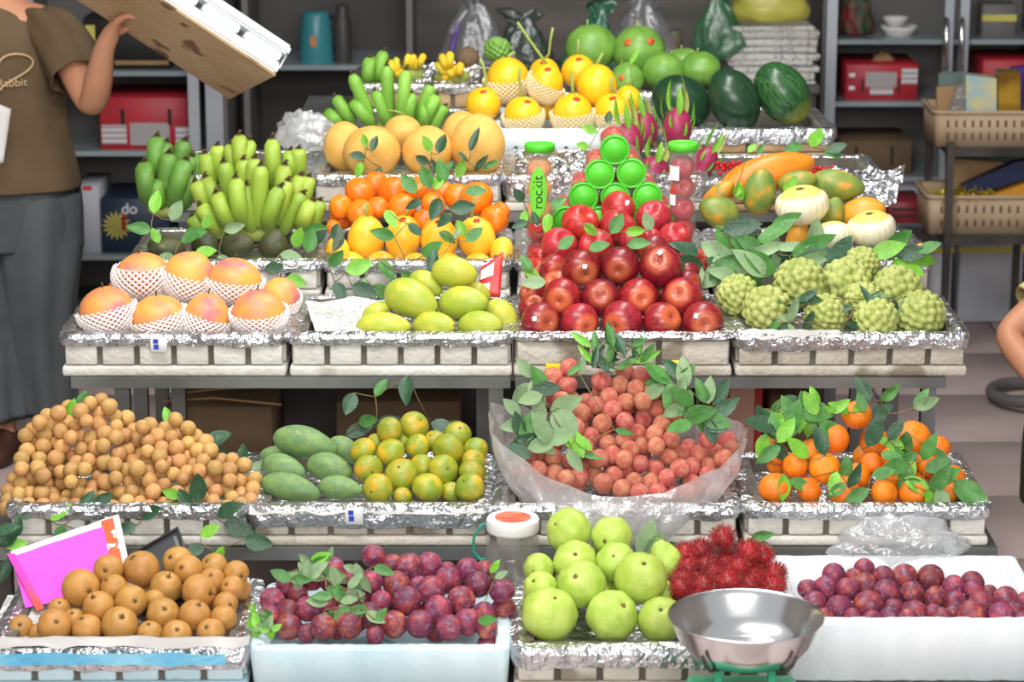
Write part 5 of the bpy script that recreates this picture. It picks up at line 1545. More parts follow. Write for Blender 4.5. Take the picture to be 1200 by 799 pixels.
# on the bananas / avocados
bl = on(R4[0] + .06, R4[1] + H4 + .02, 0.9, .02)
sprig('round-leaved twig hanging from the dark green bananas', bl, [(180, 250, 28, 80, 'a'), (200, 258, 27, 60, 'd'), (178, 270, 30, 170, 'b'), (186, 285, 20, 115, 'a'), (212, 283, 24, 20, 'b'), (205, 300, 30, 200, 'd'), (228, 298, 27, 8, 'a')])
sprig('round-leaved twig across the avocados under the bananas', bl, [(262, 270, 26, 15, 'd'), (238, 268, 20, 60, 'a'), (215, 276, 30, 10, 'b'), (230, 300, 24, 200, 'b'), (255, 300, 20, 330, 'd')])
sprig('round-leaved twig beside the long green avocado', bl, [(345, 290, 26, 70, 'a'), (360, 296, 30, 80, 'b'), (328, 298, 28, 350, 'd'), (355, 272, 30, 10, 'b'), (310, 316, 24, 10, 'c'), (365, 285, 25, 40, 'c'), (335, 325, 26, 340, 'a')])
# on the cantaloupes
cl = flat(5.895, .006)
sprig('three-leaf twig lying on the broad cantaloupe', cl, [(430, 172, 17, 110, 'a'), (436, 177, 20, 75, 'c'), (428, 184, 20, 172, 'c'), (424, 190, 20, 250, 'a'), (446, 196, 18, 250, 'c')])
sprig('bright twig standing in front of the middle cantaloupe', cl, [(505, 178, 22, 115, 'a'), (514, 180, 25, 70, 'c'), (503, 192, 20, 150, 'c'), (512, 205, 20, 110, 'c'), (536, 208, 22, 70, 'a'), (522, 200, 14, 50, 'b')])
sprig('dark narrow twig against the tall cantaloupe', cl, [(551, 178, 32, 72, 'c'), (556, 200, 26, 48, 'c'), (566, 198, 22, 30, 'b'), (548, 190, 18, 130, 'c')], 'long')
# on oranges / small melons
ol = on(R4[0] + .05, R4[1] + H4 + .02, 1.15, .055)
sprig('dark green twig draped over the oranges', ol, [(488, 226, 30, 130, 'b'), (504, 220, 28, 110, 'b'), (515, 232, 30, 250, 'c'), (528, 245, 30, 8, 'c'), (545, 225, 26, 5, 'b'), (508, 222, 24, 60, 'a'), (520, 215, 30, 100, 'b'), (495, 236, 22, 200, 'c'), (530, 250, 24, 220, 'c')])
sprig('green twig hanging over the second small melon', ol, [(452, 246, 26, 300, 'a'), (462, 278, 30, 165, 'b'), (478, 262, 22, 320, 'c'), (495, 300, 30, 35, 'b'), (476, 310, 2, 270, 'b')])
sprig('green twig hanging over the fourth small melon', ol, [(535, 258, 22, 300, 'a'), (514, 272, 24, 330, 'b'), (546, 283, 26, 40, 'b'), (532, 280, 16, 60, 'd'), (506, 320, 30, 85, 'c')])
sprig('leafy twig over the low small melons beside the newspaper', ol, [(386, 312, 26, 50, 'b'), (405, 318, 34, 20, 'a'), (444, 305, 30, 310, 'b'), (392, 330, 28, 300, 'c'), (412, 335, 34, 340, 'c'), (436, 335, 30, 330, 'b'), (452, 340, 28, 30, 'c'), (470, 318, 26, 320, 'b'), (428, 325, 30, 250, 'd'), (396, 262, 24, 260, 'c'), (402, 275, 24, 240, 'c')])
# left of the apples and on them
al = on(Y3 + .12, Z3 + H3 + .03, 1.0, .05)
sprig('round-leaved twig in front of the tube with green label', flat(5.50), [(614, 236, 20, 130, 'c'), (618, 246, 20, 250, 'a'), (646, 245, 22, 40, 'b'), (630, 264, 18, 110, 'c'), (644, 250, 26, 260, 'a'), (618, 260, 20, 200, 'c'), (652, 270, 26, 250, 'a')])
sprig('round-leaved twig hanging beside the bright red apples', al, [(622, 318, 24, 120, 'b'), (614, 315, 24, 330, 'a'), (655, 292, 24, 40, 'b'), (640, 330, 30, 185, 'd')])
sprig('bright round leaves lying on the topmost apples', al, [(684, 262, 22, 320, 'a'), (716, 274, 28, 60, 'b'), (733, 272, 24, 5, 'a'), (763, 270, 24, 110, 'd'), (690, 292, 26, 15, 'b'), (735, 288, 28, 10, 'b')])
# big grey-green leaves between apples and custard apples
bp = on(5.42, Z3 + .18, 0.75, 0.03)
cluster('big grey-green leaf branch between the apples and custard apples', bp, [(815, 290), (850, 250), (890, 265), (930, 285), (920, 330), (870, 335), (825, 320)], 34, 9, 34, 54, 'ddbcbdc', 'wide', angc=255, spread=120, group='big leaf branches by the custard apples')
cluster('long-leaved branch spread in front of the carved gourds', bp, [(890, 255), (930, 275), (950, 300), (900, 330), (860, 300)], 14, 7, 40, 62, 'dbcd', 'long', angc=300, spread=100, group='long-leaved branches before the gourds')
sprig('single upright leaf on the pale yellow gourd', flat(5.50), [(952, 300, 48, 80, 'd'), (940, 310, 40, 40, 'c'), (975, 308, 40, 55, 'c')], 'wide')
sprig('glossy leaf twig drooping at the foil edge behind custard apples', flat(5.45), [(1020, 300, 44, 20, 'a'), (1035, 295, 44, 35, 'b'), (1050, 300, 40, 10, 'c'), (1045, 305, 42, 335, 'a'), (1062, 300, 40, 350, 'a'), (1010, 305, 40, 200, 'c'), (1060, 318, 36, 310, 'a'), (1000, 310, 40, 160, 'c'), (1075, 295, 30, 20, 'b')], 'wide')
cl2 = on(Y3 + .06, Z3 + H3 + .02, 0.9, .012)
cluster('green leaves tucked between the custard apples', cl2, [(900, 380), (930, 350), (960, 345), (1000, 352), (1030, 350), (1085, 340), (1100, 330), (1050, 360), (980, 385)], 18, 6, 26, 38, 'cbcd', 'long', group='leaves among the custard apples')
sprig('ivy-like twig by the foil crate under the watermelons', flat(6.22), [(946, 165, 24, 20, 'a'), (950, 172, 26, 60, 'a'), (965, 175, 24, 340, 'b'), (940, 170, 24, 200, 'b'), (970, 178, 24, 20, 'c')])
sprig('small bright leaves beside the ripe papaya', flat(5.66), [(870, 235, 24, 110, 'a'), (860, 230, 20, 60, 'a'), (920, 228, 26, 60, 'a'), (876, 178, 14, 40, 'a'), (888, 180, 14, 60, 'b')])
sprig('small twig at the foot of the stickered yellow melons', flat(6.12), [(700, 155, 20, 160, 'a'), (712, 145, 16, 80, 'c'), (690, 172, 16, 170, 'a')])
sprig('bright leaf twig on top of the pomelos', flat(6.6), [(738, 75, 22, 60, 'a'), (758, 138, 26, 210, 'a'), (748, 135, 22, 150, 'a')], 'long')
# lychee leaves
ll = on(Y2 + .07, Z2 + H2, 1.1, .03)
cluster('dense leaf cluster on the lychees beside the green oranges', ll, [(612, 540), (600, 470), (630, 430), (648, 470), (655, 500), (640, 530)], 22, 11, 28, 44, 'bcbdcd', 'wide', group='leaf clusters at the lychee edge')
cluster('leaf cluster on the lychees beside the mandarins', ll, [(775, 450), (800, 440), (830, 470), (860, 490), (880, 500), (840, 512), (800, 505), (780, 465)], 22, 11, 28, 42, 'bcdb', 'wide', group='leaf clusters near the mandarins')
cluster('leaf tuft crowning the lychee mound', flat(4.93, .02), [(690, 430), (692, 405), (720, 395), (748, 408), (755, 428), (720, 440)], 26, 13, 22, 36, 'bcbac', 'long', angc=90, spread=80, group='leaf tufts crowning the lychees')
cluster('pale leaves hanging between the lychees', on(Y2 + .06, Z2 + H2, 1.1, .045), [(645, 480), (668, 475), (680, 530), (660, 530)], 7, 7, 26, 36, 'dda', 'wide', angc=300, spread=40)
sprig('single leaves tucked among the lychees in the middle', ll, [(720, 503, 24, 345, 'b'), (680, 532, 26, 350, 'b'), (690, 520, 20, 200, 'c'), (665, 440, 26, 40, 'b'), (680, 440, 26, 80, 'd')], 'long')
# mandarin leaves
ml = on(Y2 + .075, Z2 + H2, 0.95, .035)
cluster('leafy mandarin branch on the side of the lychees', ml, [(890, 470), (930, 465), (960, 475), (960, 510), (920, 530), (890, 510)], 26, 9, 28, 44, 'aabcb', 'wide', group='mandarin branches at the lychee side')
cluster('leaves lying over the front mandarins', ml, [(890, 545), (940, 540), (1000, 500), (1060, 510), (1110, 550), (1090, 580), (960, 575), (905, 570)], 26, 13, 28, 42, 'bcbba', 'wide', group='leaves over the front mandarins', out=.15)
cluster('bright small leaves at the top of the mandarins', ml, [(935, 478), (960, 465), (1000, 470), (1020, 480), (980, 495)], 12, 6, 22, 36, 'aab', 'wide', group='leaves topping the mandarins')
sprig('dark mandarin leaves sticking up beside the table leg', flat(4.96), [(1020, 470, 34, 120, 'c'), (1032, 470, 30, 40, 'b'), (1020, 490, 32, 30, 'c'), (1070, 478, 34, 20, 'd'), (1072, 480, 30, 60, 'b'), (1040, 485, 34, 200, 'c')], 'wide')
sprig('drooping mandarin leaf hanging over the foil corner', ml, [(1118, 563, 56, 320, 'b'), (1100, 570, 40, 280, 'd'), (1085, 575, 34, 300, 'a'), (1060, 560, 40, 330, 'a'), (1090, 525, 38, 310, 'b'), (1062, 505, 46, 262, 'b')], 'wide')
# longan leaves
gl = on(Y2 + .045, Z2 + H2, 1.0, .02)
sprig('leaves standing behind the top of the longan heap', flat(4.93), [(78, 490, 26, 65, 'a'), (92, 485, 30, 75, 'b'), (72, 500, 26, 140, 'c'), (60, 505, 22, 200, 'b'), (200, 498, 24, 110, 'a'), (240, 520, 34, 20, 'c'), (250, 530, 30, 340, 'c'), (285, 545, 26, 90, 'c'), (290, 560, 26, 50, 'd')])
sprig('leafy longan twig hanging beside the dark tray', gl, [(232, 588, 36, 90, 'c'), (228, 585, 26, 60, 'a'), (245, 595, 30, 350, 'a'), (235, 600, 30, 10, 'c'), (225, 598, 30, 120, 'c'), (212, 582, 24, 160, 'a'), (255, 605, 36, 30, 'c'), (262, 612, 40, 340, 'c')])
sprig('leaves under the lower edge of the longans above the pink paper', gl, [(60, 610, 30, 40, 'a'), (95, 600, 30, 60, 'c'), (110, 595, 28, 40, 'c'), (150, 600, 30, 350, 'c'), (165, 605, 30, 20, 'c'), (100, 620, 34, 300, 'c'), (40, 600, 24, 190, 'c'), (160, 615, 30, 200, 'c'), (75, 615, 24, 250, 'b')])
sprig('leaves beside the pear crate below the longans', flat(4.585), [(0, 640, 30, 40, 'c'), (10, 655, 32, 250, 'c'), (-5, 625, 30, 20, 'c'), (5, 640, 28, 10, 'a'), (18, 630, 26, 80, 'c')])
sprig('bright round leaves above the corner of the pear crate', flat(4.56), [(235, 628, 26, 30, 'a'), (262, 640, 24, 250, 'a'), (252, 645, 26, 290, 'a'), (285, 632, 36, 350, 'c'), (240, 640, 26, 200, 'c'), (270, 660, 20, 270, 'b')])
# plum leaves
pl_ = on(Y1 + .05, Z1 + H1, 0.5, .02)
cluster('small leaf sprig between the plums at the back', on(Y1 + .05, Z1 + H1, 0.55, .028), [(322, 668), (350, 660), (400, 655), (430, 665), (450, 660), (430, 690), (380, 695), (345, 690)], 26, 9, 20, 30, 'dbbad', 'wide', group='leaf sprigs behind the plums')
cluster('small leaf sprig at the box edge among the plums', pl_, [(292, 725), (300, 705), (315, 715), (325, 742), (300, 742)], 14, 7, 14, 24, 'dba', 'wide', group='leaf sprigs at the plum box edge')
cluster('small leaf sprig among the middle plums', pl_, [(395, 690), (430, 690), (450, 705), (440, 730), (400, 725), (370, 720)], 14, 7, 18, 28, 'bdb', 'wide', group='leaf sprigs among the middle plums')
sprig('leaf sprig beside the jar at the plum box', pl_, [(575, 672, 20, 60, 'a'), (580, 678, 18, 30, 'd'), (560, 728, 24, 10, 'b'), (580, 680, 18, 330, 'b')], 'wide')
sprig('two pointed leaves standing behind the guavas', flat(Y1 + .30, .004), [(752, 655, 50, 75, 'd'), (757, 658, 42, 62, 'd')], 'wide')
sprig('dark leaves under the plastic bag behind the rambutans', flat(Y1 + .36), [(790, 645, 40, 170, 'c'), (800, 640, 40, 200, 'c'), (872, 636, 34, 350, 'c'), (880, 630, 28, 10, 'b')], 'wide')
sprig('leaves hanging in the dark behind the green oranges', flat(5.07), [(440, 500, 34, 15, 'c'), (420, 495, 26, 10, 'b'), (405, 510, 34, 20, 'c'), (505, 495, 34, 340, 'c'), (478, 440, 36, 265, 'c'), (440, 465, 26, 60, 'b'), (415, 460, 30, 250, 'c'), (520, 505, 24, 30, 'b')])
# ---------------------------------------------------------------- background cabinets
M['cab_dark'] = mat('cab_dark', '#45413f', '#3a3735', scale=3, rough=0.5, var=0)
M['cab_grey'] = mat('cab_grey', '#757270', '#646160', scale=2, rough=0.6, var=0)
M['shelf_glass'] = mat('shelf_glass', '#9aa6aa', '#8a969a', scale=3, rough=0.2, var=0)
M['red_box'] = mat('red_box', '#c02f3a', '#b0283a', scale=3, rough=0.5, var=0)
M['white_label'] = stripes('white_label', '#d8d4d4', '#9a9496', 'Z', 55, 0.35)
M['barcode'] = stripes('barcode', '#d8d4d4', '#4a4648', 'X', 160, 0.45)
M['yellow_soft'] = mat('yellow_soft', '#d8cf6a', '#c2b850', scale=4, rough=0.5, var=0)
M['teal'] = mat('teal', '#3f8f98', '#357f88', scale=3, rough=0.35, var=0)
M['white_foam_far'] = mat('white_foam_far', '#c8ccd2', '#b8bcc4', scale=4, rough=0.8, var=0)
M['glass_pane'] = film('glass_pane', '#9fb0b8', 0.10, 0.05, 0.0)

def cab(name, label, px0, px1, py_ref, Y, D, ztop, shelves, mback='cab_dark', frame='alu', posts=(), panes=False):
    x0, x1 = at_Y(px0, py_ref, Y).x, at_Y(px1, py_ref, Y).x
    t = thing(name, label, 'cabinet', ((x0 + x1) / 2, Y, 0))
    W = x1 - x0
    MB().box((0, D, ztop / 2), (W, 0.02, ztop)).build('back_panel', mback, t)
    for s in (-1, 1):
        MB().box((s * W / 2, D / 2, ztop / 2), (0.02, D - .022, ztop)).build('side_panel', 'cab_grey', t)
    MB().box((0, D / 2, ztop - .01), (W - .022, D - .022, 0.02)).build('top_panel', 'cab_grey', t)
    MB().box((0, D / 2, 0.03), (W - .022, D - .022, 0.06)).build('bottom_panel', 'cab_grey', t)
    for z in shelves:
        MB().box((0, D / 2 - .002, z - 0.008), (W - 0.024, D - .03, 0.016)).build('shelf', 'shelf_glass', t)
    for (pp, wd) in posts:
        x = at_Y(pp, py_ref, Y).x - (x0 + x1) / 2
        MB().box((x, -0.012, ztop / 2), (wd, 0.024, ztop)).build('door_frame', frame, t)
    if panes:
        MB().box((0, -0.003, ztop / 2), (W - .03, 0.003, ztop - .08)).build('glass_door', 'glass_pane', t)
    return t
zy = lambda py, Y: at_Y(600, py, Y).z
YL = 8.15
s1, s2, s3 = zy(84, YL), zy(178, YL), zy(300, YL)
cab('display_fridge', 'glass-fronted cabinet with red carton behind the standing person', 30, 262, 120, YL, 0.42, 1.85, [s1, s2, s3], posts=[(228, 0.035), (252, 0.055), (40, .03)], panes=False, mback='cab_grey')
YM = 8.35
k1 = zy(77, YM)
cab('dark_cupboard', 'dark open cupboard holding the teal kettle', 288, 480, 80, YM, 0.40, 1.7, [k1, zy(200, YM)], posts=[])
YR = 8.62
r1, r2, r3 = zy(47, YR), zy(120, YR), zy(208, YR)
GC = cab('glass_cabinet', 'aluminium framed glass cabinet with bowls and red carton', 966, 1225, 100, YR, 0.42, 1.85, [r1, r2, r3, zy(265, YR)], posts=[(972, 0.035), (1108, 0.03), (1126, 0.03)], mback='cab_grey')
for px in (1109, 1127):
    a, b = at_Y(px, 22, YR - .05), at_Y(px, 82, YR - .05)
    obj('door_handle', mesh('door_handle', *tube([a + Vector((0, .024, 0)), a, a.lerp(b, .5), b, b + Vector((0, .024, 0))], 0.009, 10)), 'inox', GC, -GC.location)

def carton(name, label, px0, px1, py0, py1, Y, D, m, extras=(), cat='box', rz=0.0):
    a, b = at_Y(px0, py1, Y), at_Y(px1, py1, Y)
    top = at_Y(px0, py0, Y)
    W, Hh = b.x - a.x, top.z - a.z
    t = thing(name, label, cat, ((a.x + b.x) / 2, Y + D / 2, a.z), rz)
    obj('carton', rbox('carton', (W, D, Hh), 0.004, 1), m, t, (0, 0, Hh / 2))
    for (nm, u0, u1, v0, v1, mm) in extras:
        MB().box(((u0 + u1) / 2 * W - W / 2, -D / 2 - 0.001, Hh * (1 - (v0 + v1) / 2)), ((u1 - u0) * W, 0.003, (v1 - v0) * Hh)).build(nm, mm, t)
    return t, W, Hh
carton('red_carton', 'red carton with white barcode labels on the shelf beside the person', 118, 222, 114, 176, YL + .05, 0.3, 'red_box',
       [('label', .02, .30, .52, .88, 'white_label'), ('label', .34, .78, .48, .90, 'barcode'), ('label', .85, 1.0, .55, .95, 'white_label'), ('hand_slot', .24, .28, .22, .52, 'black'), ('hand_slot', .77, .81, .22, .52, 'black')])
carton('dark_carton', 'dark carton with yellow fruit picture on the top shelf', 100, 200, 20, 82, YL + .06, 0.28, 'black', [('yellow_picture', .02, .13, .15, .75, 'yellow_soft'), ('shelf_edge_print', .35, .98, .82, .90, 'kraft')])
t, W, Hh = carton('blue_carton', 'dark blue carton with a sunflower picture on the low shelf', 120, 200, 232, 296, YL + .05, 0.28, mat('navy', '#24344a', '#1c2a3c', scale=3, rough=.5, var=0), [('red_mark', .30, .36, .3, .6, 'red_print')])
fl_ = MB()
for k in range(16):
    fl_.add(([(0, 0, 0), (0.035 * math.cos(k * PI / 8 - .12), 0, 0.035 * math.sin(k * PI / 8 - .12)), (0.05 * math.cos(k * PI / 8), 0, 0.05 * math.sin(k * PI / 8)), (0.035 * math.cos(k * PI / 8 + .12), 0, 0.035 * math.sin(k * PI / 8 + .12))], [(0, 1, 2, 3)]))
fl_.build('sunflower_print', 'yellow_soft', t, loc=(-W / 2 + .05, -0.1425, Hh * .5))
obj('lettering', text_mesh('do', 0.05), 'white_print', t, (-W * .08, -0.142, Hh * .8), (PI / 2, 0, 0))
carton('pale_carton', 'pale grey carton half hidden by the person', 92, 119, 218, 298, YL + .06, 0.25, 'white_foam_far', [('red_tag', .3, .7, 0, .06, 'red_print')])
carton('red_carton', 'red carton with white labels on the glass cabinet shelf', 990, 1075, 75, 118, YR + .06, 0.28, 'red_box', [('label', .28, .70, .22, .62, 'barcode'), ('label', .34, .66, .64, .84, 'white_label'), ('label', .77, .99, .12, .55, 'white_label'), ('hand_slot', .22, .25, .4, .8, 'black'), ('hand_slot', .72, .75, .4, .8, 'black'), ('print', .05, .13, .25, .35, 'white_print'), ('print', .05, .13, .6, .7, 'white_print')])
carton('cardboard_box', 'brown cardboard box with hand slots low in the glass cabinet', 984, 1068, 165, 206, YR + .06, 0.28, 'kraft_dark', [('hand_slot', .20, .24, .15, .7, 'black'), ('hand_slot', .70, .74, .15, .7, 'black')])
carton('cardboard_box', 'plain dark carton on the second shelf of the glass cabinet', 1150, 1230, 70, 118, YR + .06, 0.28, 'red_box', [('label', .2, .6, .3, .7, 'white_label')])
carton('white_box', 'white foam box below the cardboard box in the cabinet', 1030, 1085, 212, 262, YR + .06, 0.28, 'white_foam_far', [('lid_line', 0, 1, .3, .34, 'cab_grey')])
carton('red_crate', 'dull red plastic crate on the floor before the cabinet', 1040, 1082, 236, 262, 8.1, 0.2, mat('red_crate', '#8c2430', '#701c28', scale=4, rough=.5, var=0), [('slot', .1, .9, .3, .4, 'black'), ('slot', .1, .9, .6, .7, 'black')])
# bowls
def bowl(label, px, py, r, h, Y):
    c = at_Y(px, py, Y); k = mpp(c)
    T(obj('bowl', mesh('bowl', *lathe([(0.0001, 0), (r * .5 * k, 0), (r * .55 * k, .004), (r * .9 * k, h * .7 * k), (r * k, h * k), (r * .97 * k, h * k), (r * .85 * k, h * .7 * k), (r * .45 * k, .008), (.0001, .008)], 30)), 'white_paper', None, c), label, 'bowl', 'bowls')
bowl('wide white bowl at the bottom of the stack in the cabinet', 1053, 45, 22, 15, YR + .15)
bowl('small white bowl stacked on the wide one', 1049, 32, 15, 12, YR + .15)
# red jar-like bundle in the cabinet
crumpled('net_bag', 'red and green net bag on the top shelf of the glass cabinet', 1003, 22, YR + .12, 18, 34, mat('redgreen', '#7a2428', '#2c5038', scale=12, rough=.6, var=0), 5)
carton('jar_row', 'dull grey tin on the top cabinet shelf', 1150, 1190, 5, 45, YR + .1, 0.1, 'cab_grey', [('band', 0, 1, .3, .5, 'yellow_soft')], cat='tin')
crumpled('onion_bag', 'yellowish bundle on top of the red carton in the cabinet', 1035, 70, YR + .15, 12, 8, 'kraft', 9)

# kettle
kb = at_Y(371, 76, YM + .10); k = mpp(kb)
kt = thing('kettle', 'teal electric kettle with dark handle in the cupboard', 'kettle', kb)
R_ = 20 * k; hh = 60 * k
kbod = obj('body', mesh('body', *lathe([(.0001, 0), (R_ * 1.0, 0), (R_ * 1.03, .006), (R_ * .95, hh * .6), (R_ * .80, hh), (R_ * .7, hh * 1.04), (.0001, hh * 1.06)], 32)), 'teal', kt)
obj('handle', mesh('handle', *tube([(R_ * .75, -.004, hh * .95), (R_ * 1.35, -.004, hh * .9), (R_ * 1.4, -.004, hh * .5), (R_ * .95, -.004, hh * .3)], 0.008, 8)), 'black', kt)
MB().box((-R_ * .1, -R_ * 1.0, hh * .5), (0.02, 0.004, 0.035)).build('water_window', mat('copper', '#c98a5a', rough=.3, metal=.5, var=0), kt)
bt = at_Y(402, 77, YM + .1)
T(obj('thermos', mesh('thermos', *lathe([(.0001, 0), (.028, 0), (.03, .01), (.028, .14), (.02, .17), (.022, .2), (.0001, .205)], 24)), 'cab_dark', None, bt), 'slim black flask next to the teal kettle', 'flask')

# back counter with bags, hanging net bags and a newspaper pile
YB = 8.2
ct = thing('back_counter', 'grey counter behind the stall carrying bags and newspapers', 'counter', (at_Y(722, 100, YB).x, YB, 0))
cw = at_Y(962, 100, YB).x - at_Y(484, 100, YB).x
zc = zy(100, YB)
obj('worktop', rbox('worktop', (cw, 0.6, 0.03), 0.004, 1), 'cab_grey', ct, (0, .3, zc - .015))
for s in (-1, 0, 1):
    MB().box((s * (cw / 2 - .03), .3, (zc - .03) / 2), (0.04, 0.55, zc - .03)).build('leg_panel', 'cab_dark', ct)
M['bag_green'] = film('bag_green', '#2a9a5c', 0.62, 0.4, 0.6)
M['bag_teal'] = film('bag_teal', '#3fae88', 0.66, 0.3, 0.6)
M['bag_dark'] = film('bag_dark', '#2c6a58', 0.5, 0.3, 0.6)
M['bag_grey'] = film('bag_grey', '#b8bcc2', 0.45, 0.25, 0.6)
M['bag_yellow'] = mat('bag_yellow', '#c9c45a', '#a8a83c', scale=4, rough=.4, var=0)
def sack(name, label, px, pyb, Y, w_, h_, m, seed, neck=0.25, lean=0.0):
    """tied bag: wide base gathered to a neck"""
    c = at_Y(px, pyb, Y); k = mpp(c)
    def fn(a, b):
        ph = 2 * PI * b
        r = (1 - (1 - neck) * a ** 1.5) * (0.55 + .45 * min(1, a * 5)) if a < .84 else neck * (1 + (a - .84) * 11 * (1 + .8 * math.sin(2 * ph + seed)))
        r *= 1 + .42 * noise.noise(Vector((math.cos(ph) * 1.6 + seed, math.sin(ph) * 1.6, a * 3.5))) + .16 * noise.noise(Vector((math.cos(ph) * 4 + seed, math.sin(ph) * 4, a * 9))) + .08 * math.sin(9 * ph + seed) * a
        return (math.cos(ph) * r * w_ * k + lean * a * w_ * k, math.sin(ph) * r * w_ * .5 * k, a * h_ * k * (1 + .10 * a * math.sin(2 * ph + seed + 1) + .05 * a * noise.noise(Vector((math.cos(ph) * 3, math.sin(ph) * 3, seed)))))
    v, f = grid(18, 44, fn)
    f.append(tuple(range(43, -1, -1))); f.append(tuple(18 * 44 + i for i in range(44)))
    return T(obj(name, mesh(name, v, f), m, None, c), label, 'bag')
sack('plastic_bag', 'clear pointed plastic bag standing behind the finger bananas', 556, 96, YB + .12, 46, 98, 'bag_grey', 1, .08)
sack('plastic_bag', 'dark green plastic bag beside the pointed clear bag', 612, 96, YB + .2, 40, 78, 'bag_dark', 2, .16)
sack('plastic_bag', 'teal plastic bag with a loop handle behind the pomelos', 682, 96, YB + .14, 38, 88, 'bag_teal', 3, .12, .6)
sack('plastic_bag', 'clear grey plastic bag leaning beside the green net bag', 752, 96, YB + .14, 46, 104, 'bag_grey', 4, .2)
sack('plastic_bag', 'glossy dark green bag hanging above the newspapers', 842, 68, YB + .05, 32, 78, 'bag_green', 5, .14)
crumpled('melon_bag', 'large yellow-green bag on top of the newspaper pile', 903, 8, YB + .22, 46, 28, 'bag_yellow', 6, amp=.12)
a, b = at_Y(500, 100, YB + .08), at_Y(508, 100, YB + .08)
T(obj('marker_pen', mesh('marker_pen', *tube([at_Y(520, 97, YB + .03), at_Y(529, 60, YB + .045), at_Y(537, 26, YB + .06)], 0.009, 8)), mat('pen', '#b8b0c8', '#6a4aa0', scale=12, rough=.4, var=0)), 'white and purple pen leaning on the pointed clear bag', 'pen')
c = at_Y(788, 96, YB + .3); k = mpp(c)
T(obj('tin_can', mesh('tin_can', *lathe([(.0001, 0), (.03, 0), (.03, 60 * k), (.027, 61 * k), (.0001, 61 * k)], 24)), mat('tin', '#b06a6a', '#5a7a5a', scale=8, rough=.4, var=0), None, c), 'red and white tin beside the hanging green bag', 'tin')
mb_tin = None
# newspaper pile: each folded bundle its own thing
zz = at_Y(905, 104, YB + .02).z
for i in range(9):
    th = 0.018 + 0.006 * random.random()
    c = Vector((at_Y(907, 60, YB).x + random.uniform(-.012, .012), YB + .17, zz + th / 2))
    me = rbox('newspaper_bundle', (0.29 + random.uniform(-.02, .02), 0.26, th), 0.006, 2, jit=0.0025)
    T(obj('newspaper_bundle', me, 'newspaper', None, c, (0, 0, random.uniform(-.06, .06))), 'folded grey newspaper bundle in the pile under the yellow bag', 'newspaper', 'newspaper pile')
    zz += th + .0006
# small round fruit on the counter crate: green cauliflower-like custard apple, brown coconut
p = at_Y(583, 58, 6.80)
put('green_gourd', me_c[1], 'pomelo', p, 16 * mpp(p), qz((0, 0, 1)), 'knobbly bright green fruit between finger bananas and yellow melon', 'fruit')
p = at_Y(548, 68, 6.86)
put('brown_coconut', me_m[1], 'kraft_dark', p, 14 * mpp(p), qz((0, 0, 1)), 'dull brown husked fruit behind the finger bananas', 'fruit')
sheet('foil_sheet', 'crumpled silver foil cradling the yellow finger bananas', 'foil', at_Y(505, 90, 6.80), 0.13, 0.14, 'foil', 0.02, 30, rx=.5)
sheet('foil_sheet', 'crumpled silver foil next to the finger bananas on paper', 'foil', at_Y(536, 92, 6.80), 0.12, 0.14, 'foil_dull', 0.02, 30, rx=.5)
crumpled('plastic_bag', 'crumpled clear plastic bag behind the banana bunch', 362, 160, 6.12, 34, 26, 'bag_clear', 12)
crumpled('plastic_bag', 'crumpled clear plastic bag at the end of the cantaloupe row', 352, 150, 6.35, 24, 20, 'bag_clear', 14)
sheet('foil_sheet', 'torn foil flap sticking out behind the golden papaya', 'foil', at_Y(1012, 214, 5.93), 0.17, 0.16, 'foil', 0.02, 22, rx=.35, rz=-.3)

# ---------------------------------------------------------------- rack on the right with baskets
YK = 7.75
xa, xb = at_Y(1112, 230, YK).x, at_Y(1225, 230, YK).x
zs1, zs2 = zy(174, YK), zy(277, YK)
rk = thing('metal_rack', 'dark metal rack carrying two plastic baskets', 'rack', ((xa + xb) / 2, YK + .2, 0))
for sx in (-1, 1):
    for sy in (-1, 1):
        MB().box((sx * (xb - xa) / 2, sy * 0.2, (zs1 + .02) / 2), (0.022, 0.022, zs1 + .02)).build('post', 'steel_dark', rk)
for z in (zs1, zs2):
    for sy in (-1, 1):
        MB().box((0, sy * .2, z - .012), (xb - xa - .023, 0.02, 0.022)).build('rail', 'steel_dark', rk)
    for sx in (-1, 1):
        MB().box((sx * (xb - xa) / 2, 0, z - .012), (0.02, 0.377, 0.022)).build('rail', 'steel_dark', rk)
    MB().box((0, 0, z - .003), (xb - xa - .025, .376, 0.004)).build('shelf', 'steel', rk)
M['basket'] = mat('basket', '#c2a98c', '#b2987a', scale=5, rough=.55, var=.03)
def basket(label, px0, px1, z, h, D=.26):
    x0, x1 = at_Y(px0, 200, YK).x, at_Y(px1, 200, YK).x
    W = x1 - x0
    t = thing('plastic_basket', label, 'basket', ((x0 + x1) / 2, YK + .16, z))
    obj('tub', mesh('tub', *loft(W * .94, D * .94, .02, [(0, 0), (.006, h), (-.004, h), (-.009, .008)], fine=False)), 'basket', t)
    obj('rim', mesh('rim', *loft(W * .94, D * .94, .02, [(.006, h - .008), (.013, h - .006), (.013, h + .003), (.004, h + .003)], cap0=False, cap1=False)), 'basket', t)
    me = rbox('slot', (0.008, 0.003, 0.022), .001, 1)
    for r in range(2):
        for i in range(10):
            obj('slot', me, 'kraft_dark', t, ((i - 4.5) * W * .08, -D * .47 - .0045 , h * (.3 + .36 * r)))
    return t, W
basket('beige plastic basket on the upper rack shelf', 1094, 1215, zs1, 40 * .0027)
basket('beige plastic basket of gold tinsel on the lower rack shelf', 1090, 1215, zs2, 44 * .0027)
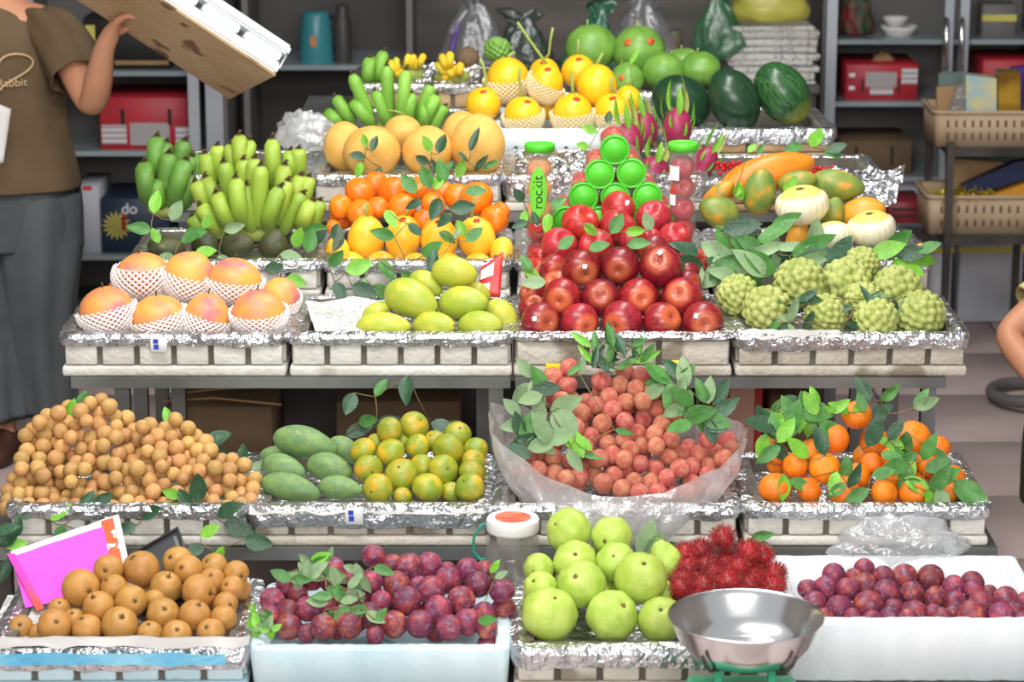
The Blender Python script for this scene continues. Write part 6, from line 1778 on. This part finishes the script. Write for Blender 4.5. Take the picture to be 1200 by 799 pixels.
def gift(name, label, pts, Y, th, m, cat='box'):
    """a slab with the given outline, standing in the basket"""
    base = at_Y(pts[0][0], pts[0][1], Y)
    fr = [at_Y(x, y, Y) - base for x, y in pts]
    n = len(fr)
    v = fr + [p + Vector((0, th, 0)) for p in fr]
    f = [tuple(range(n)), tuple(range(2 * n - 1, n - 1, -1))] + [(i, n + i, n + (i + 1) % n, (i + 1) % n) for i in range(n)]
    return T(obj(name, mesh(name, v, f, False), m, None, base), label, cat)
gift('gift_box', 'pale blue gift box wrapped in film in the upper basket', [(1132, 140), (1168, 140), (1168, 92), (1132, 88)], YK + .10, .07, mat('giftblue', '#9cc4d0', '#d8cf9a', scale=14, rough=.3, var=0))
gift('gift_box', 'gold gift box with a diagonal ribbon in the upper basket', [(1170, 140), (1196, 140), (1196, 84), (1170, 84)], YK + .10, .07, mat('giftgold', '#8a6420', '#d0a83a', scale=9, rough=.2, metal=.6, var=0))
gift('plastic_pouch', 'clear film pouch with blue print in the upper basket', [(1112, 140), (1131, 140), (1131, 98), (1122, 104)], YK + .09, .05, 'bag_grey', 'bag')
gift('cardboard_piece', 'folded cardboard standing behind the pouch in the upper basket', [(1098, 136), (1134, 136), (1134, 100), (1098, 102)], YK + .19, .02, 'kraft', 'cardboard')
gift('purple_bag', 'purple cloth bag on the rack beside the gold gift box', [(1186, 134), (1220, 134), (1220, 76), (1186, 80)], YK + .20, .04, mat('purple', '#4a2a8a', rough=.7, var=0), 'bag')
gift('blue_box', 'dark blue box with white edge lying tilted in the lower basket', [(1130, 232), (1215, 205), (1215, 186), (1190, 190), (1128, 218)], YK + .11, .05, mat('boxblue', '#28345e', '#1f2a50', scale=4, rough=.4, var=0))
gift('orange_box', 'orange box beneath the tilted blue box in the lower basket', [(1152, 238), (1215, 238), (1215, 210), (1160, 230)], YK + .10, .05, mat('boxorange', '#e09a2c', rough=.5, var=0))
gift('paper_bag', 'brown paper bag sticking up from the lower basket', [(1102, 236), (1160, 236), (1180, 190), (1120, 186), (1112, 210)], YK + .20, .025, 'kraft', 'bag')
gift('plywood_sheet', 'grey-green board standing behind the upper basket', [(1100, 150), (1130, 150), (1130, 84), (1100, 86)], YK + .27, .012, mat('ggreen', '#6a7f78', rough=.6, var=0), 'board')
gift('plywood_sheet', 'grey-green board standing behind the lower basket', [(1108, 240), (1215, 240), (1215, 178), (1108, 180)], YK + .27, .012, 'ggreen' if 'ggreen' in M else mat('ggreen2', '#6a7f78', rough=.6, var=0), 'board')
# tinsel
M['tinsel'] = mat('tinsel', '#e8d83a', '#c8b020', scale=9, rough=.2, metal=.7, var=0)
c = at_Y(1130, 232, YK + .06)
mb = MB()
for i in range(240):
    p = Vector((random.uniform(-.09, .09), random.uniform(-.03, .03), random.uniform(-.012, .022)))
    d = Vector((random.gauss(0, 1), random.gauss(0, 1), random.gauss(0, 1))).normalized() * .016
    s_ = d.orthogonal().normalized() * .003
    mb.add(([p - s_, p + s_, p + d + s_, p + d - s_], [(0, 1, 2, 3)]))
tn = mb.build('tinsel', 'tinsel', None, loc=c)
T(tn, 'shiny gold tinsel filling the lower basket', 'tinsel'); tn['kind'] = 'stuff'
# white foam boxes on the floor under the rack
M['yellow_tape'] = mat('yellow_tape', '#e0cf2a', rough=.5, var=0)
for (p0, p1, lab) in ((1066, 1113, 'white foam box with yellow tape behind the rack leg'), (1121, 1196, 'large white foam box with yellow tape under the rack')):
    Yb = 8.27 if p0 > 1100 else 8.20
    a = at_Z(p0, 378, 0.0); a = at_Y(p0, 378, Yb); b = at_Y(p1, 378, Yb)
    W = b.x - a.x; Hh = zy(283, Yb)
    t = thing('foam_box', lab, 'box', ((a.x + b.x) / 2, Yb + .15, 0))
    obj('body', rbox('body', (W, .3, Hh * .88), .008, 2), 'white_foam_far', t, (0, 0, Hh * .44))
    obj('lid', rbox('lid', (W + .008, .308, Hh * .115), .008, 2), 'white_foam_far', t, (0, 0, Hh * .94))
    MB().box((0, -.1535, Hh * .9), (W + .009, .002, .014)).build('yellow_tape', 'yellow_tape', t)
# grey hose on the floor
cpt = at_Z(1212, 465, .018)
hs = []
for i in range(40):
    a = 2 * PI * i / 32
    hs.append((cpt.x + .125 * math.cos(a), cpt.y + .14 * math.sin(a), .018 + .0008 * i))
T(obj('hose', mesh('hose', *tube(hs, 0.017, 10)), mat('hose', '#7d7b7a', '#6c6a69', scale=4, rough=.5, var=0)), 'coiled grey hose lying on the floor tiles', 'hose')

# things under the upper stand
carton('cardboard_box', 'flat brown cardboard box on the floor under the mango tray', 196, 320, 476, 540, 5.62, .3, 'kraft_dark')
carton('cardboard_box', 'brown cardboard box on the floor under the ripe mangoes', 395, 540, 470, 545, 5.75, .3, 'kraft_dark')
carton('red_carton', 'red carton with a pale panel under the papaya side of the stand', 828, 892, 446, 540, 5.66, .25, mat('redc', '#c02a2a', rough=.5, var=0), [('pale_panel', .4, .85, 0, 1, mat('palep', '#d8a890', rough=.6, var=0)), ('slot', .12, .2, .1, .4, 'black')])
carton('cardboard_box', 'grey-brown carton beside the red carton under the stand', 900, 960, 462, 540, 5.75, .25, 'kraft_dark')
for i in range(6):
    a = Vector((-.62 + .03 * i, 5.60 + .01 * i, .52 - .012 * i)); b = Vector((-.05 - .04 * i, 5.58 + .012 * i, .50 - .022 * i))
    pass
for (pts, lab) in (([(195, 462), (260, 455), (335, 452)], 'thin bamboo stick lying highest under the stand'), ([(190, 470), (250, 466), (330, 474)], 'thin bamboo stick lying lowest under the stand')):
    T(obj('bamboo_stick', mesh('bamboo_stick', *tube([at_Y(x, y, 5.49) for x, y in pts], .003, 6)), 'kraft', None), lab, 'stick')
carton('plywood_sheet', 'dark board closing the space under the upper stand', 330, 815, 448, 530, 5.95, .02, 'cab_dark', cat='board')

# ---------------------------------------------------------------- held foam box
Pc = at_Y(269, 117, 6.62)
U = Vector((.81, .195, -.585)).normalized()
V = Vector((.41, -.84, .2875)); V = (V - U * V.dot(U)).normalized()
Wd = -(U.cross(V)).normalized()
if Wd.y < 0:
    Wd = -Wd
Lb, Wb, Hb = 0.50, 0.36, 0.085
hb = thing('held_foam_box', 'foam box with brown stained bottom lifted tilted by the person', 'box', Pc)
def para(o, du, dv, dw):
    o = Vector(o)
    v = [o, o + du, o + du + dv, o + dv, o + dw, o + du + dw, o + du + dv + dw, o + dv + dw]
    f = [(0, 1, 2, 3), (7, 6, 5, 4), (0, 4, 5, 1), (1, 5, 6, 2), (2, 6, 7, 3), (3, 7, 4, 0)]
    return v, f
M['stained'] = mat('stained', '#dcbf94', '#cdac80', scale=5, rough=.8, var=0, bump=.3, bscale=60, speck=(8, .60, '#8e6a4c'))
Z0 = Vector((0, 0, 0))
def softbox(name, vf, m, bev=.006):
    bm = bmesh.new()
    vs_ = [bm.verts.new(p) for p in vf[0]]
    for q in vf[1]:
        bm.faces.new([vs_[i] for i in q])
    bmesh.ops.recalc_face_normals(bm, faces=list(bm.faces))
    bmesh.ops.bevel(bm, geom=list(bm.edges), offset=bev, segments=2, affect='EDGES')
    me = bpy.data.meshes.new(name); bm.to_mesh(me); bm.free()
    return obj(name, me, m, hb)
softbox('stained_bottom', para(Z0, -U * Lb, V * Wb, Wd * .006), 'stained', .003)
softbox('lower_body', para(Wd * .0065 + V * .002 - U * .002, -U * (Lb - .004), V * (Wb - .004), Wd * .030), 'foam_white')
softbox('rim', para(Wd * .062, -U * Lb, V * (Wb + .004), Wd * .026), 'foam_white')
for i in range(4):
    softbox('foam_block', para(Wd * .037 + V * (Wb - .035) - U * (.012 + i * .123), -U * .105, V * .033, Wd * .0245), 'foam_white', .004)
softbox('core', para(Wd * .037 + V * .01 - U * .01, -U * (Lb - .02), V * (Wb - .05), Wd * .0245), 'gap', .002)
o = softbox('paper_scrap', para(Wd * .07 - U * .0 + V * (Wb * .9), U * .004 , V * .012, -Wd * .04), 'white_paper', .001)

# ---------------------------------------------------------------- people
M['skin'] = mat('skin', '#d39a78', '#c98c6a', scale=4, rough=.5, var=0, sss=.08)
M['shirt'] = mat('shirt', '#705c42', '#64513a', scale=5, rough=.85, var=0, bump=.15, bscale=120)
M['shirt_print'] = mat('shirt_print', '#d8b88a', rough=.7, var=0)
M['trousers'] = mat('trousers', '#5a6062', '#4c5254', scale=5, rough=.85, var=0, bump=.15, bscale=100)
M['shoe'] = mat('shoe', '#4a2c20', '#3a2218', scale=5, rough=.6, var=0)
M['hair'] = mat('hair', '#1d1714', rough=.5, var=0)
def skinned(name, joints, edges, m, parent=None, root=0, sub=2, loc=(0, 0, 0)):
    me = bpy.data.meshes.new(name)
    me.from_pydata([j[0] for j in joints], edges, [])
    o = obj(name, me, m, parent, loc)
    me.materials.clear(); me.materials.append(M[m])
    md = o.modifiers.new('skin', 'SKIN'); md.use_smooth_shade = True
    for i, j in enumerate(joints):
        r = j[1]
        me.skin_vertices[0].data[i].radius = (r, r) if isinstance(r, (int, float)) else r
        me.skin_vertices[0].data[i].use_root = (i == root)
    sb = o.modifiers.new('sub', 'SUBSURF'); sb.levels = sub; sb.render_levels = sub
    return o
def chain(js, es, start, pts):
    k = start
    for p in pts:
        js.append(p); es.append((k, len(js) - 1)); k = len(js) - 1
    return k
def hand(js, es, wrist, palm, fdir, side, nrm, curl=0.5, s=1.0):
    """palm and five fingers grown from the wrist joint"""
    fdir, side, nrm = Vector(fdir).normalized(), Vector(side).normalized(), Vector(nrm).normalized()
    wp = Vector(js[wrist][0])
    k0 = chain(js, es, wrist, [(wp + fdir * .045 * s, .021 * s)])
    pc_ = Vector(js[k0][0])
    for i, (off, ln) in enumerate(((-.028, .066), (-.010, .075), (.010, .070), (.027, .056))):
        kb_ = pc_ + side * off * s + fdir * .042 * s
        p1 = kb_ + (fdir * math.cos(curl * .6) + nrm * math.sin(curl * .6)) * ln * .45 * s
        p2 = p1 + (fdir * math.cos(curl * 1.6) + nrm * math.sin(curl * 1.6)) * ln * .33 * s
        p3 = p2 + (fdir * math.cos(curl * 2.4) + nrm * math.sin(curl * 2.4)) * ln * .25 * s
        chain(js, es, k0, [(kb_, .0105 * s), (p1, .0092 * s), (p2, .0085 * s), (p3, .007 * s)])
    t1 = pc_ - side * .036 * s + fdir * .0 + nrm * .012 * s
    t2 = t1 + (fdir * .6 - side * .5 + nrm * .5).normalized() * .034 * s
    t3 = t2 + (fdir * .8 + nrm * .5).normalized() * .027 * s
    chain(js, es, k0, [(t1, .0125 * s), (t2, .0105 * s), (t3, .0085 * s)])

# standing person
YP = 6.78
px0 = at_Y(-4, 200, YP).x
g = lambda px, py, Y=YP: at_Y(px, py, Y)
sh_z = g(0, 14).z; hem = g(0, 218).z
js = [(Vector((px0, YP + .02, hem + .02)), .11)]; es = []
k_sp = chain(js, es, 0, [(Vector((px0, YP + .02, hem + .16)), .10), (Vector((px0, YP + .02, sh_z - .14)), .115), (Vector((px0, YP + .02, sh_z - .02)), .075)])
k_n = chain(js, es, k_sp, [(Vector((px0 + .005, YP + .01, sh_z + .045)), .048), (Vector((px0 + .008, YP - .01, sh_z + .10)), .055), (Vector((px0 + .01, YP - .015, sh_z + .16)), (.074, .086)), (Vector((px0 + .01, YP - .012, sh_z + .225)), (.070, .082)), (Vector((px0 + .01, YP, sh_z + .265)), .045)])
hnd = g(127, 30, 6.475); elb = g(109, 128, 6.62); shd = g(66, 30, YP)
wr = elb.lerp(hnd, .78)
k = chain(js, es, k_sp, [(shd, .052), (shd.lerp(elb, .5), .050), (elb, .040), (elb.lerp(wr, .35), .043), (wr, .027)])
fd = (hnd - elb).normalized()
hand(js, es, k, None, (fd + Vector((.25, .05, 0))), Vector((.2, -1, .1)), Vector((1, .1, -.35)), 0.75, .95)
shr = Vector((px0 - .155, YP, sh_z - .04)); elr = Vector((px0 - .24, YP - .02, sh_z - .30)); wrr = Vector((px0 - .10, YP - .20, sh_z - .34))
k = chain(js, es, k_sp, [(shr, .052), (shr.lerp(elr, .5), .048), (elr, .038), (elr.lerp(wrr, .4), .040), (wrr, .026)])
hand(js, es, k, None, (wrr - elr), Vector((0, 0, 1)), Vector((.3, 1, 0)), 0.7, .95)
feet = []
for s, (hx, hy, fpx) in ((1, (60, 496, 58)), (-1, (8, 478, 6))):
    hip = Vector((px0 + s * .085, YP + .02, hem - .05))
    ank = at_Y(fpx, 500 if s > 0 else 510, YP + (.03 if s > 0 else -.02)); ank.z = .08
    knee = hip.lerp(ank, .5) + Vector((0, -.02, 0))
    chain(js, es, 0, [(hip, .085), (knee, .055), (ank.lerp(knee, .5), .052), (ank, .038), (ank + Vector((0, -.05, -.045)), .033), (ank + Vector((0, -.13, -.05)), .028)])
    feet.append((s, hip, knee, ank))
pr = skinned('person', js, es, 'skin')
T(pr, 'person in brown printed shirt and grey trousers lifting a foam box', 'person')
def ell_loft(name, rings, m, parent, n=36, seed=0, amp=.004, solid=.004, fr=9):
    v, f = [], []
    for i, (c, rx, ry, ax) in enumerate(rings):
        ax = Vector(ax).normalized()
        xx = Vector((0, -1, 0)).cross(ax).normalized() if abs(ax.y) < .95 else Vector((1, 0, 0))
        yy = ax.cross(xx)
        for k in range(n):
            a = 2 * PI * k / n
            w_ = 1 + amp / max(rx, .02) * noise.noise(Vector((math.cos(a) * 2 + seed, math.sin(a) * 2, i * .45)) * 1.0) * 3 + amp / max(rx, .02) * math.sin(7 * a + seed + i * .5)
            v.append(Vector(c) + (xx * math.cos(a) * rx + yy * math.sin(a) * ry) * w_)
    for i in range(len(rings) - 1):
        for k in range(n):
            a, b = i * n + k, i * n + (k + 1) % n
            f.append((a, b, b + n, a + n))
    o = obj(name, mesh(name, v, f), m, parent)
    if solid:
        sd_ = o.modifiers.new('thick', 'SOLIDIFY'); sd_.thickness = solid; sd_.offset = 1
    ss = o.modifiers.new('sub', 'SUBSURF'); ss.levels = 1; ss.render_levels = 1
    return o
up_ = (0, 0, 1)
C = lambda z, dx=0, dy=0: (px0 + dx, YP + .02 + dy, z)
ell_loft('shirt', [(C(hem - .005, .005), .218, .145, up_), (C(hem + .04, .005), .212, .142, up_), (C(hem + .14), .190, .13, up_), (C(hem + .22), .178, .125, up_), (C(hem + .30), .178, .135, up_), (C(sh_z - .11), .180, .132, up_), (C(sh_z - .06), .172, .115, up_), (C(sh_z - .02), .150, .095, up_), (C(sh_z + .008), .10, .075, up_), (C(sh_z + .020), .066, .062, up_)], 'shirt', pr, 44, 2, .004)
for s, a, b in ((1, shd, elb), (-1, shr, elr)):
    d = (b - a)
    ell_loft('sleeve', [(a - d * .12 + Vector((-s * .045, 0, -.012)), .050, .060, d), (a + Vector((-s * .012, 0, 0)), .070, .078, d), (a.lerp(b, .3), .074, .078, d), (a.lerp(b, .55), .072, .078, d), (a.lerp(b, .62), .073, .078, d)], 'shirt', pr, 28, 4, .004)
# trousers: hips and two wide legs
mbq = []
ell_loft('trouser_waist', [(C(hem + .05), .185, .128, up_), (C(hem - .02, .01), .20, .132, up_), (C(hem - .10, .012), .212, .135, up_), (C(hem - .17, .012), .205, .125, up_)], 'trousers', pr, 36, 3, .004)
for (s, hip, knee, ank) in feet:
    hipc = hip + Vector((s * .02, 0, -.02))
    rs = [(hipc + Vector((0, 0, .06)), .115, .118, up_), (hipc + Vector((0, 0, -.06)), .120, .122, up_), (hipc.lerp(knee, .6), .110, .112, up_), (knee, .098, .102, up_), (knee.lerp(ank, .5), .086, .09, up_), (knee.lerp(ank, .93) + Vector((0, -.01, 0)), .074, .086, up_)]
    ell_loft('trouser_leg', rs, 'trousers', pr, 30, 6 + s, .006)
    shm = ball(lambda t, p: Vector((sp(t, p).x * .048 * (1 - .12 * sp(t, p).y), sp(t, p).y * .135, max(-.45, sp(t, p).z) * .055 + .02 - .018 * (sp(t, p).y < -.2) * max(0, sp(t, p).z))), 14, 24)
    obj('shoe', mesh('shoe', *shm), 'shoe', pr, (ank.x, ank.y - .05, .006))
# shirt print: heart outline and the word
def front_y(x, z):
    u_ = min(.95, abs(x - px0) / .178)
    return YP + .02 - .137 * math.sqrt(1 - u_ * u_) - .010
hc = g(0, 76)
hcx = at_Y(-1, 76, 6.655).x
mb = MB(); pts = []
for i in range(41):
    t_ = 2 * PI * i / 40
    hx_ = 16 * math.sin(t_) ** 3; hz_ = 13 * math.cos(t_) - 5 * math.cos(2 * t_) - 2 * math.cos(3 * t_) - math.cos(4 * t_)
    x, z = hcx + hx_ * .0051, hc.z + hz_ * .0032 + .006
    pts.append((x, front_y(x, z), z))
mb.add(tube(pts, .0028, 6))
mb.build('heart_print', 'shirt_print', pr)
tm = text_mesh('Rabbit', 0.029)
for v in tm.vertices:
    x, z = at_Y(13, 90, 6.66).x + v.co.x, g(20, 90).z + v.co.y
    v.co = Vector((x, front_y(x, z) - .001 - v.co.z, z))
obj('lettering', tm, 'shirt_print', pr)
# head details
hz = sh_z + .16
for s in (-1, 1):
    obj('eye', mesh('eye', *ball(lambda t, p: sp(t, p) * .009, 8, 10)), 'black', pr, (px0 + .01 + s * .03, YP - .094, hz + .03))
    obj('ear', mesh('ear', *ball(lambda t, p: Vector((sp(t, p).x * .012, sp(t, p).y * .02, sp(t, p).z * .03)), 8, 10)), 'skin', pr, (px0 + .01 + s * .078, YP, hz + .02))
obj('nose', mesh('nose', *ball(lambda t, p: Vector((sp(t, p).x * .013, sp(t, p).y * .018, sp(t, p).z * .022)), 8, 10)), 'skin', pr, (px0 + .01, YP - .102, hz + .0))
obj('mouth', mesh('mouth', *ball(lambda t, p: Vector((sp(t, p).x * .024, sp(t, p).y * .008, sp(t, p).z * .006)), 8, 10)), mat('lips', '#a85a50', rough=.5, var=0), pr, (px0 + .01, YP - .092, hz - .035))
obj('hair', mesh('hair', *ball(lambda t, p: Vector((sp(t, p).x * .092, sp(t, p).y * .102 + (.03 if sp(t, p).z < .2 else 0) * (1 if sp(t, p).y > -.2 else 2.2), sp(t, p).z * (.105 if sp(t, p).z > 0 else .16))), 18, 24)), 'hair', pr, (px0 + .01, YP + .012, hz + .06))
# white paper in the other hand
c0 = [g(-30, 110, YP - .23), g(-28, 205, YP - .23), g(4, 190, YP - .22), g(13, 128, YP - .22)]
v, f = quad_sheet(c0, 8, 8, .004)
o = T(obj('white_paper', mesh('white_paper', [Vector(p) - c0[0] for p in v], f), 'white_paper', None, c0[0]), 'white paper held at the edge by the person in brown shirt', 'paper')
o.modifiers.new('thick', 'SOLIDIFY').thickness = .002

# squatting person at the right edge
YS = 6.02
xs = at_Y(1300, 380, YS).x
M['shirt_yellow'] = mat('shirt_yellow', '#d8cf8a', '#c8be78', scale=5, rough=.85, var=0)
M['trousers_green'] = mat('trousers_green', '#4a5238', '#3e462e', scale=5, rough=.85, var=0)
pel = Vector((xs + .10, YS + .12, .24))
js = [(pel, .11)]; es = []
ch = chain(js, es, 0, [(pel + Vector((0, -.02, .16)), .10), (pel + Vector((-.02, -.06, .36)), .11), (pel + Vector((-.03, -.08, .46)), .07)])
top = Vector(js[ch][0])
chain(js, es, ch, [(top + Vector((0, -.02, .06)), .046), (top + Vector((0, -.05, .12)), .055), (top + Vector((0, -.055, .18)), (.074, .086)), (top + Vector((0, -.04, .245)), (.068, .08)), (top + Vector((0, -.03, .28)), .042)])
el = at_Y(1178, 392, YS - .05)
shl = Vector((xs - .07, YS + .02, .66)); wrl = Vector((el.x + .10, YS - .22, .40))
k = chain(js, es, ch, [(shl, .05), (shl.lerp(el, .5), .047), (el, .037), (el.lerp(wrl, .4), .038), (wrl, .025)])
hand(js, es, k, None, wrl - el, Vector((0, 0, 1)), Vector((.2, .3, -1)), .5, .95)
shq = Vector((xs + .27, YS + .02, .66)); eq = Vector((xs + .34, YS - .08, .42)); wq = Vector((xs + .22, YS - .22, .36))
k = chain(js, es, ch, [(shq, .05), (shq.lerp(eq, .5), .047), (eq, .037), (eq.lerp(wq, .4), .038), (wq, .025)])
hand(js, es, k, None, wq - eq, Vector((0, 0, 1)), Vector((-.2, .3, -1)), .5, .95)
lg = []
for s in (-1, 1):
    hip = pel + Vector((s * .085, 0, -.02))
    kn = Vector((at_Y(1250, 425, YS - .2).x if s < 0 else xs + .32, YS - .20, .42)); an = Vector((kn.x + .02, YS + .02, .09))
    chain(js, es, 0, [(hip, .085), (hip.lerp(kn, .5), .075), (kn, .056), (kn.lerp(an, .45), .052), (an, .036), (an + Vector((0, -.06, -.04)), .033), (an + Vector((0, -.15, -.05)), .028)])
    lg.append((hip, kn, an))
p2 = skinned('person', js, es, 'skin')
T(p2, 'squatting person in pale yellow shirt and olive trousers at the rack', 'person')
mid_ = pel + Vector((-.01, -.03, .18))
ell_loft('shirt', [(pel + Vector((0, 0, .0)), .185, .135, up_), (pel + Vector((0, -.01, .1)), .178, .13, up_), (pel + Vector((-.01, -.035, .24)), .175, .13, up_), (pel + Vector((-.02, -.06, .36)), .178, .125, up_), (pel + Vector((-.025, -.07, .43)), .15, .095, up_), (pel + Vector((-.03, -.08, .47)), .07, .065, up_)], 'shirt_yellow', p2, 36, 2, .004)
for a, b in ((shl, el), (shq, eq)):
    d = b - a
    ell_loft('sleeve', [(a - d * .25, .07, .07, d), (a, .07, .07, d), (a.lerp(b, .35), .066, .066, d), (a.lerp(b, .62), .066, .066, d)], 'shirt_yellow', p2, 24, 3, .003)
for hip, kn, an in lg:
    ell_loft('trouser_thigh', [(hip, .11, .11, kn - hip), (hip.lerp(kn, .5), .10, .10, kn - hip), (kn - (kn - hip) * .04, .08, .08, kn - hip), (kn + (kn - hip) * .06, .055, .055, kn - hip)], 'trousers_green', p2, 24, 5, .004)
    ell_loft('trouser_shin', [(kn + Vector((0, -.01, .05)), .05, .05, an - kn), (kn, .082, .085, an - kn), (kn.lerp(an, .5), .08, .082, an - kn), (kn.lerp(an, .92), .07, .072, an - kn)], 'trousers_green', p2, 24, 6, .004)
    obj('shoe', mesh('shoe', *shm), mat('shoe_dark', '#2a2626', rough=.6, var=0), p2, (an.x, an.y - .06, .006))
hz = top.z + .18
obj('hair', mesh('hair', *ball(lambda t, p: Vector((sp(t, p).x * .09, sp(t, p).y * .098 + (.05 if sp(t, p).y < -.2 and sp(t, p).z < .2 else 0), sp(t, p).z * .11)), 18, 24)), 'hair', p2, (top.x, top.y - .03, hz + .05))
for s in (-1, 1):
    obj('eye', mesh('eye', *ball(lambda t, p: sp(t, p) * .009, 8, 10)), 'black', p2, (top.x + s * .03, top.y - .138, hz + .02))
obj('nose', mesh('nose', *ball(lambda t, p: Vector((sp(t, p).x * .013, sp(t, p).y * .018, sp(t, p).z * .022)), 8, 10)), 'skin', p2, (top.x, top.y - .146, hz - .01))
